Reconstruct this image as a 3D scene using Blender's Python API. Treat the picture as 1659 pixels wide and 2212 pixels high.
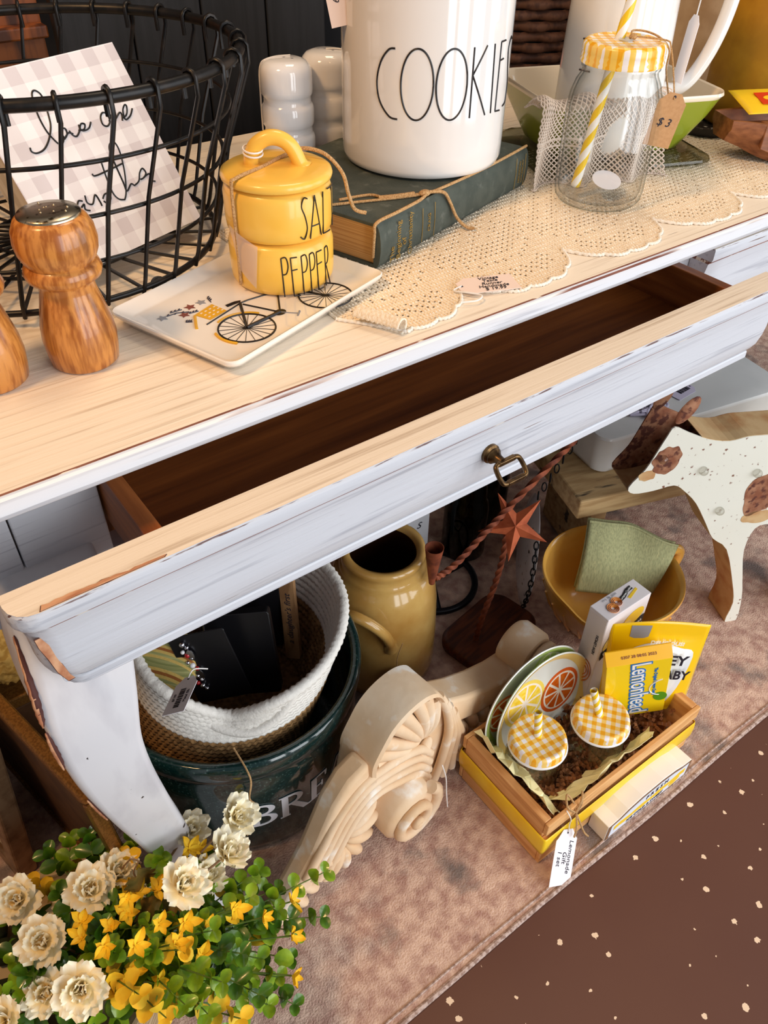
import bpy, bmesh, math, random
from mathutils import Vector, Matrix, noise
random.seed(7)
PI = math.pi
S = bpy.context.scene
COL = S.collection
for o in list(bpy.data.objects): bpy.data.objects.remove(o)
def V(*a): return Vector(a)
def rad(a): return a * PI / 180

# ---------------------------------------------------------------- camera
CAM_LOC = V(0, 0, 1.0)
yaw, pit, rol = 0.65075926, 0.7249886, 0.02153824
fw = V(math.sin(yaw) * math.cos(pit), math.cos(yaw) * math.cos(pit), -math.sin(pit))
rt = V(math.cos(yaw), -math.sin(yaw), 0)
up = rt.cross(fw)
cr, cu = rt * math.cos(rol) + up * math.sin(rol), up * math.cos(rol) - rt * math.sin(rol)
cd = bpy.data.cameras.new('camera'); cam = bpy.data.objects.new('camera', cd); COL.objects.link(cam)
cam.matrix_world = Matrix(((cr.x, cu.x, -fw.x, 0), (cr.y, cu.y, -fw.y, 0), (cr.z, cu.z, -fw.z, CAM_LOC.z), (0, 0, 0, 1)))
cd.sensor_fit = 'HORIZONTAL'; cd.sensor_width = 36; cd.lens = 1748.8 / 1659 * 36
cd.clip_start = 0.01; cd.clip_end = 50
S.camera = cam
# ---------------------------------------------------------------- world, windows, ceiling lamps, exposure
w = bpy.data.worlds.new('world'); S.world = w; w.use_nodes = True
bgn = w.node_tree.nodes['Background']; bgn.inputs[0].default_value = (0.92, 0.94, 1.0, 1); bgn.inputs[1].default_value = 0.13
def area(name, loc, target, sx, sy, power, col):
    l = bpy.data.lights.new(name, 'AREA'); l.shape = 'RECTANGLE'; l.size = sx; l.size_y = sy; l.energy = power; l.color = col
    o = bpy.data.objects.new(name, l); COL.objects.link(o); o.location = loc
    o.rotation_euler = (V(*target) - V(*loc)).to_track_quat('-Z', 'Y').to_euler(); return o
# shop window behind the viewer: panes divided by mullions
area('window_light', (0.16, -1.90, 1.10), (0.45, 0.5, 0.65), 0.45, 2.1, 13, (0.94, 0.97, 1.0))
area('window_light', (0.84, -1.80, 1.10), (0.60, 0.5, 0.65), 0.60, 2.1, 15, (0.94, 0.97, 1.0))
area('window_light', (1.70, -1.45, 1.10), (0.70, 0.5, 0.65), 0.80, 2.1, 17, (0.94, 0.97, 1.0))
area('window_light', (2.70, -0.75, 1.10), (0.80, 0.5, 0.65), 0.80, 2.1, 11, (0.95, 0.97, 1.0))
area('ceiling_lamp', (-0.55, 0.45, 1.95), (0.1, 0.5, 0.6), 0.25, 0.25, 8.5, (1.0, 0.58, 0.25))
area('ceiling_lamp', (0.9, 0.9, 2.7), (0.7, 0.5, 0.6), 0.6, 0.6, 9, (1.0, 0.80, 0.58))
vs = S.view_settings
vs.view_transform = 'Standard'; vs.look = 'None'; vs.gamma = 1.0; vs.use_curve_mapping = False; vs.exposure = 0.5

# ---------------------------------------------------------------- materials
def lin(c):
    return tuple(((x / 255) / 12.92 if x / 255 <= 0.04045 else (((x / 255) + 0.055) / 1.055) ** 2.4) for x in c)
MATS = {}
def mat(name, c, rough=0.5, metal=0.0, c2=None, scale=20, stretch=(1, 1, 1), lo=0.42, hi=0.6, bump=0.0, bscale=None, coat=0.0,
        trans=0.0, ior=1.45, detail=4, c3=None, scale3=30, lo3=0.62, hi3=0.66, stretch3=None, sheen=0.0, alpha=1.0, sss=0.0, spec=0.5, emit=None):
    if name in MATS: return MATS[name]
    m = bpy.data.materials.new(name); m.use_nodes = True; nt = m.node_tree; N = nt.nodes; L = nt.links
    b = N['Principled BSDF']
    b.inputs['Base Color'].default_value = (*lin(c), 1); b.inputs['Roughness'].default_value = rough; b.inputs['Metallic'].default_value = metal
    b.inputs['Coat Weight'].default_value = coat; b.inputs['Coat Roughness'].default_value = 0.06
    b.inputs['Transmission Weight'].default_value = trans; b.inputs['IOR'].default_value = ior
    b.inputs['Sheen Weight'].default_value = sheen; b.inputs['Alpha'].default_value = alpha; b.inputs['Specular IOR Level'].default_value = spec
    if sss: b.inputs['Subsurface Weight'].default_value = sss; b.inputs['Subsurface Radius'].default_value = (0.01, 0.008, 0.004)
    if emit: b.inputs['Emission Color'].default_value = (*lin(emit[0]), 1); b.inputs['Emission Strength'].default_value = emit[1]
    tc = N.new('ShaderNodeTexCoord')
    def nz(sc, st, det):
        mp = N.new('ShaderNodeMapping'); mp.inputs['Scale'].default_value = tuple(x * sc for x in st); L.new(tc.outputs['Object'], mp.inputs[0])
        n = N.new('ShaderNodeTexNoise'); n.inputs['Scale'].default_value = 1.0; n.inputs['Detail'].default_value = det; L.new(mp.outputs[0], n.inputs[0]); return n
    def mix(a, bcol, n, l_, h_):
        r = N.new('ShaderNodeMapRange'); r.inputs[1].default_value = l_; r.inputs[2].default_value = h_; L.new(n.outputs[0], r.inputs[0])
        x = N.new('ShaderNodeMix'); x.data_type = 'RGBA'; L.new(r.outputs[0], x.inputs[0])
        if isinstance(a, tuple): x.inputs[6].default_value = (*lin(a), 1)
        else: L.new(a, x.inputs[6])
        x.inputs[7].default_value = (*lin(bcol), 1); return x.outputs[2]
    out = None; n = None
    if c2: n = nz(scale, stretch, detail); out = mix(c, c2, n, lo, hi)
    if c3: n3 = nz(scale3, stretch3 or stretch, detail); out = mix(out if out else c, c3, n3, lo3, hi3)
    if out: L.new(out, b.inputs['Base Color'])
    if bump:
        nb = nz(bscale or scale, stretch, detail); bp = N.new('ShaderNodeBump'); bp.inputs['Strength'].default_value = bump; bp.inputs['Distance'].default_value = 0.002
        L.new(nb.outputs[0], bp.inputs['Height']); L.new(bp.outputs[0], b.inputs['Normal'])
    MATS[name] = m; return m
def gingham(name, base, mid, full, size, rough=0.4, ang=0.0, metal=0.0):
    m = bpy.data.materials.new(name); m.use_nodes = True; nt = m.node_tree; N = nt.nodes; L = nt.links; b = N['Principled BSDF']
    b.inputs['Roughness'].default_value = rough; b.inputs['Metallic'].default_value = metal
    tc = N.new('ShaderNodeTexCoord'); mp = N.new('ShaderNodeMapping'); mp.inputs['Scale'].default_value = (1 / size,) * 3; mp.inputs['Rotation'].default_value = (0, 0, ang)
    L.new(tc.outputs['Object'], mp.inputs[0]); sx = N.new('ShaderNodeSeparateXYZ'); L.new(mp.outputs[0], sx.inputs[0])
    def st(o):
        f = N.new('ShaderNodeMath'); f.operation = 'FRACT'; L.new(o, f.inputs[0])
        g = N.new('ShaderNodeMath'); g.operation = 'GREATER_THAN'; g.inputs[1].default_value = 0.5; L.new(f.outputs[0], g.inputs[0]); return g.outputs[0]
    a, c = st(sx.outputs[0]), st(sx.outputs[1])
    ad = N.new('ShaderNodeMath'); ad.operation = 'ADD'; L.new(a, ad.inputs[0]); L.new(c, ad.inputs[1])
    h = N.new('ShaderNodeMath'); h.operation = 'MULTIPLY'; h.inputs[1].default_value = 0.5; L.new(ad.outputs[0], h.inputs[0])
    r = N.new('ShaderNodeValToRGB'); r.color_ramp.interpolation = 'CONSTANT'; L.new(h.outputs[0], r.inputs[0])
    e = r.color_ramp.elements; e[0].position = 0; e[0].color = (*lin(base), 1); e[1].position = 0.3; e[1].color = (*lin(mid), 1)
    q = e.new(0.8); q.color = (*lin(full), 1)
    L.new(r.outputs[0], b.inputs['Base Color']); return m
def specks(name, base, c2, spot, scale=60, thr=0.09, rough=0.4, coat=0.0, c2scale=3, thr2=None, dims='3D'):
    """a ground colour with small irregular spots (voronoi)"""
    m = bpy.data.materials.new(name); m.use_nodes = True; nt = m.node_tree; N = nt.nodes; L = nt.links; b = N['Principled BSDF']
    b.inputs['Roughness'].default_value = rough; b.inputs['Coat Weight'].default_value = coat
    tc = N.new('ShaderNodeTexCoord')
    no = N.new('ShaderNodeTexNoise'); no.inputs['Scale'].default_value = c2scale; no.inputs['Detail'].default_value = 6; L.new(tc.outputs['Object'], no.inputs[0])
    x = N.new('ShaderNodeMix'); x.data_type = 'RGBA'; L.new(no.outputs[0], x.inputs[0]); x.inputs[6].default_value = (*lin(base), 1); x.inputs[7].default_value = (*lin(c2), 1)
    d = N.new('ShaderNodeTexNoise'); d.inputs['Scale'].default_value = scale * 9; L.new(tc.outputs['Object'], d.inputs[0])
    ma = N.new('ShaderNodeMix'); ma.data_type = 'RGBA'; ma.inputs[0].default_value = 0.006; L.new(tc.outputs['Object'], ma.inputs[6]); L.new(d.outputs[1], ma.inputs[7])
    v = N.new('ShaderNodeTexVoronoi'); v.inputs['Scale'].default_value = scale; v.voronoi_dimensions = dims; L.new(ma.outputs[2], v.inputs[0])
    sp = N.new('ShaderNodeSeparateColor'); L.new(v.outputs['Color'], sp.inputs[0])
    sz = N.new('ShaderNodeMath'); sz.operation = 'MULTIPLY_ADD'; sz.inputs[1].default_value = thr * 1.5; sz.inputs[2].default_value = -thr * 0.5; L.new(sp.outputs[0], sz.inputs[0])
    lt = N.new('ShaderNodeMath'); lt.operation = 'LESS_THAN'; L.new(v.outputs['Distance'], lt.inputs[0]); L.new(sz.outputs[0], lt.inputs[1])
    y = N.new('ShaderNodeMix'); y.data_type = 'RGBA'; L.new(lt.outputs[0], y.inputs[0]); L.new(x.outputs[2], y.inputs[6]); y.inputs[7].default_value = (*lin(spot), 1)
    L.new(y.outputs[2], b.inputs['Base Color']); MATS[name] = m; return m

def thin_glass(name, tint, body=0.10, rough=0.02):
    """thin-walled glass: clear film with a fresnel sheen and a little body tint at grazing angles"""
    m = bpy.data.materials.new(name); m.use_nodes = True; nt = m.node_tree; N = nt.nodes; L = nt.links; N.remove(N['Principled BSDF'])
    tr_ = N.new('ShaderNodeBsdfTransparent'); gl_ = N.new('ShaderNodeBsdfGlossy'); gl_.inputs['Roughness'].default_value = rough
    lw = N.new('ShaderNodeLayerWeight'); lw.inputs[0].default_value = 0.5
    r = N.new('ShaderNodeValToRGB'); L.new(lw.outputs['Facing'], r.inputs[0]); e = r.color_ramp.elements
    e[0].position = 0.0; e[0].color = (*[1 - (1 - c) * body for c in lin(tint)], 1); e[1].position = 1.0; e[1].color = (*lin(tint), 1); q = e.new(0.72); q.color = (*[1 - (1 - c) * body * 1.6 for c in lin(tint)], 1)
    L.new(r.outputs[0], tr_.inputs[0])
    pw = N.new('ShaderNodeMath'); pw.operation = 'POWER'; pw.inputs[1].default_value = 4.0; L.new(lw.outputs['Facing'], pw.inputs[0]); fr = N.new('ShaderNodeMath'); fr.operation = 'MULTIPLY_ADD'; fr.inputs[1].default_value = 0.55; fr.inputs[2].default_value = 0.045; L.new(pw.outputs[0], fr.inputs[0]); mx = N.new('ShaderNodeMixShader'); L.new(fr.outputs[0], mx.inputs[0]); L.new(tr_.outputs[0], mx.inputs[1]); L.new(gl_.outputs[0], mx.inputs[2])
    L.new(mx.outputs[0], N['Material Output'].inputs[0]); MATS[name] = m; return m

# ---------------------------------------------------------------- mesh helpers
def spl(P, n=8, closed=False):
    P = [Vector(p) for p in P]; out = []; k = len(P)
    for i in range(k if closed else k - 1):
        if closed: a, b, c, d = P[(i - 1) % k], P[i], P[(i + 1) % k], P[(i + 2) % k]
        else: a, b, c, d = P[max(i - 1, 0)], P[i], P[i + 1], P[min(i + 2, k - 1)]
        for j in range(n):
            t = j / n
            out.append(0.5 * ((2 * b) + (c - a) * t + (2 * a - 5 * b + 4 * c - d) * t * t + (3 * b - 3 * c + d - a) * t ** 3))
    if not closed: out.append(P[-1].copy())
    return out
class MB:
    def __init__(s): s.v = []; s.f = []; s.m = []
    def add(s, vs_, fs, mi=0):
        k = len(s.v); s.v += [Vector(v) for v in vs_]
        for f in fs: s.f.append(tuple(i + k for i in f)); s.m.append(mi)
        return s
    def box(s, x0, x1, y0, y1, z0, z1, mi=0):
        return s.add([(x, y, z) for z in (z0, z1) for y in (y0, y1) for x in (x0, x1)],
                     [(0, 2, 3, 1), (4, 5, 7, 6), (0, 1, 5, 4), (2, 6, 7, 3), (0, 4, 6, 2), (1, 3, 7, 5)], mi)
    def bar(s, a, b, wx, wz, upv=(0, 0, 1), mi=0):
        a, b = Vector(a), Vector(b); d = (b - a).normalized(); u = Vector(upv); x = d.cross(u)
        if x.length < 1e-5: x = d.cross(V(1, 0, 0))
        x.normalize(); u = x.cross(d)
        return s.add([p + x * i * wx / 2 + u * j * wz / 2 for p in (a, b) for j in (-1, 1) for i in (-1, 1)],
                     [(0, 2, 3, 1), (4, 5, 7, 6), (0, 1, 5, 4), (2, 6, 7, 3), (0, 4, 6, 2), (1, 3, 7, 5)], mi)
    def rings(s, R, closed=True, caps=True, loop=False, mi=0):
        k = len(s.v); n = len(R[0]); m = len(R)
        for r in R: s.v += [Vector(p) for p in r]
        for i in range(m if loop else m - 1):
            a, b = k + i * n, k + ((i + 1) % m) * n
            for j in range(n if closed else n - 1):
                q = (j + 1) % n; s.f.append((a + j, a + q, b + q, b + j)); s.m.append(mi)
        if caps and closed and not loop:
            s.f.append(tuple(k + j for j in reversed(range(n)))); s.m.append(mi)
            s.f.append(tuple(k + (m - 1) * n + j for j in range(n))); s.m.append(mi)
        return s
    def lathe(s, prof, n=40, c=(0, 0, 0), caps=True, mi=0, a0=0, a1=2 * PI, sx=1, sy=1):
        c = Vector(c)
        return s.rings([[c + V(max(r, 1e-5) * math.cos(2 * PI * j / n) * sx, max(r, 1e-5) * math.sin(2 * PI * j / n) * sy, z) for j in range(n)] for r, z in prof], caps=caps, mi=mi)
    def tube(s, P, r, n=8, closed=False, mi=0, sq=1.0):
        P = [Vector(p) for p in P]; k = len(P)
        if k < 2: return s
        T = []
        for i in range(k):
            a, b = (P[(i - 1) % k], P[(i + 1) % k]) if closed else (P[max(i - 1, 0)], P[min(i + 1, k - 1)])
            d = b - a
            T.append(d.normalized() if d.length > 1e-9 else V(0, 0, 1))
        u = T[0].orthogonal().normalized(); R = []
        for i in range(k):
            u = (u - T[i] * u.dot(T[i]))
            if u.length < 1e-6: u = T[i].orthogonal()
            u.normalize(); w_ = T[i].cross(u); rr = r[i] if isinstance(r, (list, tuple)) else r
            R.append([P[i] + (u * math.cos(2 * PI * j / n) + w_ * math.sin(2 * PI * j / n) * sq) * rr for j in range(n)])
        return s.rings(R, loop=closed, mi=mi)
    def prism(s, pts, z0, z1, M=None, mi=0):
        n = len(pts); M = M or Matrix()
        vs_ = [M @ V(p[0], p[1], z) for z in (z0, z1) for p in pts]
        ar = sum(pts[i][0] * pts[(i + 1) % n][1] - pts[(i + 1) % n][0] * pts[i][1] for i in range(n))
        o = list(range(n)) if ar > 0 else list(reversed(range(n)))
        return s.add(vs_, [tuple(reversed(o)), tuple(i + n for i in o)] + [(o[i], o[(i + 1) % n], o[(i + 1) % n] + n, o[i] + n) for i in range(n)], mi)
    def grid(s, fn, nu, nv, thick=0.0, mi=0):
        k = len(s.v); Vt = [[Vector(fn(i / nu, j / nv)) for i in range(nu + 1)] for j in range(nv + 1)]
        for row in Vt: s.v += row
        q = nu + 1
        for j in range(nv):
            for i in range(nu): s.f.append((k + j * q + i, k + j * q + i + 1, k + (j + 1) * q + i + 1, k + (j + 1) * q + i)); s.m.append(mi)
        return s
    def sphere(s, c, r, n=12, m=8, sc=(1, 1, 1), M=None, mi=0):
        M = M or Matrix(); c = Vector(c)
        return s.rings([[c + (M @ V(r * sc[0] * max(math.sin(PI * i / m), 1e-3) * math.cos(2 * PI * j / n), r * sc[1] * max(math.sin(PI * i / m), 1e-3) * math.sin(2 * PI * j / n), -r * sc[2] * math.cos(PI * i / m))) for j in range(n)] for i in range(m + 1)], mi=mi)
    def mesh(s, name, mats, smooth=35):
        me = bpy.data.meshes.new(name); me.from_pydata([tuple(v) for v in s.v], [], s.f)
        for m in (mats if isinstance(mats, (list, tuple)) else [mats]): me.materials.append(m)
        if any(s.m): me.polygons.foreach_set('material_index', s.m)
        me.update()
        if smooth:
            me.polygons.foreach_set('use_smooth', [True] * len(me.polygons)); me.set_sharp_from_angle(angle=rad(smooth))
        return me
    def build(s, name, mats, parent=None, smooth=35, bevel=0, world=False, M=None, seg=2, solid=0, sub=0):
        if world and parent is not None:
            inv = parent_inv(parent); s.v = [inv @ v for v in s.v]
        o = bpy.data.objects.new(name, s.mesh(name, mats, smooth)); COL.objects.link(o); o.parent = parent
        if M is not None: o.matrix_local = M
        if solid: a = o.modifiers.new('solid', 'SOLIDIFY'); a.thickness = solid; a.offset = 0
        if sub: a = o.modifiers.new('sub', 'SUBSURF'); a.levels = sub; a.render_levels = sub
        if bevel: a = o.modifiers.new('bevel', 'BEVEL'); a.width = bevel; a.segments = seg; a.limit_method = 'ANGLE'; a.angle_limit = rad(40); a.harden_normals = False
        return o
def local_m(o): return o.matrix_local if o.parent is None else o.matrix_local
def parent_inv(p):
    m = Matrix()
    while p is not None:
        loc, rot = p.location, p.rotation_euler.to_matrix().to_4x4() if p.rotation_mode != 'QUATERNION' else p.rotation_quaternion.to_matrix().to_4x4()
        pm = Matrix.Translation(loc) @ rot
        m = pm @ m; p = p.parent
    return m.inverted()
def tag(o, label, cat, group=None, kind=None):
    o['label'] = label; o['category'] = cat
    if group: o['group'] = group
    if kind: o['kind'] = kind
    return o
def thing(name, label, cat, loc=(0, 0, 0), rz=0.0, group=None):
    o = bpy.data.objects.new(name, None); COL.objects.link(o); o.location = loc; o.rotation_euler = (0, 0, rz); o.empty_display_size = 0.02
    return tag(o, label, cat, group)
def dup(root, loc=None, rz=None):
    r = root.copy(); COL.objects.link(r)
    if loc is not None: r.location = loc
    if rz is not None: r.rotation_euler = (0, 0, rz)
    for ch in list(root.children):
        c = ch.copy(); COL.objects.link(c); c.parent = r
        for g in list(ch.children): d = g.copy(); COL.objects.link(d); d.parent = c
    return r
def struct(o): o['kind'] = 'structure'; return o
def frame(o, u, w_):
    u = Vector(u).normalized(); w_ = Vector(w_); w_ = (w_ - u * w_.dot(u)).normalized(); n = u.cross(w_); o = Vector(o)
    return Matrix(((u.x, w_.x, n.x, o.x), (u.y, w_.y, n.y, o.y), (u.z, w_.z, n.z, o.z), (0, 0, 0, 1)))
def text(name, body, size, m, parent, M, extrude=0.00015, align='CENTER', shear=0.0, sx=1.0, space=1.0, bold=0.0, world=True, line=1.0):
    cu_ = bpy.data.curves.new('t', 'FONT'); cu_.body = body; cu_.size = size; cu_.extrude = extrude; cu_.align_x = align; cu_.align_y = 'CENTER'
    cu_.shear = shear; cu_.space_character = space; cu_.offset = bold; cu_.resolution_u = 3; cu_.space_line = line
    t = bpy.data.objects.new('t', cu_); COL.objects.link(t); dg = bpy.context.evaluated_depsgraph_get(); dg.update()
    me = bpy.data.meshes.new_from_object(t.evaluated_get(dg)); bpy.data.objects.remove(t); bpy.data.curves.remove(cu_)
    mm = (parent_inv(parent) @ M) if (world and parent is not None) else M
    for v in me.vertices: v.co = mm @ V(v.co.x * sx, v.co.y, v.co.z)
    me.materials.clear(); me.materials.append(m); me.name = name
    o = bpy.data.objects.new(name, me); COL.objects.link(o); o.parent = parent; return o
def rrect(wd, ht, r, n=5, cx=0, cy=0):
    out = []
    for sx, sy, a in ((1, 1, 0), (-1, 1, PI / 2), (-1, -1, PI), (1, -1, 3 * PI / 2)):
        for i in range(n + 1):
            t = a + PI / 2 * i / n; out.append((cx + sx * (wd / 2 - r) + r * math.cos(t), cy + sy * (ht / 2 - r) + r * math.sin(t)))
    return out
def cylp(c, r, deg, z, off=0.0): t = rad(deg); return V(c[0] + (r + off) * math.cos(t), c[1] + (r + off) * math.sin(t), z)
def price_tag(name, label, M, wd, ht, paper, ink=None, lines='', size=0.006, string=None, clip=0.3, group=None, lettering_shift=(0, 0), parent=None, extra=None, line=0.9, sm=None):
    """hang tag in the plane of M (x = long axis, hole end at -x)"""
    pts = [(wd / 2, -ht / 2), (wd / 2, ht / 2), (-wd / 2 + clip * ht, ht / 2), (-wd / 2 + clip * ht * 0.8, ht * 0.42), (-wd / 2, ht * 0.22), (-wd / 2, -ht * 0.22), (-wd / 2 + clip * ht * 0.8, -ht * 0.42), (-wd / 2 + clip * ht, -ht / 2)]
    root = thing(name, label, 'price tag', M.translation, 0, group) if parent is None else parent
    mb = MB(); mb.prism(pts, -0.00025, 0.00025, M); mb.build('tag_card', paper, root, 0, world=True)
    h = MB(); h.lathe([(0.0008, 0), (0.0014, 0.0002), (0.0008, 0.0006)], 10); h.v = [M @ (v + V(-wd / 2 + ht * 0.12, 0, 0.0002)) for v in h.v]; h.build('eyelet', MATS['ink'], root, world=True)
    if lines: text('lettering', lines, size, ink or MATS['ink'], root, M @ Matrix.Translation((lettering_shift[0], lettering_shift[1], 0.0004)), shear=0.25, line=line)
    if extra: extra(root, M)
    if string:
        t = MB(); t.tube(spl(string, 6), 0.0007, 6); t.build('string', sm or MATS['string_white'], root, world=True)
    return root
mat('ink', (28, 24, 40), 0.6); mat('string_white', (238, 234, 230), 0.8); mat('jute', (208, 168, 118), 0.95, c2=(176, 134, 86), scale=900, bump=0.6)
mat('paper_white', (240, 236, 240), 0.8); mat('paper_cream', (240, 218, 206), 0.8); mat('kraft', (200, 154, 108), 0.9, c2=(192, 146, 100), scale=300)
mat('black', (18, 18, 20), 0.5)
def barcode(wd, ht, cx, cy):
    def fn(root, M):
        rnd = random.Random(3); b = MB(); x = cx - wd / 2
        while x < cx + wd / 2:
            q = rnd.choice((0.0006, 0.001, 0.0018)); b.prism([(x, cy - ht / 2), (x + q, cy - ht / 2), (x + q, cy + ht / 2), (x, cy + ht / 2)], 0.0003, 0.0005, M); x += q + rnd.choice((0.0005, 0.0009))
        b.build('barcode', MATS['ink'], root, 0, world=True)
    return fn
# ================================================================ setting
T = 0.70
specks('floor_paint', (84, 46, 34), (100, 62, 42), (236, 208, 178), 27, 0.11, 0.5, 0.0, 4, dims='2D')
struct(MB().grid(lambda u, v: (-2 + 6 * u, -2.5 + 5.5 * v, 0), 6, 6).build('floor', MATS['floor_paint'], smooth=0))
mat('wall_dark', (30, 24, 20), 0.9, c2=(20, 16, 14), scale=8)
struct(MB().box(-2, 4, 2.6, 2.7, 0, 3).build('wall_back', MATS['wall_dark'], smooth=0))
# ---- rug
mat('rug', (226, 194, 174), 1.0, c2=(182, 144, 130), scale=70, lo=0.36, hi=0.66, detail=10, c3=(136, 122, 116), scale3=12, lo3=0.54, hi3=0.66, bump=0.9, bscale=420, spec=0.1)
mat('rug_edge', (196, 174, 164), 0.95, c2=(150, 124, 112), scale=240, bump=0.5, spec=0.1)
rug = thing('area_rug', 'faded pink and grey patterned rug under the white table', 'rug', (0.8, 0.7, 0))
rb = MB(); rb.grid(lambda u, v: (-0.5 + 2.6 * u, 0.2135 + 1.3 * v, 0.0045 + 0.0006 * noise.noise(V(u * 60, v * 40, 0))), 130, 60); rb.build('rug_pile', MATS['rug'], rug, world=True)
eb = MB(); eb.tube([(-0.5 + 2.6 * i / 40, 0.2125 + 0.0012 * math.sin(i), 0.003) for i in range(41)], 0.0034, 8); eb.build('binding', MATS['rug_edge'], rug, world=True)
eb = MB(); eb.tube([(-0.5 + 2.6 * i / 40, 0.2215 + 0.0008 * math.sin(i * 1.7), 0.0048) for i in range(41)], 0.0016, 6); eb.build('edge_cord', MATS['rug_edge'], rug, world=True)

# ================================================================ console table
def paint(name, base, streak, edge=None, sc=1.0):
    return mat(name, base, 0.42, c2=streak, scale=sc, stretch=(7, 240, 240), lo=0.56, hi=0.70, detail=5, c3=(120, 96, 84), scale3=sc, stretch3=(12, 330, 330), lo3=0.715, hi3=0.74, bump=0.25, bscale=1)
P_TOP_LIT = paint('white_paint_warm_lit', (236, 222, 202), (206, 188, 166))  # same white paint, with the warm overhead light put into its cream colour
P_WHT = paint('white_paint', (208, 210, 216), (178, 180, 188))
mat('leg_paint', (216, 215, 218), 0.42, c2=(194, 192, 197), scale=40, stretch=(1, 1, 0.3), lo=0.5, hi=0.8, c3=(60, 54, 58), scale3=150, stretch3=(1, 1, 0.5), lo3=0.73, hi3=0.75)
mat('worn_brown', (112, 62, 46), 0.6, c2=(150, 100, 80), scale=1, stretch=(30, 300, 300), lo=0.4, hi=0.7, c3=(236, 222, 202), scale3=1, stretch3=(26, 160, 160), lo3=0.60, hi3=0.63)
mat('worn_dash', (112, 62, 46), 0.6, c2=(140, 92, 74), scale=1, stretch=(30, 300, 300), lo=0.4, hi=0.7, c3=(232, 228, 226), scale3=1, stretch3=(3, 20, 20), lo3=0.46, hi3=0.50)
mat('worn_scuff', (208, 208, 212), 0.5, c2=(110, 84, 80), scale=1, stretch=(40, 500, 500), lo=0.52, hi=0.60, detail=8)
mat('bare_wood', (206, 156, 118), 0.6, c2=(170, 110, 76), scale=1, stretch=(30, 200, 60))
mat('bare_edge', (78, 40, 34), 0.7)
mat('drawer_wood', (150, 84, 34), 0.42, c2=(96, 46, 16), scale=1, stretch=(6, 120, 120), lo=0.3, hi=0.75, detail=6)
mat('drawer_side_wood', (176, 104, 52), 0.4, c2=(120, 62, 26), scale=1, stretch=(90, 8, 120), lo=0.35, hi=0.7, detail=6)
mat('brass', (112, 86, 54), 0.32, 0.9, c2=(60, 44, 30), scale=120, lo=0.4, hi=0.65)
tab = thing('console_table', 'white distressed console table with its left drawer pulled open', 'table', (0.79, 0.65, 0))
X0, X1 = -0.03, 1.61
# top with moulded front edge: profile in (y, z), material index per segment
prof = [(0.900, 0.683), (0.900, 0.700), (0.4075, 0.700), (0.4060, 0.6996), (0.4048, 0.6989), (0.4034, 0.6974), (0.4005, 0.6938), (0.3995, 0.6905), (0.4010, 0.6868), (0.4045, 0.6838), (0.408, 0.683)]
b = MB(); n = len(prof)
b.v = [V(x, y, z) for x in (X0, X1) for y, z in prof]
b.f = [(i, (i + 1) % n, (i + 1) % n + n, i + n) for i in range(n)] + [tuple(reversed(range(n))), tuple(range(n, 2 * n))]
b.m = [0, 0, 2, 1, 3, 1, 1, 1, 1, 1, 1, 1, 1]
b.f = [tuple(reversed(f)) for f in b.f]
b.build('tabletop', [P_TOP_LIT, P_WHT, MATS['worn_brown'], MATS['worn_dash']], tab, 30, world=True)
# front frame: stiles, rails, side and back aprons
b = MB().box(-0.008, 0.0403, 0.4748, 0.50, 0.545, 0.683); b.build('front_stile', P_WHT, tab, 0, bevel=0.0012, world=True)
b = MB().box(0.0415, 0.1040, 0.475, 0.50, 0.545, 0.683); b.build('front_stile', P_WHT, tab, 0, bevel=0.0012, world=True)
b = MB().box(0.730, 0.832, 0.4756, 0.50, 0.545, 0.683); b.build('front_stile', P_WHT, tab, 0, bevel=0.0012, world=True)
b = MB().box(1.49, 1.59, 0.475, 0.50, 0.545, 0.683); b.build('front_stile', P_WHT, tab, 0, bevel=0.0012, world=True)
b = MB().box(-0.008, 1.59, 0.4762, 0.50, 0.535, 0.562); b.build('front_rail', P_WHT, tab, 0, world=True)
b = MB().box(-0.008, 0.014, 0.50, 0.885, 0.545, 0.683); b.build('side_apron', P_WHT, tab, 0, world=True)
b = MB().box(1.568, 1.59, 0.50, 0.885, 0.545, 0.683); b.build('side_apron', P_WHT, tab, 0, world=True)
b = MB().box(-0.008, 1.59, 0.865, 0.887, 0.545, 0.683); b.build('back_apron', P_WHT, tab, 0, world=True)
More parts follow.
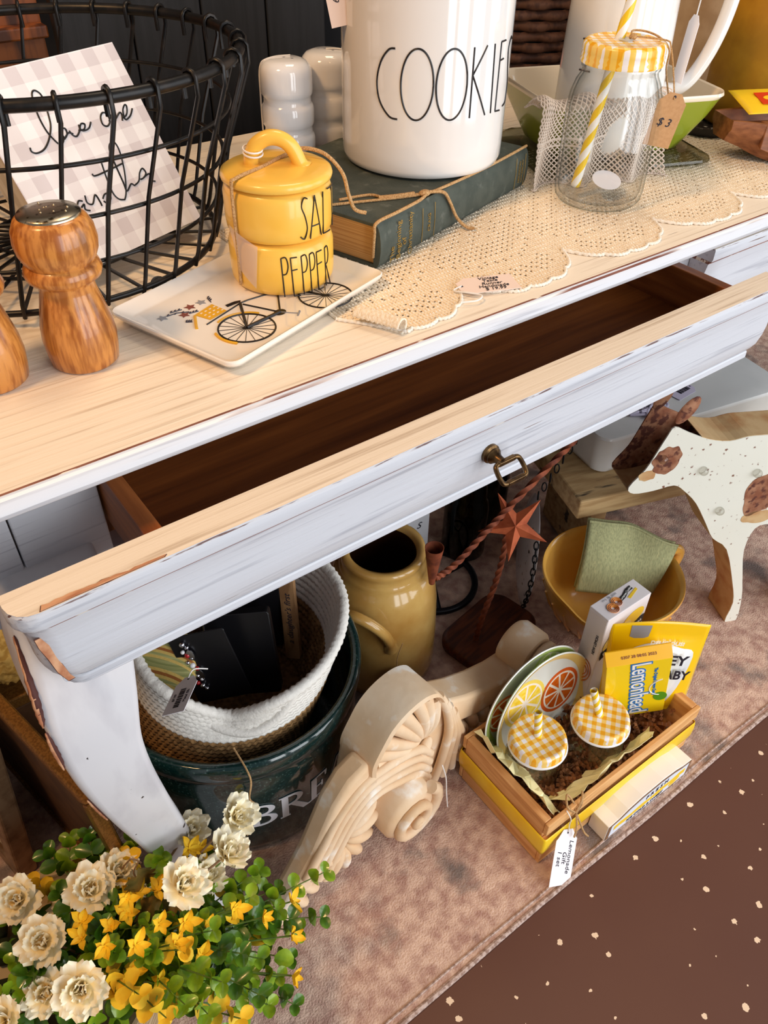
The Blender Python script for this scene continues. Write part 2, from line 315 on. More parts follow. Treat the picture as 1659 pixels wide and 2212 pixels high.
# cabriole legs
SEC = [(0.582, 0.022, 0.090, 0.4755, 0.500), (0.574, 0.020, 0.089, 0.4560, 0.500), (0.562, 0.017, 0.087, 0.4260, 0.498), (0.545, 0.014, 0.083, 0.4025, 0.490), (0.50, 0.010, 0.075, 0.392, 0.466), (0.45, 0.011, 0.068, 0.390, 0.458),
       (0.40, 0.016, 0.069, 0.393, 0.452), (0.33, 0.026, 0.076, 0.405, 0.455), (0.25, 0.038, 0.085, 0.426, 0.466), (0.18, 0.048, 0.094, 0.442, 0.480), (0.12, 0.056, 0.100, 0.450, 0.488), (0.07, 0.058, 0.104, 0.447, 0.488), (0.035, 0.052, 0.106, 0.436, 0.486), (0.0055, 0.048, 0.108, 0.428, 0.486)]
def leg(xf, yf):
    mb = MB(); R = []
    zs = spl([V(s_[1], s_[3], s_[0]) for s_ in SEC], 4); zr = spl([V(s_[2], s_[4], s_[0]) for s_ in SEC], 4)
    for a, q in zip(zs, zr):
        c = V((a.x + q.x) / 2, (a.y + q.y) / 2, a.z); wd, dp = q.x - a.x, q.y - a.y
        bul = 0.010 * max(0, 1 - abs(a.z - 0.52) / 0.16)
        pts = rrect(wd, dp, 0.006, 3)
        ring = []
        for x, y in pts:
            xx = c.x + x - (bul * math.cos(y / dp * PI) if x < 0 else 0); ring.append(V(xf(xx), yf(c.y + y), a.z))
        R.append(ring)
    if (xf(1) - xf(0)) * (yf(1) - yf(0)) > 0: R = R[::-1]
    return mb.rings(R)
I = lambda t: t
for xf, yf in ((I, I), (lambda t: 1.58 - t, I), (I, lambda t: 1.30 - t), (lambda t: 1.58 - t, lambda t: 1.30 - t)):
    leg(xf, yf).build('leg', MATS['leg_paint'], tab, 50, world=True)
def legx(z):
    for a, q in zip(SEC, SEC[1:]):
        if q[0] <= z <= a[0]:
            t = (a[0] - z) / (a[0] - q[0]); return [a[i] + (q[i] - a[i]) * t for i in range(1, 5)]
    return SEC[0][1:]
# worn-through chips along the near corner of the left leg
def chip(pts, wdt, name='paint_chip'):
    for k, (m_, gw, off) in enumerate((('bare_edge', 1.0, 0.0), ('bare_wood', 0.66, 0.42))):
        mb = MB(); mb.tube(spl([V(*p) + V(-0.66, -0.75, 0) * wdt * off for p in pts], 5), [max(0.0004, wdt * gw * (math.sin(PI * min(1, max(0, i / (5 * (len(pts) - 1))))) ** 0.6 + 0.12 * math.sin(i * 2.3))) for i in range(5 * (len(pts) - 1) + 1)], 6)
        o = mb.build(name, MATS[m_], tab, 60, world=True)
def corner(z, d=0.0): s_ = legx(z); return (s_[0] - 0.0008 - 0.010 * max(0, 1 - abs(z - 0.52) / 0.16) * 0.25, s_[2] + 0.0016 + d, z)
chip([corner(z) for z in (0.565, 0.55, 0.535, 0.52, 0.51)], 0.0032)
chip([corner(z) for z in (0.505, 0.49, 0.475, 0.46)], 0.0026)
chip([corner(z, 0.004) for z in (0.40, 0.38, 0.36, 0.345)], 0.0026)
# ---- the drawer, pulled out 45 mm : mouldings as insets d from the lip
DP = [(0.0, 0.648, 0), (0.0, 0.6475, 3), (-0.0006, 0.6460, 0), (-0.0006, 0.6365, 0), (0.0004, 0.6335, 2), (0.0026, 0.6318, 2), (0.0034, 0.6300, 0), (0.0062, 0.612, 0), (0.0066, 0.596, 0), (0.0078, 0.586, 0), (0.0112, 0.5735, 0), (0.0160, 0.5655, 0), (0.0205, 0.5625, 0), (0.0180, 0.5620, 0), (0.0172, 0.5605, 0), (0.0172, 0.5545, 0), (0.0182, 0.553, 0), (0.0300, 0.553, 0)]
def drawer_front(xl, xr, yf, yb, wrap_l, wrap_r):
    """plan outline follows the moulding round a mitred/rounded end where wrap is set"""
    mb = MB(); R = []
    for d, z, mi in DP:
        ring = [V(xr - (d if wrap_r else 0), yb, z), ]
        r = 0.016
        if wrap_r: ring += [V(xr - d - r + r * math.cos(a), yf + d + r - r * math.sin(a), z) for a in (0, PI / 8, PI / 4, 3 * PI / 8, PI / 2)]
        else: ring += [V(xr, yf + d, z)]
        for k in range(1, 12): ring.append(V(xr - r + (xl + r - xr + r) * k / 12, yf + d, z))
        if wrap_l: ring += [V(xl + d + r - r * math.cos(a), yf + d + r - r * math.sin(a), z) for a in (PI / 2, 3 * PI / 8, PI / 4, PI / 8, 0)]
        else: ring += [V(xl, yf + d, z)]
        ring += [V(xl + (d if wrap_l else 0), yb, z)]
        R.append(list(reversed(ring)))
    n_ = len(R[0]); k0 = len(mb.v)
    for r_ in R: mb.v += r_
    for i in range(len(R) - 1):
        for j in range(n_):
            q = (j + 1) % n_; mb.f.append((k0 + i * n_ + j, k0 + (i + 1) * n_ + j, k0 + (i + 1) * n_ + q, k0 + i * n_ + q)); mb.m.append(DP[i][2])
    mb.f.append(tuple(k0 + j for j in range(n_))); mb.m.append(1)
    mb.f.append(tuple(k0 + (len(R) - 1) * n_ + j for j in reversed(range(n_)))); mb.m.append(0)
    return mb
FM = [P_WHT, P_TOP_LIT, MATS['worn_brown'], MATS['worn_scuff']]
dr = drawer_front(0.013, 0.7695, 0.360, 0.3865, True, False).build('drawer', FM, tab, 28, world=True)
b = MB().box(0.106, 0.1185, 0.3863, 0.82, 0.592, 0.643); b.build('drawer_side', MATS['drawer_side_wood'], dr, 0, bevel=0.0008, world=True)
b = MB().box(0.7125, 0.725, 0.3863, 0.82, 0.592, 0.643); b.build('drawer_side', MATS['drawer_side_wood'], dr, 0, bevel=0.0008, world=True)
b = MB().box(0.1186, 0.7124, 0.3864, 0.81, 0.597, 0.603); b.build('drawer_bottom', MATS['drawer_wood'], dr, 0, world=True)
b = MB().box(0.1186, 0.7124, 0.81, 0.82, 0.597, 0.640); b.build('drawer_back', MATS['drawer_wood'], dr, 0, world=True)
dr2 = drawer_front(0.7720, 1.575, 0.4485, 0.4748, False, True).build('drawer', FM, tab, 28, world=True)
def pull(parent, cx, cy, cz):
    b = MB(); prof = [(0.0, 0.0), (0.0085, 0.0), (0.0085, 0.003), (0.0068, 0.0045), (0.0072, 0.0062), (0.0052, 0.0085), (0.0040, 0.011), (0.0036, 0.016), (0.0, 0.016)]
    b.lathe(prof, 20); M = Matrix.Translation((cx, cy, cz)) @ Matrix.Rotation(PI / 2, 4, 'X'); b.v = [M @ v for v in b.v]
    p = b.build('drawer_pull', MATS['brass'], parent, 40, world=True)
    o = V(cx + 0.004, cy - 0.015, cz + 0.001); u = V(1, 0, 0); w_ = V(0, -0.75, -0.66)
    for q in (0, 1):
        s_ = w_ * (0.0015 if q == 0 else 0.0185)
        b = MB().bar(o + s_ - u * 0.009, o + s_ + u * 0.009, 0.0042, 0.0042); b.build('pull_bar', MATS['brass'], p, 0, bevel=0.0008, world=True)
    for q in (-1, 1):
        b = MB(); b.tube(spl([o + u * q * 0.009 + w_ * 0.0015, o + u * q * 0.0125 + w_ * 0.003, o + u * q * 0.0135 + w_ * 0.010, o + u * q * 0.0125 + w_ * 0.017, o + u * q * 0.009 + w_ * 0.0185], 6), 0.0021, 8); b.build('pull_ring_end', MATS['brass'], p, 60, world=True)
pull(dr, 0.385, 0.3665, 0.602); pull(dr2, 1.175, 0.4550, 0.602)
# paint chips on the drawer's left end
def face_chip(pts, M, mname='bare_wood', parent=dr, edge=0.0009):
    c = sum((V(*p) for p in pts), V(0, 0)) / len(pts)
    P = [V(*p) for p in pts]
    E_ = [c + (p - c) * (1 + edge / max((p - c).length, 1e-4)) for p in P]
    MB().prism([(p.x, p.y) for p in E_], 0, 0.0003, M).build('chip_edge', MATS['bare_edge'], parent, 0, world=True)
    MB().prism([(p.x, p.y) for p in P], 0.0002, 0.0005, M).build('paint_chip', MATS[mname], parent, 0, world=True)
rn = random.Random(5)
top_edge = [(0.030 + 0.004 * i, 0.0003) for i in range(20)] + [(0.108 - 0.004 * i, 0.0008 + 0.0042 * (i / 19) ** 1.5 * (1 if i < 18 else 0.6) + rn.uniform(0, 0.0014)) for i in range(20)]
face_chip(top_edge, frame((0, 0.3603, 0.6481), (1, 0, 0), (0, 1, 0)), edge=0.0006)
ec = [(0.000, 0.000), (0.0045, -0.001), (0.008, -0.012), (0.010, -0.022), (0.0085, -0.026), (0.010, -0.033), (0.0115, -0.042), (0.0135, -0.047), (0.009, -0.046), (0.005, -0.034), (0.003, -0.020), (0.0005, -0.008)]
face_chip(ec, frame((0.0215, 0.3672, 0.622), (1, 0.28, 0), (0.02, 0.06, 1)), edge=0.0008)
# ================================================================ things on the tabletop
# ---- black wire basket
mat('black_wire', (26, 25, 25), 0.38, 0.35, c2=(44, 38, 34), scale=90, lo=0.5, hi=0.7)
BC0, BC1, BR0, BR1, BZ0, BZ1 = V(0.1744, 0.7147), V(0.2000, 0.7130), 0.1418, 0.1545, 0.712, 0.852
wb = thing('wire_basket', 'round black wire basket holding the gingham sign', 'basket', (0.1744, 0.7147, T))
def bk(t, a, dr_=0.0):
    c = BC0 + (BC1 - BC0) * t; r = BR0 + (BR1 - BR0) * t + dr_
    return V(c.x + r * math.cos(a), c.y + r * math.sin(a), BZ0 + (BZ1 - BZ0) * t)
def hoop(t, r, name, dr_=0.0):
    b = MB(); b.tube([bk(t, 2 * PI * i / 72, dr_) for i in range(72)], r, 8, closed=True); b.build(name, MATS['black_wire'], wb, 60, world=True)
hoop(1.0, 0.0043, 'rim'); hoop(0.0, 0.0026, 'base_ring')
for t in (0.22, 0.46, 0.72): hoop(t, 0.0016, 'hoop', -0.0022)
NW = 30
for i in range(NW):
    a = 2 * PI * (i + 0.35) / NW; o = V(math.cos(a), math.sin(a), 0); R_ = bk(1, a)
    path = [R_ - o * 0.0058 + V(0, 0, -0.013), R_ - o * 0.0062 + V(0, 0, -0.004)] + [R_ + V(o.x * 0.0061 * -math.cos(q), o.y * 0.0061 * -math.cos(q), 0.0061 * math.sin(q)) for q in (0.3, 0.9, 1.57, 2.2, 2.8)] + [R_ + o * 0.006 + V(0, 0, -0.01), bk(0.5, a, 0.0018), bk(0.06, a, 0.003), bk(0.0, a, 0.001) + V(0, 0, -0.0035)]
    b = MB(); b.tube(path, 0.0017, 6); b.build('upright_wire', MATS['black_wire'], wb, 60, world=True)
for i in range(NW // 2):
    a = 2 * PI * (i + 0.35) / NW; p, q = bk(0, a), bk(0, a + PI)
    b = MB(); b.tube([p + V(0, 0, 0.001), q + V(0, 0, 0.001)], 0.0015, 6); b.build('base_wire', MATS['black_wire'], wb, 60, world=True)
for r in (0.045, 0.09):
    b = MB(); b.tube([V(BC0.x + r * math.cos(2 * PI * i / 48), BC0.y + r * math.sin(2 * PI * i / 48), BZ0 + 0.003) for i in range(48)], 0.0015, 6, closed=True); b.build('base_hoop', MATS['black_wire'], wb, 60, world=True)
for i in range(4):
    a = rad(-72 + 90 * i); b = MB(); b.sphere((BC0.x + 0.1365 * math.cos(a), BC0.y + 0.1365 * math.sin(a), T + 0.0068), 0.0067, 14, 10); b.build('ball_foot', MATS['black_wire'], wb, 60, world=True)
# ---- gingham box sign
SU, SW = V(0.93775, 0.34731, 0), V(-0.17501, 0.47253, 0.86376)
SM = frame((0.16, 0.615, 0.7165), SU, SW)
GS = gingham('gingham_grey', (248, 243, 241), (236, 228, 227), (219, 208, 208), 0.0246, 0.75)
mat('sign_side', (206, 194, 176), 0.8, c2=(186, 172, 152), scale=1, stretch=(200, 20, 200))
sg = MB(); sg.prism([(-0.001, 0.0), (0.1445, 0.0), (0.1445, 0.1485), (-0.001, 0.1485)], -0.0008, 0.0, mi=0)
sign = sg.build('box_sign', [GS], None, 0); sign.matrix_local = SM
tag(sign, 'gingham block sign lettered love one another, leaning in the wire basket', 'sign')
MB().prism([(0.0, 0.001), (0.1435, 0.001), (0.1435, 0.1475), (0.0, 0.1475)], -0.026, -0.0008).build('sign_box', MATS['sign_side'], sign, 0)
SCR = {'l': [(0.0249, 0.0934), (0.0244, 0.0906), (0.0279, 0.0885), (0.0352, 0.0895), (0.0431, 0.0946), (0.0502, 0.1023), (0.0536, 0.1097), (0.057, 0.1231), (0.0553, 0.1281), (0.0519, 0.129), (0.0488, 0.1249), (0.0455, 0.1128), (0.0451, 0.1018), (0.0469, 0.0948), (0.0495, 0.0899), (0.053, 0.0898), (0.0565, 0.0929)],
 'o': [(0.0565, 0.0929), (0.0564, 0.0971), (0.0584, 0.0993), (0.0616, 0.0985), (0.0605, 0.0943), (0.0562, 0.0918), (0.0623, 0.0951), (0.0659, 0.0935)], 'v': [(0.064, 0.0964), (0.0651, 0.0925), (0.0681, 0.0912), (0.0732, 0.0947), (0.0747, 0.0984)],
 'e': [(0.072, 0.0945), (0.0774, 0.0943), (0.0802, 0.0973), (0.0775, 0.0986), (0.0744, 0.0957), (0.076, 0.0934), (0.0818, 0.0938), (0.0865, 0.0976)], 'o2': [(0.1056, 0.0999), (0.1014, 0.1015), (0.0974, 0.0987), (0.0961, 0.0934), (0.0996, 0.0913), (0.104, 0.094), (0.1051, 0.0987)],
 'n2': [(0.1033, 0.0942), (0.1099, 0.0989), (0.1117, 0.0978), (0.1102, 0.0944), (0.1168, 0.0979), (0.1183, 0.0963), (0.1159, 0.0917)], 'e2': [(0.1171, 0.0934), (0.123, 0.0952), (0.1268, 0.1006), (0.1255, 0.1022), (0.121, 0.0982), (0.1194, 0.0918), (0.1256, 0.0933), (0.1311, 0.098)],
 'a': [(0.0427, 0.0469), (0.0395, 0.0479), (0.0365, 0.0451), (0.0372, 0.0423), (0.0426, 0.0444), (0.0413, 0.0407), (0.0448, 0.0386)], 'n': [(0.0472, 0.0499), (0.0459, 0.0446), (0.0499, 0.0423), (0.0561, 0.0478), (0.0571, 0.0423), (0.0569, 0.0385)],
 'o3': [(0.0609, 0.0431), (0.0647, 0.0457), (0.0689, 0.0451), (0.0677, 0.0409), (0.0631, 0.0391), (0.0605, 0.0413)], 't': [(0.0773, 0.0701), (0.0743, 0.0576), (0.0724, 0.0453), (0.0746, 0.0388), (0.0798, 0.0365)], 'tx': [(0.0635, 0.0626), (0.065, 0.0605), (0.0783, 0.0609), (0.0946, 0.0621)],
 'h': [(0.0798, 0.0365), (0.0847, 0.0415), (0.0926, 0.0549), (0.0982, 0.0701), (0.0981, 0.0784), (0.0931, 0.0785), (0.0894, 0.0731), (0.0879, 0.0614), (0.0867, 0.0488), (0.086, 0.0418), (0.093, 0.0456), (0.0954, 0.0436)], 'e3': [(0.0954, 0.0436), (0.1018, 0.0456), (0.1064, 0.0509), (0.1112, 0.0535), (0.1123, 0.0492), (0.1077, 0.0465), (0.104, 0.0463)], 'r': [(0.1077, 0.0465), (0.1141, 0.048), (0.1156, 0.0462), (0.1125, 0.0431), (0.1172, 0.0408)]}
for k, P in SCR.items():
    b = MB(); b.tube(spl([V(x, y, 0.0002) for x, y in P], 6), 0.00072, 5); b.build('script_stroke', MATS['black'], sign, 60)
# ---- oak salt and pepper mills
mat('oak', (206, 138, 68), 0.28, c2=(158, 92, 38), scale=1, stretch=(260, 260, 26), lo=0.42, hi=0.62, detail=6, c3=(112, 60, 24), scale3=1, stretch3=(60, 60, 16), lo3=0.56, hi3=0.70, coat=0.3)
mat('pitted_steel', (196, 184, 160), 0.3, 1.0, c2=(84, 70, 48), scale=180, lo=0.56, hi=0.66)
MILL = [(0.0, 0.0), (0.0205, 0.0), (0.0228, 0.002), (0.0240, 0.010), (0.0247, 0.020), (0.0238, 0.030), (0.0210, 0.042), (0.0182, 0.053), (0.0176, 0.058), (0.0190, 0.0605), (0.0238, 0.0632), (0.0250, 0.0672), (0.0236, 0.0710), (0.0216, 0.0728), (0.0226, 0.0742), (0.0252, 0.0800), (0.0262, 0.0868), (0.0252, 0.0945), (0.0222, 0.1005), (0.0196, 0.1028), (0.0, 0.1028)]
def mill(loc, label, rz):
    t = thing('pepper_mill', label, 'mill', loc, rz, 'oak mills in front of the wire basket')
    MB().lathe(MILL, 48).build('mill_body', MATS['oak'], t, 50)
    MB().lathe([(0.0, 0.1012), (0.0193, 0.1012), (0.0196, 0.1034), (0.0186, 0.1046), (0.0120, 0.1054), (0.0, 0.1057)], 40).build('mill_cap', MATS['pitted_steel'], t, 50)
    rnd = random.Random(4)
    for i in range(9):
        a, r = rnd.uniform(0, 6.28), rnd.uniform(0.003, 0.014); MB().sphere((r * math.cos(a), r * math.sin(a), 0.1052), 0.0009, 8, 6).build('cap_stud', MATS['pitted_steel'], t, 60)
    return t
mill((0.1311, 0.5212, T), 'turned oak mill with pitted metal cap, the one standing fully in view', 0.3)
mill((0.0706, 0.5300, T), 'turned oak mill cut off by the left edge of the picture', 2.0)
# ---- tray with bicycle
mat('glaze_white', (244, 238, 230), 0.12, coat=0.5); mat('ink_black', (26, 22, 24), 0.4); mat('print_yellow', (226, 172, 44), 0.4); mat('print_red', (134, 72, 60), 0.4); mat('print_grey', (150, 152, 160), 0.4); mat('print_navy', (52, 48, 66), 0.4)
tr = thing('ceramic_tray', 'white ceramic tray printed with a bicycle carrying flowers', 'tray', (0.267, 0.5235, T), rad(18))
b = MB(); b.rings([[V(x, y, z) for x, y in rrect(wd, ht, r, 6)] for wd, ht, r, z in ((0.152, 0.100, 0.008, 0.0), (0.162, 0.110, 0.010, 0.0006), (0.178, 0.126, 0.009, 0.0105), (0.1785, 0.1265, 0.009, 0.0122), (0.1765, 0.1245, 0.008, 0.0128), (0.1735, 0.1215, 0.007, 0.0122), (0.160, 0.108, 0.009, 0.0062), (0.155, 0.103, 0.009, 0.0055))])
b.build('tray_dish', MATS['glaze_white'], tr, 50)
FZ = 0.0057
def flat(pts, m, name, z=FZ, h=0.0002): return MB().prism(pts, z, z + h).build(name, MATS[m], tr, 0)
def line(P, r, m, name, closed=False): b = MB(); b.tube([V(x, y, FZ) for x, y in P], r, 5, closed=closed); return b.build(name, MATS[m], tr, 60)
W1, W2, WR = (-0.0367, -0.027), (0.0385, -0.0405), 0.0210
for (cx, cy) in (W1, W2):
    o = line([(cx + WR * math.cos(2 * PI * i / 40), cy + WR * math.sin(2 * PI * i / 40)) for i in range(40)], 0.00075, 'ink_black', 'printed_wheel', True)
    for i in range(18):
        a = 2 * PI * i / 18; q = MB(); q.tube([V(cx, cy, FZ), V(cx + WR * math.cos(a), cy + WR * math.sin(a), FZ)], 0.00025, 4); q.build('spoke', MATS['ink_black'], o, 60)
for P, r in (([(-0.0367, -0.027), (-0.0117, 0.0032)], 0.0012), ([(-0.0367, -0.027), (-0.004, -0.0305)], 0.0016), ([(-0.0117, 0.0032), (-0.0044, 0.0021), (0.021, -0.006)], 0.0007), ([(-0.0117, 0.0002), (-0.004, -0.0305)], 0.0008), ([(-0.004, -0.0305), (0.021, -0.006)], 0.0008), ([(0.024, 0.004), (0.0385, -0.0405)], 0.0009), ([(0.018, 0.008), (0.030, 0.006)], 0.0008), ([(-0.051, -0.0004), (-0.0211, 0.0022), (-0.0117, 0.0032)], 0.0006)):
    line(P, r, 'ink_black', 'printed_bike_frame')
flat([(-0.021, 0.010), (-0.012, 0.0085), (-0.008, 0.0062), (-0.010, 0.0045), (-0.016, 0.0055), (-0.022, 0.0065)], 'ink_black', 'printed_saddle')
flat([(-0.004 + 0.0052 * math.cos(2 * PI * i / 16), -0.0305 + 0.0042 * math.sin(2 * PI * i / 16)) for i in range(16)], 'ink_black', 'printed_chainring')
line([(-0.004, -0.0305), (0.0032, -0.0425)], 0.0005, 'print_grey', 'printed_crank'); line([(0.0, -0.0445), (0.0065, -0.041)], 0.0008, 'print_grey', 'printed_pedal')
line([(W1[0] + 0.0235 * math.cos(a), W1[1] + 0.0235 * math.sin(a)) for a in [rad(20 + 8 * i) for i in range(12)]], 0.0008, 'print_yellow', 'printed_mudguard')
line([(W1[0] + 0.0235 * math.cos(a), W1[1] + 0.0235 * math.sin(a)) for a in [rad(150 + 8 * i) for i in range(8)]], 0.0013, 'print_yellow', 'printed_mudguard')
flat([(-0.0463, 0.0171), (-0.026, 0.0192), (-0.0265, 0.0032), (-0.0444, 0.0027)], 'print_yellow', 'printed_basket'); line([(-0.0474, 0.0158), (-0.0585, 0.003), (-0.0600, 0.0008)], 0.0012, 'print_yellow', 'printed_strap')
for i in range(4):
    for j in range(3): flat([(-0.0425 + 0.0045 * i + dx, 0.006 + 0.0042 * j + dy) for dx, dy in ((0, 0), (0.002, 0), (0.002, 0.0009), (0, 0.0009))], 'glaze_white', 'basket_weave', FZ + 0.0002)
def flower2d(cx, cy, r, m):
    flat([(cx + r * (1 if i % 2 == 0 else 0.5) * math.cos(2 * PI * i / 10), cy + r * (1 if i % 2 == 0 else 0.5) * math.sin(2 * PI * i / 10)) for i in range(10)], m, 'printed_flower')
for cx, cy, r, m in ((-0.064, 0.0324, 0.0045, 'print_grey'), (-0.0505, 0.0234, 0.0045, 'print_red'), (-0.0393, 0.0291, 0.0048, 'print_red'), (-0.0289, 0.028, 0.0045, 'print_grey')): flower2d(cx, cy, r, m)
for P in ([(-0.060, 0.032), (-0.052, 0.030), (-0.045, 0.024)], [(-0.055, 0.034), (-0.046, 0.031)], [(-0.021, 0.029), (-0.024, 0.022)], [(-0.0579, 0.0145), (-0.0545, 0.0110)], [(-0.047, 0.022), (-0.040, 0.0195)]):
    line(P, 0.0005, 'print_navy', 'printed_stem')
    for i in range(3):
        x, y = P[0][0] + (P[-1][0] - P[0][0]) * i / 3, P[0][1] + (P[-1][1] - P[0][1]) * i / 3
        flat([(x, y), (x + 0.0016, y + 0.0016), (x + 0.0036, y + 0.0014), (x + 0.0016, y)], 'print_navy', 'printed_leaf')
# ---- stacked yellow salt and pepper cellars
mat('glaze_yellow', (246, 198, 86), 0.30, c2=(242, 188, 72), scale=18, coat=0.25, sss=0.03)
SC = (0.307, 0.545); SZ = T + 0.0056
def soft(r, z0, z1, c=0.006): return [(0.0, z0), (r - c * 1.3, z0), (r - c * 0.45, z0 + c * 0.35), (r - c * 0.1, z0 + c), (r, z0 + c * 2), (r, z1 - c * 1.2), (r - c * 0.25, z1 - c * 0.4), (r - c * 0.8, z1), (0.0, z1)]
pp = thing('pepper_cellar', 'yellow ceramic cellar lettered PEPPER, under the salt cellar', 'cellar', (*SC, SZ)); sl = thing('salt_cellar', 'yellow lidded ceramic cellar lettered SALT, stacked on the pepper cellar', 'cellar', (*SC, SZ + 0.0401))
MB().lathe(soft(0.0410, 0, 0.040), 56).build('cellar_bowl', MATS['glaze_yellow'], pp, 60)
MB().lathe(soft(0.0412, 0, 0.0385), 56).build('cellar_bowl', MATS['glaze_yellow'], sl, 60)
lid = MB().lathe([(0.0, 0.0386), (0.0375, 0.0386), (0.0412, 0.0400), (0.0420, 0.0425), (0.0412, 0.0450), (0.0385, 0.0464), (0.030, 0.0472), (0.0, 0.0476)], 56).build('lid', MATS['glaze_yellow'], sl, 60)
hd = V(0.83, -0.56, 0).normalized(); HC = V(0.002, 0.003, 0.0)
b = MB(); b.tube(spl([HC - hd * 0.0185 + V(0, 0, 0.0450), HC - hd * 0.018 + V(0, 0, 0.0520), HC - hd * 0.0135 + V(0, 0, 0.0605), HC - hd * 0.004 + V(0, 0, 0.0655), HC + hd * 0.006 + V(0, 0, 0.0640), HC + hd * 0.0135 + V(0, 0, 0.0570), HC + hd * 0.0185 + V(0, 0, 0.0450)], 6), [0.0085, 0.0065] + [0.0056] * 33 + [0.0065, 0.0085], 14); b.build('lid_handle', MATS['glaze_yellow'], lid, 60)
def strokes(L, m, parent, c, r, rad_, name='letter'):
    for P in L:
        b = MB(); Q = spl([V(a, z, 0) for a, z in P], 5) if len(P) > 2 else [V(P[0][0] + (P[1][0] - P[0][0]) * i / 6, P[0][1] + (P[1][1] - P[0][1]) * i / 6, 0) for i in range(7)]
        b.tube([cylp(c, r, q.x, q.y, rad_ * 0.1) for q in Q], rad_, 6); b.build(name, MATS[m], parent, 60, world=True)
def seg(*P):     # straight polyline
    return [[P[i], P[i + 1]] for i in range(len(P) - 1)]
z0, z1 = 0.7505, 0.7815
strokes([[(-89, z1 - 0.001), (-93, z1), (-96, z1 - 0.006), (-92.5, 0.768), (-90.5, 0.759), (-94, z0 + 0.001), (-98.5, z0 + 0.003)]] + seg((-87.2, z0), (-79.8, z1), (-71.8, z0)) + seg((-85, 0.7595), (-74, 0.7595)) + seg((-66.8, z1), (-68.2, z0), (-53, z0 - 0.001)) + seg((-57.5, z1), (-33.2, z1 - 0.002)) + seg((-45, z1 - 0.001), (-43.5, z0)), 'ink_black', sl, SC, 0.0412, 0.00052)
z0, z1 = 0.7075, 0.7385
def Pl(a): return seg((a, z1), (a + 1.5, z0)) + [[(a, z1), (a + 5.0, z1 + 0.0005), (a + 7, z1 - 0.006), (a + 5, z1 - 0.012), (a + 1, z1 - 0.013)]]
def El(a, w_=7): return seg((a + w_, z1), (a, z1), (a + 1.8, z0), (a + w_ + 2, z0)) + seg((a + 0.8, z1 - 0.010), (a + w_, z1 - 0.0095))
strokes(Pl(-121) + El(-111) + Pl(-99.3) + Pl(-89.6) + El(-80.3, 8) + Pl(-67) + seg((-65.5, z1 - 0.013), (-56.6, z0)), 'ink_black', pp, SC, 0.0410, 0.00052)
# twine, tape and label round the stack
tw = thing('jute_twine', 'jute twine tied over the yellow cellar lid', 'twine', (*SC, SZ + 0.09))
L_ = [cylp(SC, 0.0422, -172, 0.712), cylp(SC, 0.0425, -170, 0.745), cylp(SC, 0.0436, -168, 0.787), cylp(SC, 0.040, -166, 0.7935), V(0.295, 0.545, 0.7938), V(0.316, 0.554, 0.7945), V(0.330, 0.556, 0.796)]
b = MB(); b.tube(spl(L_, 8), 0.0013, 8); b.build('wrap_cord', MATS['jute'], tw, 60, world=True)
b = MB(); b.tube(spl([(0.330, 0.556, 0.797), (0.338, 0.548, 0.7985), (0.347, 0.537, 0.795), (0.3545, 0.527, 0.783), (0.357, 0.523, 0.768), (0.360, 0.519, 0.757), (0.368, 0.515, 0.7535)], 8), 0.0015, 8); b.build('loose_end', MATS['jute'], tw, 60, world=True)
b = MB(); b.sphere((0.331, 0.5555, 0.7965), 0.0042, 12, 8, (1.3, 0.8, 0.8)); b.build('knot', MATS['jute'], tw, 60, world=True)
for k in range(2):
    b = MB(); hc = V(SC[0], SC[1], SZ + 0.0401) + HC - hd * 0.0165 + V(0, 0, 0.0545 + 0.003 * k)
    b.tube([hc + V(0.0072 * math.cos(2 * PI * i / 16), 0.0072 * math.sin(2 * PI * i / 16), 0.0012 * math.sin(2 * PI * i / 16)) for i in range(16)], 0.0007, 6, closed=True); b.build('white_loop', MATS['string_white'], tw, 60, world=True)
mat('tape', (226, 206, 196), 0.25, alpha=0.55)
b = MB(); b.grid(lambda u, v: cylp(SC, 0.0424 + 0.002 * (1 - u) * v, -178 + 34 * u * (0.6 + 0.4 * v) + 8 * (1 - v), 0.725 + 0.034 * v - 0.012 * u), 8, 6); b.build('clear_tape', MATS['tape'], tw, 60, world=True)
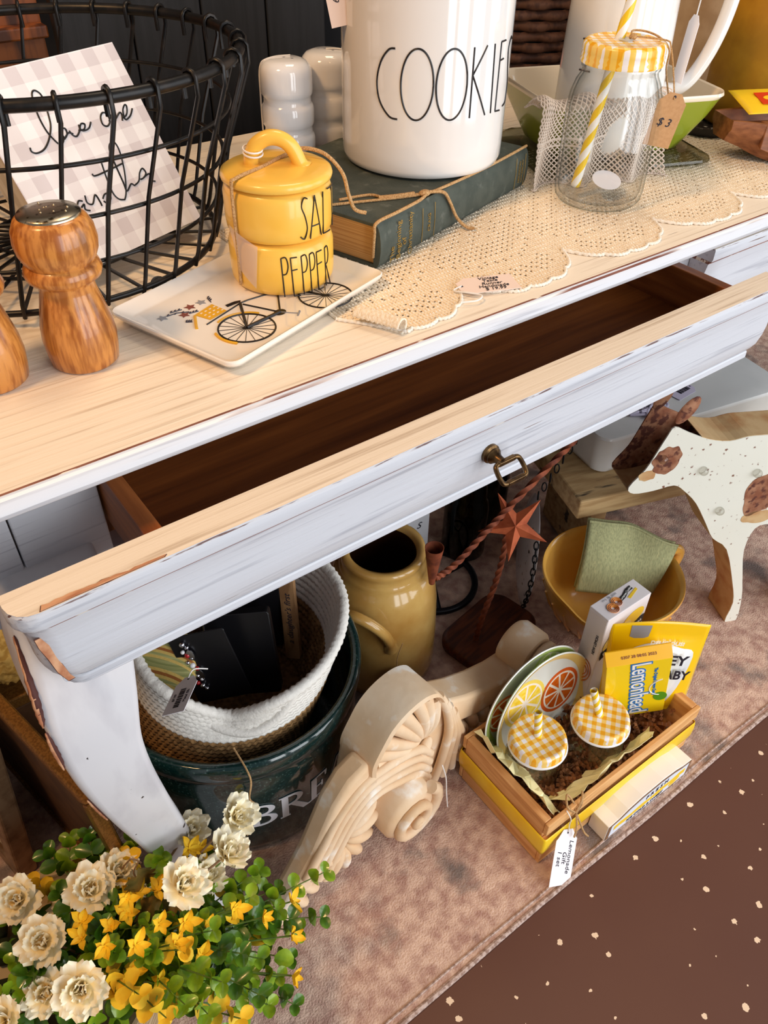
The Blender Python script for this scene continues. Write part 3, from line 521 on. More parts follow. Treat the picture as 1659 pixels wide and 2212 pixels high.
# ---- two white ribbed shakers
mat('porcelain', (240, 240, 242), 0.10, coat=0.6)
SH = [(0.0, 0.0), (0.0230, 0.0), (0.0250, 0.002), (0.0258, 0.007), (0.0258, 0.018), (0.0252, 0.0205), (0.0240, 0.0222)]
for k in range(3):
    z = 0.0228 + 0.0268 * k; q = 0.0004 * k; SH += [(0.0238 - q, z), (0.0238 - q, z + 0.0052), (0.0246 - q, z + 0.0066), (0.0256 - q, z + 0.0085), (0.0258 - q, z + 0.012), (0.0258 - q, z + 0.0215), (0.0252 - q, z + 0.0240), (0.0240 - q, z + 0.0262)]
SH = SH[:-3]; SH += [(0.0248, 0.1000), (0.0245, 0.1045), (0.0230, 0.1085), (0.0195, 0.1120), (0.0140, 0.1138), (0.0, 0.1143)]
for k, (x, y, lb) in enumerate(((0.433, 0.737, 'left of the two white ribbed shakers behind the salt cellar'), (0.4835, 0.744, 'white ribbed shaker nearest the cookie canister'))):
    t = thing('ribbed_shaker', lb, 'shaker', (x, y, T), 0, 'white ribbed shakers')
    MB().lathe(SH, 48).build('shaker_body', MATS['porcelain'], t, 60)
    for hx, hy in ((0.004, -0.006), (0.0, 0.002), (-0.004, 0.008)): MB().lathe([(0.0, 0.1136), (0.0012, 0.1136), (0.0012, 0.1144), (0.0, 0.1144)], 10, (hx, hy, 0)).build('pour_hole', MATS['print_grey'], t, 60)
    sgn = -1 if k == 0 else 1; o = V(0.8 * sgn, -0.55 * sgn, 0)
    b = MB(); b.tube(spl([V(-0.01 * o.x, 0.004, 0.1146), o * 0.016 + V(0, 0, 0.1135), o * 0.0248 + V(0, 0, 0.106), o * 0.0262 + V(0, 0, 0.08), o * 0.0264 + V(0, 0, 0.05)] if k == 0 else [V(0, 0, 0.1148), o * 0.015 + V(0, 0, 0.1145), o * 0.0235 + V(0, 0, 0.1085), o * 0.0252 + V(0, 0, 0.092)], 6), 0.0008, 6); b.build('white_thread', MATS['string_white'], t, 60)
# ---- green book with twine
mat('book_cloth', (78, 84, 76), 0.85, c2=(68, 75, 68), scale=60, c3=(112, 116, 108), scale3=90, lo3=0.60, hi3=0.80, bump=0.3, bscale=700); mat('pages', (214, 170, 112), 0.8, c2=(190, 140, 84), scale=1, stretch=(6, 6, 900)); mat('gilt', (168, 138, 72), 0.4, 0.4)
BA = math.atan2(0.074, 0.239); bu, bw = V(math.cos(BA), math.sin(BA), 0), V(-math.sin(BA), math.cos(BA), 0)
BK = thing('old_book', 'dark green clothbound book tied with twine under the canister', 'book', (0.383, 0.5165, T + 0.0012), BA)
LB, DB, HB = 0.250, 0.165, 0.0380
b = MB(); sp = spl([(0.004, 0.0), (0.0005, 0.006), (-0.001, 0.019), (0.0005, 0.032), (0.004, 0.038)], 4)
ring = [(p.x, p.y) for p in [V(*q) for q in [(s_.x, s_.y) for s_ in [V(v.x, v.y) for v in spl([V(0.004, 0.0, 0), V(0.0005, 0.006, 0), V(-0.001, 0.019, 0), V(0.0005, 0.032, 0), V(0.004, 0.038, 0)], 4)]]]]
outl = ring + [(0.0065, 0.038), (0.0065, 0.0), ]
Mx = Matrix(((0, 0, 1, 0), (1, 0, 0, 0), (0, 1, 0, 0), (0, 0, 0, 1)))
b.prism(outl, 0, LB, Mx); b.build('spine', MATS['book_cloth'], BK, 50)
MB().box(0, LB, 0.0045, DB, HB - 0.003, HB).build('front_cover', MATS['book_cloth'], BK, 0, bevel=0.0008)
MB().box(0, LB, 0.0045, DB, 0.0, 0.003).build('back_cover', MATS['book_cloth'], BK, 0, bevel=0.0008)
MB().box(0.003, LB - 0.003, 0.006, DB - 0.004, 0.0031, HB - 0.0031).build('page_block', MATS['pages'], BK, 0)
BM = Matrix.Translation(BK.location) @ Matrix.Rotation(BA, 4, 'Z')
def spine_text(body, s_, z, size, sp_=1.0): text('gilt_lettering', body, size, MATS['gilt'], BK, BM @ Matrix(((0, 1, 0, s_), (0, 0, -1, -0.0012), (-1 * -1, 0, 0, z), (0, 0, 0, 1))) @ Matrix.Rotation(0, 4, 'Z'), space=sp_)
def stx(body, s_, z, size): text('gilt_lettering', body, size, MATS['gilt'], BK, frame(BM @ V(s_, -0.0013, z), (0, 0, 1), -bu))
stx('The', 0.0165, 0.0085, 0.0085); stx('Beginning', 0.0255, 0.0180, 0.0085); stx('of', 0.0335, 0.0145, 0.0085); stx('Christianity', 0.0425, 0.0185, 0.0080); stx('CRAIG', 0.0715, 0.0190, 0.0055)
stx('ABINGDON', 0.2320, 0.019, 0.0040); stx('COKESBURY', 0.2375, 0.019, 0.0040)
for s_ in (0.0610, 0.0800, 0.2250, 0.2430): MB().tube([V(s_, -0.0008, 0.004), V(s_, -0.0014, 0.019), V(s_, -0.0008, 0.034)], 0.0003, 5).build('gilt_rule', MATS['gilt'], BK, 60)
bt = thing('book_twine', 'jute twine knotted across the green book', 'twine', BM @ V(0.1, 0.03, HB), BA)
def bl(x, y, z=HB + 0.0014): return BM @ V(x, y, z)
for P, r in (([bl(-0.0012, 0.006, 0.010), bl(-0.0014, 0.0045, 0.030), bl(0.001, 0.004, HB + 0.001), bl(0.030, 0.0035), bl(0.062, 0.004), bl(0.078, 0.0075)], 0.0014), ([bl(0.078, 0.0075), bl(0.11, 0.0045), bl(0.16, 0.002), bl(0.21, 0.002), bl(0.249, 0.003)], 0.0013), ([bl(0.078, 0.0075), bl(0.055, 0.022), bl(0.030, 0.040), bl(-0.001, 0.062)], 0.0012), ([bl(0.074, 0.012), bl(0.050, 0.030), bl(0.045, 0.045), bl(0.020, 0.058)], 0.0013), ([bl(0.080, 0.0065, HB + 0.003), bl(0.092, -0.001, HB + 0.001), bl(0.101, -0.003, 0.028), bl(0.110, -0.006, 0.012), bl(0.1155, -0.014, 0.0035), bl(0.119, -0.020, 0.0030)], 0.0015), ([bl(0.070, 0.015, HB + 0.002), bl(0.055, 0.024, HB + 0.002), bl(0.044, 0.034, HB + 0.0015)], 0.0022)):
    b = MB(); b.tube(spl(P, 6), r, 7); b.build('cord', MATS['jute'], bt, 60, world=True)
b = MB(); b.sphere(bl(0.077, 0.009, HB + 0.0022), 0.0042, 12, 8, (1.4, 1, 0.7)); b.build('knot', MATS['jute'], bt, 60, world=True)
# ---- COOKIES canister
CC = (0.517, 0.632); CZ = T + 0.0392 + 0.0012
mat('stoneware', (236, 232, 228), 0.09, coat=0.6)
cn = thing('cookie_canister', 'large white canister lettered COOKIES standing on the green book', 'canister', (*CC, CZ))
MB().lathe([(0.0, 0.0), (0.0690, 0.0), (0.0735, 0.0022), (0.0752, 0.007), (0.0756, 0.02), (0.0756, 0.175), (0.0748, 0.182), (0.0725, 0.185), (0.0705, 0.182), (0.070, 0.170), (0.069, 0.010), (0.0, 0.008)], 72).build('canister_body', MATS['stoneware'], cn, 60)
MB().lathe([(0.0, 0.179), (0.0690, 0.179), (0.0700, 0.186), (0.078, 0.188), (0.0785, 0.193), (0.074, 0.199), (0.03, 0.204), (0.0, 0.204)], 60).build('canister_lid', MATS['stoneware'], cn, 60)
MB().sphere((0, 0, 0.214), 0.014, 20, 12).build('lid_knob', MATS['stoneware'], cn, 60)
def oval(a0, a1, zl, zh): return [((a0 + a1) / 2 + (a1 - a0) / 2 * math.cos(t), (zl + zh) / 2 + (zh - zl) / 2 * math.sin(t)) for t in [2 * PI * i / 24 for i in range(25)]]
z0, z1 = 0.7920, 0.8462; zm = (z0 + z1) / 2
strokes([[(-148.6, z1 - 0.001), (-153, z1 - 0.0025), (-158.5, 0.834), (-161.2, zm), (-159, 0.804), (-152, 0.793), (-146.1, z0 - 0.0005)], oval(-144.3, -123.4, z0, z1), oval(-121.7, -100.9, z0, z1)] + seg((-97.3, z1), (-97.2, z0)) + seg((-87, z1), (-97.1, 0.8252), (-84, z0)) + seg((-79.8, z1), (-78, z0)) + seg((-66.5, z1), (-72.5, z1), (-72.5, z0), (-66, z0 - 0.001)) + seg((-72.3, 0.8321), (-67.5, 0.8325)) + [[(-52, z1 - 0.002), (-56, z1), (-60, 0.838), (-57, 0.823), (-53, 0.808), (-55, 0.795), (-61, z0 + 0.001)]], 'ink_black', cn, CC, 0.0756, 0.0008)
M_ = frame(cylp(CC, 0.081, 164, 0.8752), V(0.10, -0.18, -0.85), V(0.79, -0.61, 0.10))
price_tag('price_tag', 'cream handwritten tag hanging at the left of the cookie canister', M_, 0.045, 0.022, MATS['paper_cream'], lines='in\n.99', size=0.0075, string=[M_ @ V(-0.02, 0, 0.001), cylp(CC, 0.079, 164, 0.905), cylp(CC, 0.079, 165, 0.925)])
# ---- crocheted table runner: filet cells, open and filled, with a shell edging
mat('crochet', (250, 238, 218), 0.95, c2=(240, 222, 196), scale=500, bump=0.5, spec=0.15); mat('crochet_edge', (246, 238, 226), 0.95, bump=0.5, scale=500, spec=0.15)
run = thing('table_runner', 'cream crocheted lace runner with scalloped edge lying along the tabletop', 'runner', (0.65, 0.52, T))
def run_front(x):
    t = ((x - 0.418) / 0.1222) % 1.0; q = abs(2 * t - 1)
    return 0.4190 + 0.0360 * q ** 3 + 0.0046 * (1 - abs(math.sin(t * PI * 5)) ** 0.6)
CS = 0.0031
rm = MB()
nx, ny = int(0.72 / CS), int(0.26 / CS)
for i in range(nx):
    x = 0.306 + i * CS; yf = run_front(x + CS / 2)
    if x < 0.338: yf = max(yf, 0.425 + (0.338 - x) * 1.3)
    for j in range(ny):
        y = 0.41 + j * CS
        if y < yf or y > 0.665: continue
        t = ((x - 0.418) / 0.1222) % 1.0; d = y - yf
        a, c = i % 4, j % 4
        hole = False
        if 0.016 < d < 0.034 and (i + j) % 4 == 0 and (i - j) % 2 == 0 and abs(t - 0.5) < 0.34: hole = True
        if 0.047 < d < 0.053 and i % 3 == 0: hole = True
        if 0.060 < d < 0.085 and i % 2 == 0 and j % 2 == 0: hole = True
        if d > 0.09 and (i // 4 + j // 4) % 2 == 0 and i % 2 == 0 and j % 2 == 0: hole = True
        z = T + 0.0004; k = len(rm.v); h = 0.0013 + 0.0004 * math.sin(i * 12.9 + j * 78.2)
        if hole:
            e = CS * 0.2
            rm.v += [V(x, y, z), V(x + CS, y, z), V(x + CS, y + CS, z), V(x, y + CS, z), V(x + e, y + e, z + h * 0.7), V(x + CS - e, y + e, z + h * 0.7), V(x + CS - e, y + CS - e, z + h * 0.7), V(x + e, y + CS - e, z + h * 0.7)]
            for q in range(4): rm.f.append((k + q, k + (q + 1) % 4, k + 4 + (q + 1) % 4, k + 4 + q)); rm.m.append(0)
        else:
            e = CS * 0.22
            rm.v += [V(x, y, z), V(x + CS, y, z), V(x + CS, y + CS, z), V(x, y + CS, z), V(x + CS * 0.3, y + e * 0.5, z + h), V(x + CS * 0.7, y + e * 0.5, z + h), V(x + CS * 0.7, y + CS - e * 0.5, z + h), V(x + CS * 0.3, y + CS - e * 0.5, z + h)]
            for q in range(4): rm.f.append((k + q, k + (q + 1) % 4, k + 4 + (q + 1) % 4, k + 4 + q)); rm.m.append(0)
            rm.f.append((k + 4, k + 5, k + 6, k + 7)); rm.m.append(0)
o = rm.build('filet_crochet', MATS['crochet'], run, 40, world=True); o['kind'] = 'stuff'
eg = MB(); P = []; x = 0.338
while x < 1.02: P.append((x, run_front(x))); x += 0.0011
eg.tube([V(px, py, T + 0.0014 + 0.0004 * math.sin(k * 2.2)) for k, (px, py) in enumerate(P)], [0.0011 + 0.0006 * abs(math.sin(k * 0.9)) for k in range(len(P))], 6)
eg.build('shell_edging', MATS['crochet_edge'], run, 60, world=True)
eg = MB(); P = spl([V(0.338, run_front(0.338), 0), V(0.326, 0.440, 0), V(0.315, 0.455, 0), V(0.306, 0.467, 0)], 12)
eg.tube([V(p.x, p.y, T + 0.0014) for p in P], [0.0011 + 0.0006 * abs(math.sin(k * 0.9)) for k in range(len(P))], 6); eg.build('shell_edging', MATS['crochet_edge'], run, 60, world=True)
# the curled corner
cb = MB(); cu0, cu1 = V(0.318, 0.457, T), V(0.334, 0.421, T)
cb.grid(lambda u, v: cu0.lerp(cu1, v) + V(0.94, 0.34, 0) * (0.006 * math.sin(u * 4.6)) + V(0, 0, 0.0065 - 0.0060 * math.cos(u * 4.6) + 0.0007 * math.sin(u * 30) * math.sin(v * 60)), 18, 30)
cb.build('curled_corner', MATS['crochet'], run, 60, world=True, solid=0.0012)
TM = frame((0.4370, 0.4425, T + 0.0036), V(0.94, -0.36, 0.0), V(0.36, 0.94, 0.0))
price_tag('price_tag', 'cream tag lettered Vintage Table Runner Handmade on the crocheted runner', TM, 0.050, 0.0265, MATS['paper_cream'], lines='Vintage\nTable\nRunner\nHandmade\n$ 19.99', size=0.0060, line=0.78, lettering_shift=(0.004, 0),
          string=[TM @ V(-0.022, 0, 0.0008), TM @ V(-0.030, -0.004, -0.0005), TM @ V(-0.022, -0.012, 0.001), TM @ V(-0.012, -0.019, 0.0008), TM @ V(-0.018, -0.026, 0.0005), TM @ V(-0.032, -0.026, 0.0005)], clip=0.32)
# ---- mason jar with gingham lid
thin_glass('jar_glass', (138, 160, 156), 0.05)
mat('straw_clear', (238, 240, 236), 0.1, trans=0.0, alpha=0.5); mat('straw_yellow', (246, 206, 40), 0.25); mat('straw_white', (248, 246, 240), 0.25); mat('lid_white', (240, 240, 242), 0.3)
GL = gingham('gingham_yellow', (244, 240, 240), (246, 206, 96), (240, 172, 30), 0.0098, 0.25, 0.6)
GLS = gingham('gingham_yellow_small', (240, 236, 242), (246, 208, 118), (242, 170, 30), 0.0115, 0.28, 0.35)
JC = (0.655, 0.523); jar = thing('mason_jar', 'clear glass mason jar with yellow gingham lid standing on the runner', 'jar', (*JC, T + 0.0018))
outp = [(0.0, 0.0), (0.030, 0.0), (0.0375, 0.0015), (0.0415, 0.006), (0.0428, 0.014), (0.0430, 0.05), (0.0428, 0.085), (0.0415, 0.097), (0.038, 0.107), (0.0345, 0.113), (0.0335, 0.117), (0.0352, 0.119), (0.0352, 0.122), (0.0335, 0.124), (0.0332, 0.136)]
inp = [(r - 0.0028 if r > 0.005 else 0.0, z) for r, z in reversed(outp[4:])] + [(0.0385, 0.009), (0.034, 0.006), (0.022, 0.0072), (0.0, 0.008)]
MB().lathe(outp + inp, 64).build('jar_glass', MATS['jar_glass'], jar, 60)
def embossed(parent, c, r, z0, sc=1.0):     # raised glass scroll on the side
    L = [oval(-118, -62, z0 - 0.016 * sc, z0 + 0.016 * sc)] + [[(-110 + 10 * k, z0 - 0.006), (-106 + 10 * k, z0 + 0.006), (-102 + 10 * k, z0 - 0.006)] for k in range(4)]
    for P in L:
        b = MB(); b.tube([cylp(c, r, a, z, -0.0004) for a, z in P], 0.0009, 6); b.build('embossing', MATS['jar_glass'], parent, 60, world=True)
LZ = 0.122
b = MB(); kn = 96
b.rings([[V((r + (0.0006 if kn_ and j % 2 else 0)) * math.cos(2 * PI * j / kn), (r + (0.0006 if kn_ and j % 2 else 0)) * math.sin(2 * PI * j / kn), LZ + z) for j in range(kn)] for r, z, kn_ in ((0.0350, 0.0, 0), (0.0366, 0.0004, 0), (0.0372, 0.0022, 0), (0.0362, 0.0042, 0), (0.0368, 0.0062, 0), (0.0360, 0.0090, 0), (0.0360, 0.0096, 1), (0.0358, 0.0150, 1), (0.0350, 0.0168, 0), (0.0335, 0.0180, 0), (0.0305, 0.0182, 0), (0.0295, 0.0174, 0), (0.012, 0.0174, 0), (0.004, 0.0174, 0))])
jl = b.build('lid', GL, jar, 50)
MB().lathe([(0.0035, LZ + 0.0174), (0.0062, LZ + 0.0174), (0.0065, LZ + 0.0186), (0.0050, LZ + 0.0194), (0.0036, LZ + 0.0190)], 20).build('grommet', MATS['straw_clear'], jl, 60)
def straw(parent, a, bb, r=0.0042, turns=5):
    a, bb = Vector(a), Vector(bb); d = (bb - a); n_ = 20; L = 60; mb = MB(); u = d.normalized().orthogonal().normalized(); w_ = d.normalized().cross(u)
    R = [[a + d * i / L + (u * math.cos(2 * PI * (j / n_ + turns * i / L)) + w_ * math.sin(2 * PI * (j / n_ + turns * i / L))) * r for j in range(n_)] for i in range(L + 1)]
    k = len(mb.v)
    for r_ in R: mb.v += r_
    for i in range(L):
        for j in range(n_): q = (j + 1) % n_; mb.f.append((k + i * n_ + j, k + i * n_ + q, k + (i + 1) * n_ + q, k + (i + 1) * n_ + j)); mb.m.append(0 if (j // 5) % 2 == 0 else 1)
    return mb.build('straw', [MATS['straw_yellow'], MATS['straw_white']], parent, 60, solid=0.0006)
sd = V(0.795, -0.606, 0)
straw(jar, V(0, 0.002, 0) - sd * 0.0215 + V(0, 0, 0.012), V(0, 0, 0) + sd * 0.0125 + V(0, 0.01, 0.215), 0.0043, 4)
kt = frame(cylp(JC, 0.0490, -62, T + 0.082), V(-0.16, 0.10, -1.0), V(0.84, -0.54, -0.1))
price_tag('kraft_tag', 'brown kraft tag lettered $ 3 hanging from the mason jar', kt, 0.046, 0.026, MATS['kraft'], lines='', clip=0.28, sm=MATS['jute'], string=[kt @ V(-0.018, 0, 0.001), cylp(JC, 0.0465, -54, T + 0.118), cylp(JC, 0.0395, -48, T + 0.138), cylp(JC, 0.034, -44, T + 0.1430), V(JC[0] + 0.008, JC[1] - 0.002, T + 0.1440)],
          extra=lambda r, M: text('lettering', '$ 3', 0.010, MATS['ink'], r, M @ Matrix.Translation((0.002, -0.001, 0.0004)) @ Matrix.Rotation(PI / 2, 4, 'Z'), shear=0.2))
bt2 = [V(JC[0] + 0.004, JC[1] - 0.004, T + 0.1432)]
tj = thing('jar_twine', 'jute twine knotted on the mason jar lid', 'twine', (JC[0] + 0.005, JC[1], T + 0.142))
b = MB(); b.tube(spl([(JC[0] + 0.004, JC[1] - 0.003, T + 0.1438), (JC[0] + 0.012, JC[1] + 0.004, T + 0.147), (JC[0] + 0.022, JC[1] - 0.004, T + 0.1465), (JC[0] + 0.028, JC[1] - 0.016, T + 0.1425), cylp(JC, 0.0392, -42, T + 0.135), cylp(JC, 0.0400, -43, T + 0.12), cylp(JC, 0.0465, -47, T + 0.10)], 6), 0.0009, 6); b.build('cord', MATS['jute'], tj, 60, world=True)
b = MB(); b.sphere((JC[0] + 0.005, JC[1] - 0.003, T + 0.1442), 0.0034, 10, 8, (1.2, 1, 0.8)); b.build('knot', MATS['jute'], tj, 60, world=True)
wt = frame((JC[0] + 0.012, JC[1] + 0.001, T + 0.0180), V(0.9, 0.3, 0.0), V(-0.3, 0.85, 0.30))
MBt = MB(); MBt.prism([(0.0185 * math.cos(2 * PI * i / 20) * 1.15, 0.0185 * math.sin(2 * PI * i / 20) * 0.75) for i in range(20)], 0, 0.0004, wt)
pt = MBt.build('paper_label', MATS['paper_white'], None, 0); tag(pt, 'white oval paper label lying inside the mason jar', 'label')
# ---- green dish with clear glass lid under it
mat('dish_green', (140, 152, 40), 0.15, coat=0.4); mat('dish_cream', (240, 226, 202), 0.15, coat=0.4); thin_glass('olive_glass', (150, 152, 104), 0.35)
DA = rad(-20); dx, dy = V(math.cos(DA), math.sin(DA), 0), V(-math.sin(DA), math.cos(DA), 0)
FRc = V(0.840, 0.520, 0); DW, DD = 0.205, 0.150; DCn = FRc - dx * DW / 2 + dy * DD / 2
gl = thing('glass_tray', 'clear olive glass tray under the green dish', 'tray', (DCn.x, DCn.y, T + 0.0018), DA)
b = MB(); b.rings([[V(x, y, z) for x, y in rrect(DW + a, DD + a, 0.02, 6)] for a, z in ((-0.020, 0.0), (-0.004, 0.0005), (0.004, 0.004), (0.002, 0.0065), (-0.012, 0.008), (-0.018, 0.011), (-0.03, 0.0115))]); b.build('glass_plate', MATS['olive_glass'], gl, 50)
ds = thing('serving_dish', 'green glass dish with cream inside holding the white pitcher', 'dish', (DCn.x, DCn.y, T + 0.0135), DA)
DH = 0.060
b = MB(); b.rings([[V(x, y, z) for x, y in rrect(DW + a, DD + a, 0.022, 6)] for a, z in ((-0.060, 0.0), (-0.050, 0.001), (-0.036, 0.015), (-0.016, 0.036), (-0.003, DH - 0.006))], caps=False)
b.f.append(tuple(reversed(range(28)))); b.m.append(0); b.build('dish_outside', MATS['dish_green'], ds, 50)
b = MB(); b.rings([[V(x, y, z) for x, y in rrect(DW + a, DD + a, 0.022, 6)] for a, z in ((-0.003, DH - 0.006), (0.001, DH - 0.003), (-0.0005, DH), (-0.006, DH - 0.0008), (-0.012, DH - 0.008), (-0.028, 0.03), (-0.046, 0.006), (-0.056, 0.004))], caps=False)
n_ = len(rrect(1, 1, 0.1, 6)); b.f.append(tuple(7 * n_ + j for j in range(n_))); b.m.append(0); b.build('dish_lining', MATS['dish_cream'], ds, 50)
# ---- lace doily draped over the dish front
mat('lace', (236, 220, 206), 0.95, spec=0.1)
dl = thing('lace_doily', 'netted lace doily draped over the edge of the green dish', 'doily', (0.66, 0.585, T))
def doily(u, v):     # u along the dish front, v from inside the dish, over the rim, down to the runner
    p = FRc - dx * (DW + 0.020) + dx * (0.150 * u)
    z_r = T + 0.0135 + DH + 0.004
    if v < 0.16: q = v / 0.16; off, z = dy * (0.030 - 0.026 * q), z_r - 0.012 + 0.014 * math.sin(q * PI / 2)
    elif v < 0.26: q = (v - 0.16) / 0.10; off, z = dy * (0.004 - 0.014 * q), z_r + 0.002 - 0.006 * q * q
    else: q = (v - 0.26) / 0.74; off, z = dy * (-0.010 - 0.006 * q + 0.010 * math.sin(q * 2.6)), z_r - 0.004 - (z_r - T - 0.0060) * (q ** 0.9)
    am = 0.0105 * min(1, max(0, (v - 0.1) * 1.6)); ph = u * 17 + 2.0 * v
    return p + off * 1.0 + dy * (-am * (0.5 + 0.9 * math.sin(ph))) + dx * (0.004 * math.cos(ph)) + V(0, 0, z + (0.003 * math.sin(u * 21) if v < 0.3 else 0))
def net(fn, nu, nv, r, diag=True):
    mb = MB()
    for j in range(nv):
        for i in range(nu + 1):
            a = fn((i + 0.5 * (j % 2)) / (nu + 0.5), j / nv)
            for ii in ((i, i - 1) if j % 2 == 0 else (i, i + 1)):
                if 0 <= ii <= nu:
                    c = fn((ii + 0.5 * ((j + 1) % 2)) / (nu + 0.5), (j + 1) / nv); mb.tube([a, (a + c) / 2 + V(0, 0, 0.0002), c], r, 4)
    return mb
o = net(doily, 36, 36, 0.00075).build('lace_net', MATS['lace'], dl, 60, world=True); o['kind'] = 'stuff'
mb = MB()
for i in range(60): c0 = doily(i / 59, 1.0); mb.tube([c0 + V(0.0022 * math.cos(t), 0.0022 * math.sin(t), 0.0006) for t in [2 * PI * q / 8 for q in range(8)]], 0.0006, 4, closed=True)
for v in (0.0, 0.55, 0.62): mb.tube([doily(i / 60, v) for i in range(61)], 0.0011, 5)
o = mb.build('lace_edging', MATS['lace'], dl, 60, world=True); o['kind'] = 'stuff'
# ---- white pitcher standing in the dish
PC = V(0.745, 0.605); pit_ = thing('white_pitcher', 'white pitcher with a big handle standing in the green dish', 'pitcher', (PC.x, PC.y, T + 0.0135 + 0.0046))
mat('pitcher_white', (242, 238, 232), 0.12, coat=0.5); mat('letter_brown', (86, 66, 62), 0.5)
MB().lathe([(0.0, 0.0), (0.044, 0.0), (0.050, 0.003), (0.0535, 0.012), (0.0545, 0.03), (0.054, 0.08), (0.052, 0.14), (0.052, 0.19), (0.055, 0.215), (0.0535, 0.216), (0.050, 0.19), (0.050, 0.13), (0.050, 0.02), (0.0, 0.012)], 64).build('pitcher_body', MATS['pitcher_white'], pit_, 60)
hv = V(0.80, -0.60, 0)
b = MB(); b.tube(spl([hv * 0.050 + V(0, 0, 0.058), hv * 0.066 + V(0, 0, 0.055), hv * 0.082 + V(0, 0, 0.066), hv * 0.096 + V(0, 0, 0.094), hv * 0.104 + V(0, 0, 0.130), hv * 0.104 + V(0, 0, 0.165), hv * 0.090 + V(0, 0, 0.192), hv * 0.050 + V(0, 0, 0.198)], 7), 0.0072, 14); b.build('handle', MATS['pitcher_white'], pit_, 60)
Lp = [[(-171, 0.7985), (-172, 0.8255)], [(-178, 0.8255), (-165, 0.8255)], [(-177, 0.7985), (-164, 0.7985)]]
for k, P in enumerate(Lp):
    b = MB(); b.tube([cylp(PC, 0.0542, P[0][0] + (P[1][0] - P[0][0]) * i / 6, P[0][1] + (P[1][1] - P[0][1]) * i / 6) for i in range(7)], 0.0017 if k == 0 else 0.0009, 6); b.build('letter', MATS['letter_brown'], pit_, 60, world=True)
M_ = frame(PC.to_3d() + hv * 0.066 + V(0, -0.006, T + 0.112), V(-0.12, 0.0, -1.0), V(0.45, 0.85, 0.0))
price_tag('price_tag', 'white tag hanging by twisted string from the white pitcher handle', M_, 0.060, 0.022, MATS['paper_white'], lines='Pitcher\nCream', size=0.0075, string=[M_ @ V(-0.027, 0, 0.0005), M_ @ V(-0.045, 0.002, 0.001), M_ @ V(-0.065, -0.002, 0.001), PC.to_3d() + hv * 0.074 + V(0, 0, T + 0.215)])
# ---- embossed cream vase, mustard crock, wooden boat bowl, tea packet, patterned tray
mat('cream_emboss', (214, 192, 162), 0.5, c2=(196, 170, 138), scale=30); mat('mustard', (206, 150, 34), 0.55, c2=(190, 134, 26), scale=26, coat=0.1); mat('metal_dark', (74, 62, 50), 0.5, 0.6)
va = thing('embossed_vase', 'cream embossed vase behind the white pitcher handle', 'vase', (1.155, 0.772, T))
MB().lathe([(0.0, 0), (0.075, 0), (0.08, 0.01), (0.080, 0.10), (0.078, 0.2), (0.074, 0.26), (0.07, 0.26), (0.07, 0.02), (0, 0.015)], 48).build('vase_body', MATS['cream_emboss'], va, 60)
rnd = random.Random(9)
for i in range(9):
    a, z = rad(-150 + rnd.uniform(-30, 60)), 0.05 + 0.022 * i; c_ = V(0.080 * math.cos(a), 0.080 * math.sin(a), z)
    b = MB(); b.tube(spl([c_ + V(rnd.uniform(-0.01, 0.01), 0, -0.008), c_ + V(0, 0, 0.004) * 1, c_ + V(rnd.uniform(-0.012, 0.012), 0, 0.010)], 5), 0.0045, 8); b.build('embossed_leaf', MATS['cream_emboss'], va, 60)
mu = thing('mustard_canister', 'matte mustard yellow canister at the right edge of the tabletop', 'canister', (1.020, 0.590, T + 0.0042))
MB().lathe([(0.0, 0), (0.066, 0), (0.070, 0.004), (0.0705, 0.03), (0.0705, 0.20), (0.068, 0.21), (0.0, 0.212)], 56).build('canister_body', MATS['mustard'], mu, 60)
M_ = frame((0.9700, 0.517, T + 0.146), V(0.20, -0.10, -0.9), V(0.72, -0.66, 0.18))
price_tag('price_tag', 'cream tag priced 12.99 hanging on the mustard canister', M_, 0.058, 0.030, MATS['paper_cream'], lines='ahause\n12.99', size=0.0095, string=[M_ @ V(-0.024, 0, 0.001), M_ @ V(-0.05, 0.002, 0.002)])
mat('mango_wood', (158, 100, 62), 0.5, c2=(110, 62, 34), scale=1, stretch=(40, 160, 160), lo=0.35, hi=0.7, detail=7)
bo = thing('wooden_boat_bowl', 'carved brown wooden bowl with notched end beside the mustard canister', 'bowl', (0.935, 0.492, T + 0.0018), rad(-26))
b = MB(); R = []
for i in range(17):
    t = i / 16; s_ = -0.085 + 0.19 * t; hw = 0.043 * math.sin(PI * (0.12 + 0.78 * t)) ** 0.7; top = 0.046 - 0.004 * math.sin(PI * t); kz = 0.024 * (1 - min(1, t / 0.35)) ** 1.6
    R.append([V(s_ - (0.006 if i == 0 else 0), y * hw, z) for y, z in ((-0.55, kz), (-0.85, kz + 0.010), (-1.0, 0.03 + kz * 0.3), (-0.98, top), (-0.8, top), (-0.7, top - 0.012 if 0 < i < 16 else top), (0.7, top - 0.012 if 0 < i < 16 else top), (0.8, top), (0.98, top), (1.0, 0.03 + kz * 0.3), (0.85, kz + 0.010), (0.55, kz))])
b.rings([r_[::-1] for r_ in R]); b.build('bowl_hull', MATS['mango_wood'], bo, 40)
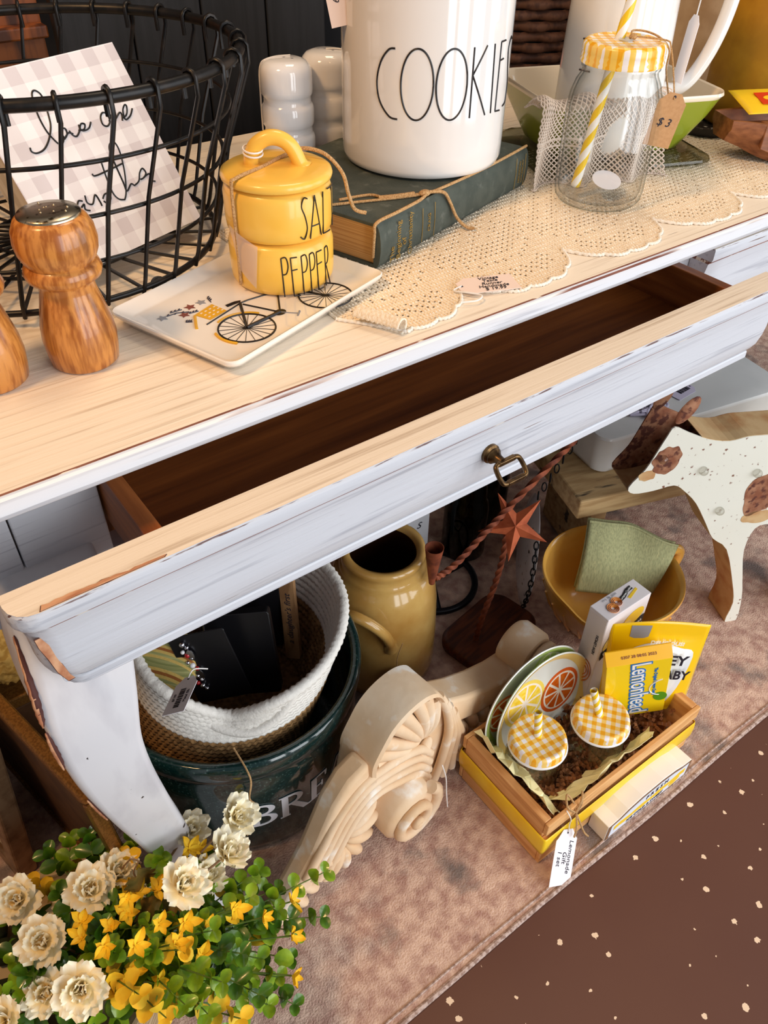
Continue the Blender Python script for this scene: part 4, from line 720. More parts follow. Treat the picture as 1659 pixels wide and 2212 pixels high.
for k, (s_, y) in enumerate(((-0.060, -0.031), (-0.030, -0.041))):
    b = MB(); b.add([(s_, y - 0.004, 0.020 + 0.004 * k), (s_ + 0.018, y - 0.006, 0.014), (s_ + 0.020, y - 0.0035, 0.0445), (s_ + 0.002, y - 0.001, 0.0445), (s_ + 0.004, y + 0.012, 0.022), (s_ + 0.016, y + 0.012, 0.018), (s_ + 0.018, y + 0.012, 0.0445), (s_ + 0.002, y + 0.012, 0.0445)], [(0, 1, 2, 3), (4, 7, 6, 5), (0, 4, 5, 1), (3, 2, 6, 7), (0, 3, 7, 4), (1, 5, 6, 2)]); b.build('carved_notch', MATS['mango_wood'], bo, 30, bevel=0.001)
mat('tea_yellow', (248, 206, 40), 0.35); mat('tea_red', (214, 52, 24), 0.35); mat('tea_green', (168, 180, 60), 0.35)
TMx = frame((0.912, 0.520, T + 0.0560), V(0.90, -0.43, 0.0), V(0.40, 0.85, 0.20))
te = thing('tea_packet', 'yellow tea packet with red label lying on the wooden bowl', 'packet', TMx.translation)
b = MB(); b.rings([[TMx @ V(x, y, z * (1 - (abs(x) / 0.036) ** 4)) for x, y, z in [(-0.036 + 0.072 * i / 10, yy, h) for i in range(11)]] for yy, h in ((-0.026, 0.0003), (-0.024, 0.0008), (0.0, 0.003), (0.024, 0.0008), (0.026, 0.0003))], closed=False); b.build('sachet', MATS['tea_yellow'], te, 60, world=True, solid=0.0006)
MB().prism([(-0.014, -0.012), (0.022, -0.012), (0.022, 0.012), (-0.014, 0.012)], 0.0034, 0.0038, TMx).build('red_panel', MATS['tea_red'], te, 0, world=True)
MB().prism([(0.004 + 0.012 * math.cos(2 * PI * i / 20), 0.005 * math.sin(2 * PI * i / 20)) for i in range(20)], 0.0038, 0.0041, TMx).build('panel_oval', MATS['tea_yellow'], te, 0, world=True)
MB().prism([(0.024, -0.024), (0.034, -0.024), (0.034, -0.006), (0.026, -0.010)], 0.0022, 0.0026, TMx).build('leaf_print', MATS['tea_green'], te, 0, world=True)
specks('black_pattern', (22, 20, 20), (30, 28, 26), (206, 196, 178), 160, 0.42, 0.4)
pa = thing('patterned_tray', 'black tray with pale pattern under the mustard canister', 'tray', (1.045, 0.630, T), rad(-24))
b = MB(); b.rings([[V(x, y, z) for x, y in rrect(0.24 + a, 0.20 + a, 0.03, 6)] for a, z in ((-0.012, 0.0), (0.0, 0.003), (0.004, 0.012), (0.0, 0.0125), (-0.006, 0.006), (-0.012, 0.004))]); b.build('tray_dish', MATS['black_pattern'], pa, 50)
# ================================================================ behind the table
mat('black_board', (30, 30, 33), 0.6, c2=(20, 20, 22), scale=1, stretch=(120, 20, 8)); mat('amber', (150, 84, 20), 0.15, coat=0.4); mat('velvet', (14, 14, 18), 1.0, sheen=0.4); mat('wicker', (92, 58, 38), 0.7, c2=(66, 38, 24), scale=90); mat('pink_petal', (228, 110, 96), 0.7, c2=(240, 176, 158), scale=60)
bb = thing('black_crate', 'black painted crate standing behind the wire basket', 'crate', (0.42, 1.03, 0))
for i in range(4): MB().box(0.305 + 0.085 * i, 0.3885 + 0.085 * i, 0.990, 1.004, 0.0, 0.98).build('plank', MATS['black_board'], bb, 0, bevel=0.002, world=True)
MB().box(0.305, 0.64, 0.976, 0.990, 0.60, 0.66).build('batten', MATS['black_board'], bb, 0, bevel=0.002, world=True)
am = thing('brown_cabinet', 'dark amber brown cabinet glimpsed behind the wire basket', 'cabinet', (0.10, 1.12, 0))
mat('amber_wood', (150, 82, 30), 0.4, c2=(70, 34, 12), scale=1, stretch=(60, 60, 8))
MB().box(-0.12, 0.300, 1.02, 1.10, 0.0, 1.0).build('cabinet_body', MATS['amber_wood'], am, 0, world=True)
MB().box(-0.12, 0.300, 1.00, 1.02, 0.800, 0.812).build('cabinet_ledge', MATS['amber_wood'], am, 0, bevel=0.002, world=True)
for k in range(3): MB().tube([(0.15 + 0.05 * k, 1.012, 0.70), (0.12 + 0.05 * k, 1.012, 0.80)], 0.004, 8).build('cabinet_muntin', MATS['brass'], am, 60, world=True)
ve = thing('velvet_bust', 'black velvet display stand behind the white shakers', 'display', (0.700, 1.095, 0.0))
b = MB(); b.lathe([(0.0, 0.0), (0.085, 0.0), (0.085, 0.02), (0.03, 0.03), (0.03, 0.50), (0.080, 0.52), (0.085, 0.60), (0.085, 0.70), (0.078, 0.715), (0.072, 0.76), (0.078, 0.86), (0.085, 0.98), (0.0, 1.0)], 40); b.build('velvet_body', MATS['velvet'], ve, 60)
wk = thing('wicker_basket', 'dark brown wicker basket behind the white pitcher', 'basket', (1.08, 1.10, 0.55))
b = MB(); NB = 64
for k in range(26):
    z = 0.014 * k; P = [V((0.150 + 0.0045 * (1 if (j // 2 + k) % 2 else -1)) * math.cos(2 * PI * j / NB), (0.150 + 0.0045 * (1 if (j // 2 + k) % 2 else -1)) * math.sin(2 * PI * j / NB), z) for j in range(NB)]
    b.tube(P, 0.007, 6, closed=True)
o = b.build('wicker_weave', MATS['wicker'], wk, 60); o['kind'] = 'stuff'
MB().lathe([(0.0, 0.0), (0.140, 0.0), (0.140, 0.36), (0.0, 0.36)], 32).build('basket_core', MATS['velvet'], wk, 60)
MB().box(-0.16, 0.16, -0.16, 0.16, -0.55, -0.008).build('basket_plinth', MATS['velvet'], wk, 0)
pk = thing('pink_rose', 'pink fabric rose between the canister and the wicker basket', 'flower', (0.835, 0.93, 0.70))
rnd = random.Random(2)
for i in range(12):
    a = i * 2.4; r = 0.004 + 0.0022 * i
    b = MB(); b.grid(lambda u, v: V((r + 0.004 * v) * math.cos(a + (u - 0.5) * 1.9), (r + 0.004 * v) * math.sin(a + (u - 0.5) * 1.9), 0.010 + 0.034 * v - 0.0012 * i + 0.004 * math.sin(u * PI)), 6, 5); b.build('petal', MATS['pink_petal'], pk, 60, solid=0.0006)
MB().tube([(0, 0, -0.7), (0, 0, 0.01)], 0.003, 6).build('stem', MATS['black_board'], pk, 60)

# ================================================================ under the table
# ---- bread crock
specks('green_enamel', (12, 44, 42), (8, 34, 34), (120, 150, 140), 420, 0.30, 0.10, 0.6, 30)
KC = (0.227, 0.597); KR = 0.150
kr = thing('bread_crock', 'big dark green speckled crock lettered BREAD', 'crock', (*KC, 0.006))
MB().lathe([(0.0, 0.0), (0.134, 0.0), (0.139, 0.004), (0.142, 0.02), (0.147, 0.08), (0.150, 0.140), (0.1505, 0.168), (0.149, 0.176), (0.150, 0.180), (0.1545, 0.186), (0.1565, 0.198), (0.1575, 0.212), (0.1560, 0.218), (0.152, 0.2195), (0.146, 0.217), (0.1435, 0.208), (0.142, 0.18), (0.140, 0.06), (0.134, 0.012), (0.0, 0.010)], 84).build('crock_body', MATS['green_enamel'], kr, 60)
mat('letter_white', (226, 226, 232), 0.3)
def crock_poly(P, name='crock_letter'):
    n_ = 6; b = MB()
    R = []
    for a, z in P: pass
    b.rings([], caps=False) if False else None
    return b
def letter_quad(b, A, B_, wA, wB):     # thick stroke from A to B (deg, z), horizontal widths in deg
    n_ = 6
    for i in range(n_):
        t0, t1 = i / n_, (i + 1) / n_
        pts = []
        for t in (t0, t1):
            a, z, w_ = LSH + A[0] + (B_[0] - A[0]) * t, A[1] + (B_[1] - A[1]) * t, wA + (wB - wA) * t
            pts += [(a - w_ / 2, z), (a + w_ / 2, z)]
        rr = lambda z: 0.1424 + (0.1506 - 0.1424) * min(1, max(0, (z - 0.026) / 0.12))
        b.add([cylp(KC, rr(z), a, z, 0.0008) for a, z in (pts[0], pts[1], pts[3], pts[2])], [(0, 1, 2, 3)])
def letter(L, arcs=()):
    b = MB()
    for s_ in L: letter_quad(b, *s_)
    for (ca, cz, ra, rz_, th0, th1, wi) in arcs:
        n_ = 14
        for i in range(n_):
            q = []
            for t in (th0 + (th1 - th0) * i / n_, th0 + (th1 - th0) * (i + 1) / n_):
                for k in (0, 1): q.append((LSH + ca + (ra - wi * (1 - k) * abs(math.cos(t)) ** 0.8 - 0.4 * (1 - k)) * math.cos(t), cz + (rz_ - 0.0035 * (1 - k)) * math.sin(t)))
            rr = lambda z: 0.1424 + (0.1506 - 0.1424) * min(1, max(0, (z - 0.026) / 0.12))
            b.add([cylp(KC, rr(z), a, z, 0.0008) for a, z in (q[0], q[1], q[3], q[2])], [(0, 1, 2, 3)])
    o = b.build('crock_letter', MATS['letter_white'], kr, 0, world=True, solid=0.0006)
zb, zt = 0.0795, 0.1275; zm = 0.1045
def serif(a, z, w_=5): return ((a, z - 0.001), (a, z + 0.001), w_, w_)
LSH = -3.0
letter([((-109.2, zb), (-109.2, zt), 3.2, 3.2), serif(-109.6, zb), serif(-109.6, zt)], [(-107.5, (zt + zm) / 2, 7.6, (zt - zm) / 2 + 0.001, -PI / 2, PI / 2, 2.6), (-107.5, (zb + zm) / 2, 8.4, (zm - zb) / 2 + 0.001, -PI / 2, PI / 2, 2.8)])
letter([((-95.2, zb), (-95.2, zt), 3.2, 3.2), serif(-95.4, zb), serif(-95.4, zt), ((-91.0, zm), (-84.6, zb), 3.4, 3.4), serif(-84.4, zb, 3.6)], [(-93.5, (zt + zm) / 2, 7.4, (zt - zm) / 2 + 0.001, -PI / 2, PI / 2, 2.6)])
letter([((-79.8, zb), (-79.8, zt), 3.2, 3.2), serif(-80.2, zb, 5), ((-77, zt - 0.0018), (-77, zt), 8.5, 9), ((-76.6, zb), (-76.6, zb + 0.0018), 9.5, 9), ((-77.2, zm - 0.001), (-77.2, zm + 0.001), 5, 5), ((-72.6, zt - 0.011), (-72.6, zt), 0.8, 1.4), ((-71.9, zb), (-71.9, zb + 0.011), 1.4, 0.8), ((-74.8, zm - 0.006), (-74.8, zm + 0.006), 0.9, 0.9)])
letter([((-69.0, zb), (-63.6, zt), 1.4, 1.6), ((-57.6, zb), (-63.2, zt), 3.4, 3.0), serif(-69, zb, 4), serif(-57.5, zb, 5), ((-64, zb + 0.016), (-64, zb + 0.018), 6, 6)])
letter([((-52.0, zb), (-52.0, zt), 3.2, 3.2)], [(-50, zm, 10, (zt - zb) / 2, -PI / 2, PI / 2, 2.8)])
# ---- rope basket inside the crock, its near wall folded in
mat('rope_white', (232, 228, 220), 0.95, bump=0.4, scale=300, spec=0.1); mat('seagrass', (168, 130, 86), 0.9, c2=(112, 82, 50), scale=120, lo=0.35, hi=0.65, bump=0.8, spec=0.2)
rp = thing('rope_basket', 'white and tan coiled rope basket sitting in the green crock', 'basket', (0.232, 0.592, 0.12))
def rope_r(t, a):     # t 0..1 bottom..top ; returns point
    c = V(0.208, 0.597, 0).lerp(V(0.242, 0.588, 0), t); r = 0.104 + 0.016 * t
    z = 0.135 + 0.165 * t
    fa = (a - rad(-128) + PI) % (2 * PI) - PI; f = math.exp(-(fa / 0.34) ** 2) * max(0, (t - 0.62) / 0.38)
    z -= 0.030 * f + 0.022 * t * max(0, math.cos(a - rad(-125))) ; r -= 0.016 * f
    return c + V(r * math.cos(a), r * math.sin(a), z)
b = MB(); b2 = MB()
for k in range(20):
    t = k / 19; P = [rope_r(t, 2 * PI * j / 200) for j in range(200)]; rc0 = 0.0050 if k < 19 else 0.0062
    (b2 if k < 12 else b).tube([p + V(0, 0, 0.0005 * math.sin(j * 2.1 + k)) for j, p in enumerate(P)], [rc0 + (0.0009 if (j + k) % 2 else -0.0004) * (1.6 if k < 12 else 1) for j in range(200)], 7, closed=True)
b.build('cotton_rope_wall', MATS['rope_white'], rp, 60, world=True); b2.build('seagrass_wall', MATS['seagrass'], rp, 60, world=True)
MB().lathe([(0.0, 0.0), (0.10, 0.0), (0.10, 0.006), (0.0, 0.006)], 40, (0.208, 0.597, 0.132)).build('basket_floor', MATS['seagrass'], rp, 60, world=True)
# loose folded flap and strand
b = MB(); b.tube(spl([rope_r(1.0, rad(-168)) + V(0.0, 0, 0.0), rope_r(0.86, rad(-150)) + V(0.006, 0.010, 0.0), rope_r(0.72, rad(-128)) + V(0, 0.004, 0.008), rope_r(0.66, rad(-110)) + V(0, -0.004, 0.008), rope_r(0.80, rad(-98)) + V(0, -0.004, 0.002), rope_r(1.0, rad(-90))], 7), 0.0062, 8); b.build('folded_rim', MATS['rope_white'], rp, 60, world=True)
b = MB(); b.tube(spl([(0.168, 0.480, 0.226), (0.166, 0.441, 0.222), (0.160, 0.438, 0.19), (0.166, 0.440, 0.165), (0.154, 0.440, 0.145), (0.150, 0.438, 0.12)], 8), 0.0011, 6); b.build('loose_strand', MATS['jute'], rp, 60, world=True)
M_ = frame((0.137, 0.515, 0.3080), V(-0.70, -0.70, 0.10), V(0.64, -0.60, 0.48))
price_tag('price_tag', 'white barcode tag lettered Metal Elk on the rope basket rim', M_, 0.050, 0.028, MATS['paper_white'], clip=0.34, extra=lambda r, M: (barcode(0.024, 0.007, 0.004, 0)(r, M), text('lettering', '$9.99', 0.0045, MATS['ink'], r, M @ Matrix.Translation((0.003, -0.0075, 0.0004)) @ Matrix.Rotation(PI, 4, 'Z')), text('lettering', 'Metal Elk', 0.0045, MATS['ink'], r, M @ Matrix.Translation((0.003, 0.0075, 0.0004)) @ Matrix.Rotation(PI, 4, 'Z'))), string=[M_ @ V(-0.022, 0, 0.001), M_ @ V(-0.03, 0.006, 0.004), M_ @ V(-0.04, 0.012, -0.008)])
# contents of the rope basket
mat('stripe_green', (128, 132, 78), 0.9, c2=(168, 166, 110), scale=1, stretch=(4, 4, 260), bump=0.4); mat('stripe_gold', (202, 172, 96), 0.9, bump=0.4, scale=300); mat('stripe_rust', (150, 92, 42), 0.9, bump=0.4, scale=300)
pl = thing('striped_pouch', 'rolled green and gold striped cloth pouch in the rope basket', 'pouch', (0.150, 0.605, 0.26), rad(38))
b = MB(); ns = 24
for i in range(ns):
    s0, s1 = -0.035 + 0.07 * i / ns, -0.035 + 0.07 * (i + 1) / ns
    def rr(s_): return 0.036 * math.sqrt(max(0.02, 1 - (s_ / 0.038) ** 2)) ** 0.7
    b.rings([[V(s_ * 0.6, -rr(s_) * math.cos(2 * PI * j / 24) * 1.15, s_ + rr(s_) * 0.55 * math.sin(2 * PI * j / 24)) for j in range(24)] for s_ in (s0, s1)], caps=(i in (0, ns - 1)), mi=(0, 1, 0, 1, 2, 1, 0, 0)[i % 8])
b.build('pouch_cloth', [MATS['stripe_green'], MATS['stripe_gold'], MATS['stripe_rust']], pl, 60)
b = MB(); b.tube(spl([(0.01, -0.043, 0.03), (0.012, -0.044, 0.0), (0.006, -0.042, -0.025)], 6), 0.0011, 6); b.build('pouch_cord', MATS['jute'], pl, 60)
mat('black_plastic', (16, 15, 18), 0.35); mat('silver', (206, 206, 214), 0.2, 1.0); mat('red_bead', (170, 24, 30), 0.2, coat=0.5); mat('pearl', (232, 230, 232), 0.2, coat=0.6)
def slab(name, label, cat, c, u, w_, wd, ht, th, m, group=None):
    M = frame(c, u, w_); t = thing(name, label, cat, M.translation, 0, group); MB().prism(rrect(wd, ht, 0.004, 3), -th / 2, th / 2, M).build('card_body', m, t, 0, bevel=0.001, world=True); return t, M
t, M = slab('jewellery_card', 'black card of silver and red earrings standing in the rope basket', 'jewellery', (0.190, 0.565, 0.262), (0.74, -0.5, 0.25), (-0.2, 0.35, 0.9), 0.066, 0.10, 0.002, MATS['black_plastic'])
for i in range(14):
    p = V(-0.018 + 0.004 * math.sin(i * 2.1), 0.040 - 0.0052 * i, 0.003); MB().sphere(M @ p, 0.0026 if i % 3 else 0.0034, 10, 8).build('bead', MATS[('silver', 'silver', 'pearl', 'red_bead')[i % 4]], t, 60, world=True)
for i in range(2):
    b = MB(); c_ = M @ V(-0.014, 0.026 - 0.030 * i, 0.004); fr_ = frame(c_, M.col[0].to_3d(), M.col[1].to_3d()); b.prism([(0.0042 * math.sin(2 * PI * k / 14), -0.009 + 0.0075 * (1 - math.cos(2 * PI * k / 14))) for k in range(14)], -0.0005, 0.0008, fr_); b.build('leaf_charm', MATS['silver'], t, 60, world=True)
t, M = slab('black_pouch', 'black zip pouch behind the earrings in the rope basket', 'pouch', (0.232, 0.572, 0.250), (0.80, -0.55, 0.1), (-0.05, 0.40, 0.9), 0.080, 0.11, 0.014, MATS['black_plastic'])
MB().tube([M @ V(-0.038, -0.05, 0.0078), M @ V(-0.036, 0.05, 0.0078)], 0.0011, 6).build('zip', MATS['silver'], t, 60, world=True)
t, M = slab('black_box', 'flat black box at the back of the rope basket', 'box', (0.262, 0.620, 0.262), (0.85, -0.50, 0), (-0.1, 0.12, 1), 0.090, 0.12, 0.02, MATS['black_plastic'])
mat('wood_plaque', (150, 112, 74), 0.6, c2=(120, 84, 52), scale=1, stretch=(90, 90, 14))
M_ = frame((0.302, 0.578, 0.258), (0.66, -0.72, 0.10), (0.22, 0.12, 0.95))
pq = thing('word_plaque', 'narrow wooden plaque reading a daughter\'s first in the rope basket', 'plaque', M_.translation)
MB().prism(rrect(0.018, 0.115, 0.002, 2), -0.004, 0.004, M_).build('plaque_board', MATS['wood_plaque'], pq, 0, world=True)
text('lettering', "a daughter's first", 0.0105, MATS['ink'], pq, M_ @ Matrix.Translation((0, 0, 0.0042)) @ Matrix.Rotation(PI / 2, 4, 'Z'), shear=0.3)
mat('red_cloth', (150, 26, 30), 0.8, c2=(220, 200, 190), scale=60, lo=0.52, hi=0.56)
rc = MB(); rc.grid(lambda u, v: V(0.270 + 0.05 * u, 0.66 + 0.012 * math.sin(u * 9) - 0.02 * u, 0.225 + 0.085 * v + 0.004 * math.sin(u * 14)), 14, 8)
tag(rc.build('red_scarf', MATS['red_cloth'], None, 60, solid=0.003), 'red and white scarf at the back of the rope basket', 'scarf')
# ---- mustard glazed jug
mat('jug_glaze', (206, 168, 98), 0.16, c2=(170, 120, 52), scale=14, lo=0.35, hi=0.72, detail=6, coat=0.5); mat('jug_inside', (64, 34, 14), 0.4)
JG = V(0.478, 0.628); jg = thing('stoneware_jug', 'mustard glazed stoneware jug with handle and brown tag', 'jug', (JG.x, JG.y, 0.006))
MB().lathe([(0.0, 0.0), (0.074, 0.0), (0.078, 0.003), (0.080, 0.02), (0.080, 0.08), (0.078, 0.14), (0.073, 0.178), (0.066, 0.196), (0.0605, 0.201), (0.0610, 0.204), (0.0585, 0.208), (0.0560, 0.215), (0.0575, 0.221), (0.0590, 0.226), (0.0575, 0.231), (0.0530, 0.2325), (0.0475, 0.2305), (0.0455, 0.224)], 64, caps=False).build('jug_body', MATS['jug_glaze'], jg, 60)
MB().lathe([(0.0, 0.02), (0.066, 0.02), (0.066, 0.17), (0.052, 0.20), (0.0455, 0.224)], 48, caps=False).build('jug_inside', MATS['jug_inside'], jg, 60)
ho = V(-0.62, -0.78, 0)
b = MB(); b.tube(spl([cylp((0, 0), *q) for q in ((0.076, -117, 0.112), (0.085, -119, 0.132), (0.093, -125, 0.160), (0.096, -136, 0.182), (0.096, -150, 0.190), (0.092, -163, 0.176), (0.086, -170, 0.152), (0.076, -173, 0.132))], 6), [0.0078 + 0.004 * max(0, 1 - i / 5) + 0.003 * max(0, 1 - (42 - i) / 5) for i in range(43)], 12, sq=0.9); b.build('jug_handle', MATS['jug_glaze'], jg, 60)
M_ = frame((0.448, 0.545, 0.060), V(0.16, 0.04, -0.95), V(0.85, -0.30, 0.1))
price_tag('kraft_tag', 'brown kraft tag with barcode hanging from the stoneware jug', M_, 0.060, 0.040, MATS['kraft'], clip=0.3, sm=MATS['jute'], string=[M_ @ V(-0.026, 0, 0.001), (0.446, 0.548, 0.105), (0.452, 0.545, 0.135)],
          extra=lambda r, M: (MB().prism([(-0.012, -0.013), (0.026, -0.013), (0.026, 0.013), (-0.012, 0.013)], 0.0003, 0.0005, M).build('sticker', MATS['paper_white'], r, 0, world=True), barcode(0.026, 0.009, 0.007, -0.001)(r, M @ Matrix.Translation((0, 0, 0.0003)))))
# ---- rusty star candle holder
mat('rust', (150, 78, 48), 0.7, 0.3, c2=(104, 50, 32), scale=90, lo=0.35, hi=0.65); mat('rust_star', (186, 96, 58), 0.6, 0.3, c2=(160, 76, 44), scale=50); mat('base_wood', (104, 50, 22), 0.5, c2=(70, 32, 14), scale=1, stretch=(20, 120, 120))
ca = thing('candle_holder', 'rusty metal candle holder with a star and wooden base', 'candle holder', (0.640, 0.560, 0.006), rad(10))
b = MB(); b.rings([[V(x, y, z) for x, y in rrect(0.15 + a, 0.10 + a, 0.03, 6)] for a, z in ((-0.004, 0.0), (0.0, 0.002), (0.0, 0.013), (-0.008, 0.018), (-0.012, 0.018))]); b.build('wood_base', MATS['base_wood'], ca, 50)
def twist(P, name, r=0.0048):
    Q = spl(P, 10); d = [(Q[min(i + 1, len(Q) - 1)] - Q[max(i - 1, 0)]).normalized() for i in range(len(Q))]; mb = MB(); R = []; u = d[0].orthogonal().normalized()
    Qf = spl(P, 40); R = []
    for i, p in enumerate(Qf):
        t_ = (Qf[min(i + 1, len(Qf) - 1)] - Qf[max(i - 1, 0)]).normalized(); u = (u - t_ * u.dot(t_)).normalized(); w_ = t_.cross(u); a = i * 0.16
        R.append([p + (u * math.cos(a + PI / 2 * k) + w_ * math.sin(a + PI / 2 * k)) * r for k in range(4)])
    mb.rings(R); return mb.build(name, MATS['rust'], ca, 30, world=True)
twist([V(0.606, 0.556, 0.020), V(0.613, 0.555, 0.070), V(0.628, 0.554, 0.13), V(0.636, 0.553, 0.19), V(0.634, 0.553, 0.250)], 'stem')
twist([V(0.512, 0.556, 0.216), V(0.545, 0.555, 0.224), V(0.592, 0.554, 0.256), V(0.640, 0.553, 0.288), V(0.719, 0.552, 0.336), V(0.760, 0.552, 0.362)], 'arm')
for c_ in (V(0.507, 0.557, 0.210), V(0.766, 0.552, 0.356)):
    b = MB(); b.lathe([(0.0, 0.0), (0.004, 0.0), (0.0125, 0.066), (0.0118, 0.066), (0.0035, 0.004), (0.0, 0.004)], 24, c_); b.build('candle_cup', MATS['rust'], ca, 40, world=True)
st = frame((0.632, 0.538, 0.262), (0.86, -0.42, 0.28), (0.18, 0.62, 0.76))
b = MB(); sp_ = []
for i in range(10):
    a = PI / 2 + 2 * PI * i / 10 + 0.15; r = 0.050 if i % 2 == 0 else 0.017; sp_.append(st @ V(r * math.cos(a), r * math.sin(a), 0))
b.add(sp_ + [st @ V(0, 0, 0.012), st @ V(0, 0, -0.004)], [(i, (i + 1) % 10, 10) for i in range(10)] + [((i + 1) % 10, i, 11) for i in range(10)]); b.build('star', MATS['rust_star'], ca, 0, world=True)
# ---- hanging plate with chain, bottle, skillet ring, white block
specks('plate_ink', (226, 222, 224), (206, 202, 208), (54, 50, 56), 110, 0.34, 0.2, 0.3)
hp = thing('hanging_plate', 'white plate with dark script hung on a black chain under the table', 'plate', (0.738, 0.600, 0.108))
pn = V(-0.86, 0.44, 0.10).normalized(); pu = V(0.66, 0.75, 0); fm = frame((0.738, 0.600, 0.109), pu, (0.05, -0.02, 1.0))
b = MB(); b.lathe([(0.0, -0.003), (0.060, -0.003), (0.088, 0.004), (0.0905, 0.0062), (0.088, 0.0072), (0.062, 0.001), (0.0, 0.0008)], 56); b.v = [fm @ v for v in b.v]; b.build('plate_disc', MATS['plate_ink'], hp, 60, world=True)
mat('chain_black', (24, 24, 26), 0.4, 0.7)
for i in range(20):
    a = rad(205 - 6 * i) if i < 13 else 0; p = fm @ V(0.094 * math.cos(a), 0.094 * math.sin(a), 0.002) if i < 13 else V(0.735, 0.598, 0.206).lerp(V(0.752, 0.556, 0.345), (i - 12) / 7)
    nxt = V(0.3, 0.3, 0.9) if i >= 13 else (fm @ V(0.094 * math.cos(a - 0.1), 0.094 * math.sin(a - 0.1), 0.002) - p).normalized(); sd_ = nxt.orthogonal().normalized() if i % 2 else nxt.cross(nxt.orthogonal()).normalized()
    b = MB(); b.tube([p + nxt.normalized() * 0.0065 * math.cos(t_) + sd_ * 0.0034 * math.sin(t_) for t_ in [2 * PI * k / 12 for k in range(12)]], 0.0011, 5, closed=True); b.build('chain_link', MATS['chain_black'], hp, 60, world=True)
thin_glass('green_glass', (96, 122, 16), 0.75)
for k, (x, y, lb) in enumerate(((0.735, 0.735, 'green glass bottle standing behind the rusty star'), (0.820, 0.775, 'green glass bottle behind the hanging plate'))):
    t = thing('glass_bottle', lb, 'bottle', (x, y, 0.006), 0, 'green glass bottles'); MB().lathe([(0.0, 0.0), (0.034, 0.0), (0.0375, 0.004), (0.0375, 0.10), (0.034, 0.118), (0.026, 0.138), (0.030, 0.16), (0.027, 0.185), (0.016, 0.21), (0.0145, 0.25), (0.017, 0.252), (0.017, 0.262), (0.012, 0.262), (0.010, 0.25), (0.012, 0.21), (0.030, 0.15), (0.034, 0.10), (0.033, 0.01), (0.0, 0.008)], 40).build('bottle_glass', MATS['green_glass'], t, 60)
mat('cast_iron', (30, 30, 34), 0.35, 0.6)
rg = thing('iron_ring', 'black iron ring trivet on the rug behind the candle holder', 'trivet', (0.640, 0.700, 0.006)); b = MB(); b.tube([(0.070 * math.cos(2 * PI * i / 48), 0.070 * math.sin(2 * PI * i / 48), 0.0058) for i in range(48)], 0.0058, 10, closed=True); b.build('iron_hoop', MATS['cast_iron'], rg, 60)
for k in range(3): a = 2 * PI * k / 3; MB().tube([(0, 0, 0.005), (0.068 * math.cos(a), 0.068 * math.sin(a), 0.005)], 0.0035, 8).build('iron_spoke', MATS['cast_iron'], rg, 60)
mat('block_white', (214, 216, 222), 0.5)
wbk = thing('letter_block', 'white block with a black ring and small S behind the jug', 'block', (0.590, 0.755, 0.006), rad(-6))
MB().prism(rrect(0.13, 0.205, 0.008, 4), -0.012, 0.012, Matrix.Translation((0, 0, 0.1025)) @ Matrix.Rotation(PI / 2, 4, 'X')).build('block_body', MATS['block_white'], wbk, 40)
b = MB(); b.tube([(0.012 + 0.030 * math.cos(2 * PI * i / 40), -0.0125, 0.158 + 0.030 * math.sin(2 * PI * i / 40)) for i in range(40)], 0.0055, 8, closed=True, sq=1.0); b.build('printed_ring', MATS['black'], wbk, 60)
text('lettering', 'S', 0.018, MATS['ink'], wbk, Matrix.Translation((0.045, -0.0124, 0.105)) @ Matrix.Rotation(PI / 2, 4, 'X'), shear=0.3, world=False)
# ---- carved plaster crest standing on the rug
mat('plaster', (226, 190, 148), 0.75, c2=(238, 214, 184), scale=14, lo=0.35, hi=0.7, c3=(246, 236, 222), scale3=30, lo3=0.58, hi3=0.70, bump=0.2, bscale=120)
RA = rad(7); cb_ = thing('carved_crest', 'cream carved plaster crest with shell and scrolls on the rug', 'ornament', (0.335, 0.395, 0.006), RA)
FX = Matrix(((1, 0, 0, 0), (0, 0, -1, 0), (0, 1, 0, 0), (0, 0, 0, 1)))     # (s, z, d) -> (s, -d.., z): d positive = towards the viewer
def crest(pts, d0, d1, name, bev=0.005): MB().prism(pts, d0, d1, FX).build(name, MATS['plaster'], cb_, 40, bevel=bev, seg=3)
def ridge(P, r, d, name, n=6, sq=1.0): b = MB(); b.tube([V(p.x, -d, p.y) for p in spl([V(x, z, 0) for x, z in P], n)], r, 8, sq=sq); return b.build(name, MATS['plaster'], cb_, 60)
crest([(-0.222, 0.0), (-0.196, 0.017), (-0.163, 0.058), (-0.136, 0.095), (-0.117, 0.133), (-0.102, 0.163), (-0.079, 0.188), (-0.050, 0.196), (-0.046, 0.150), (-0.078, 0.132), (-0.104, 0.096), (-0.122, 0.062), (-0.147, 0.025), (-0.168, 0.0)], -0.030, 0.0, 'left_arm', 0.007)
crest([(-0.060, 0.140), (-0.051, 0.190), (-0.038, 0.214), (-0.021, 0.236), (0.003, 0.247), (0.030, 0.247), (0.054, 0.232), (0.068, 0.205), (0.082, 0.175), (0.104, 0.126), (0.112, 0.066), (0.116, 0.022), (0.088, 0.010), (0.040, 0.0), (-0.010, 0.004), (-0.036, 0.03), (-0.052, 0.085)], -0.052, -0.012, 'crest_body', 0.006)
dome = [(-0.051, 0.160), (-0.051, 0.190), (-0.038, 0.214), (-0.021, 0.236), (0.003, 0.247), (0.030, 0.247), (0.052, 0.234), (0.064, 0.212)]
outer = [V(*p) for p in [(a[0], a[1]) for a in dome]]
o2 = spl([V(x, z, 0) for x, z in dome], 4); ctr = V(0.046, 0.126, 0)
for k in range(len(o2) - 1):     # the rounded hood over the shell
    pass
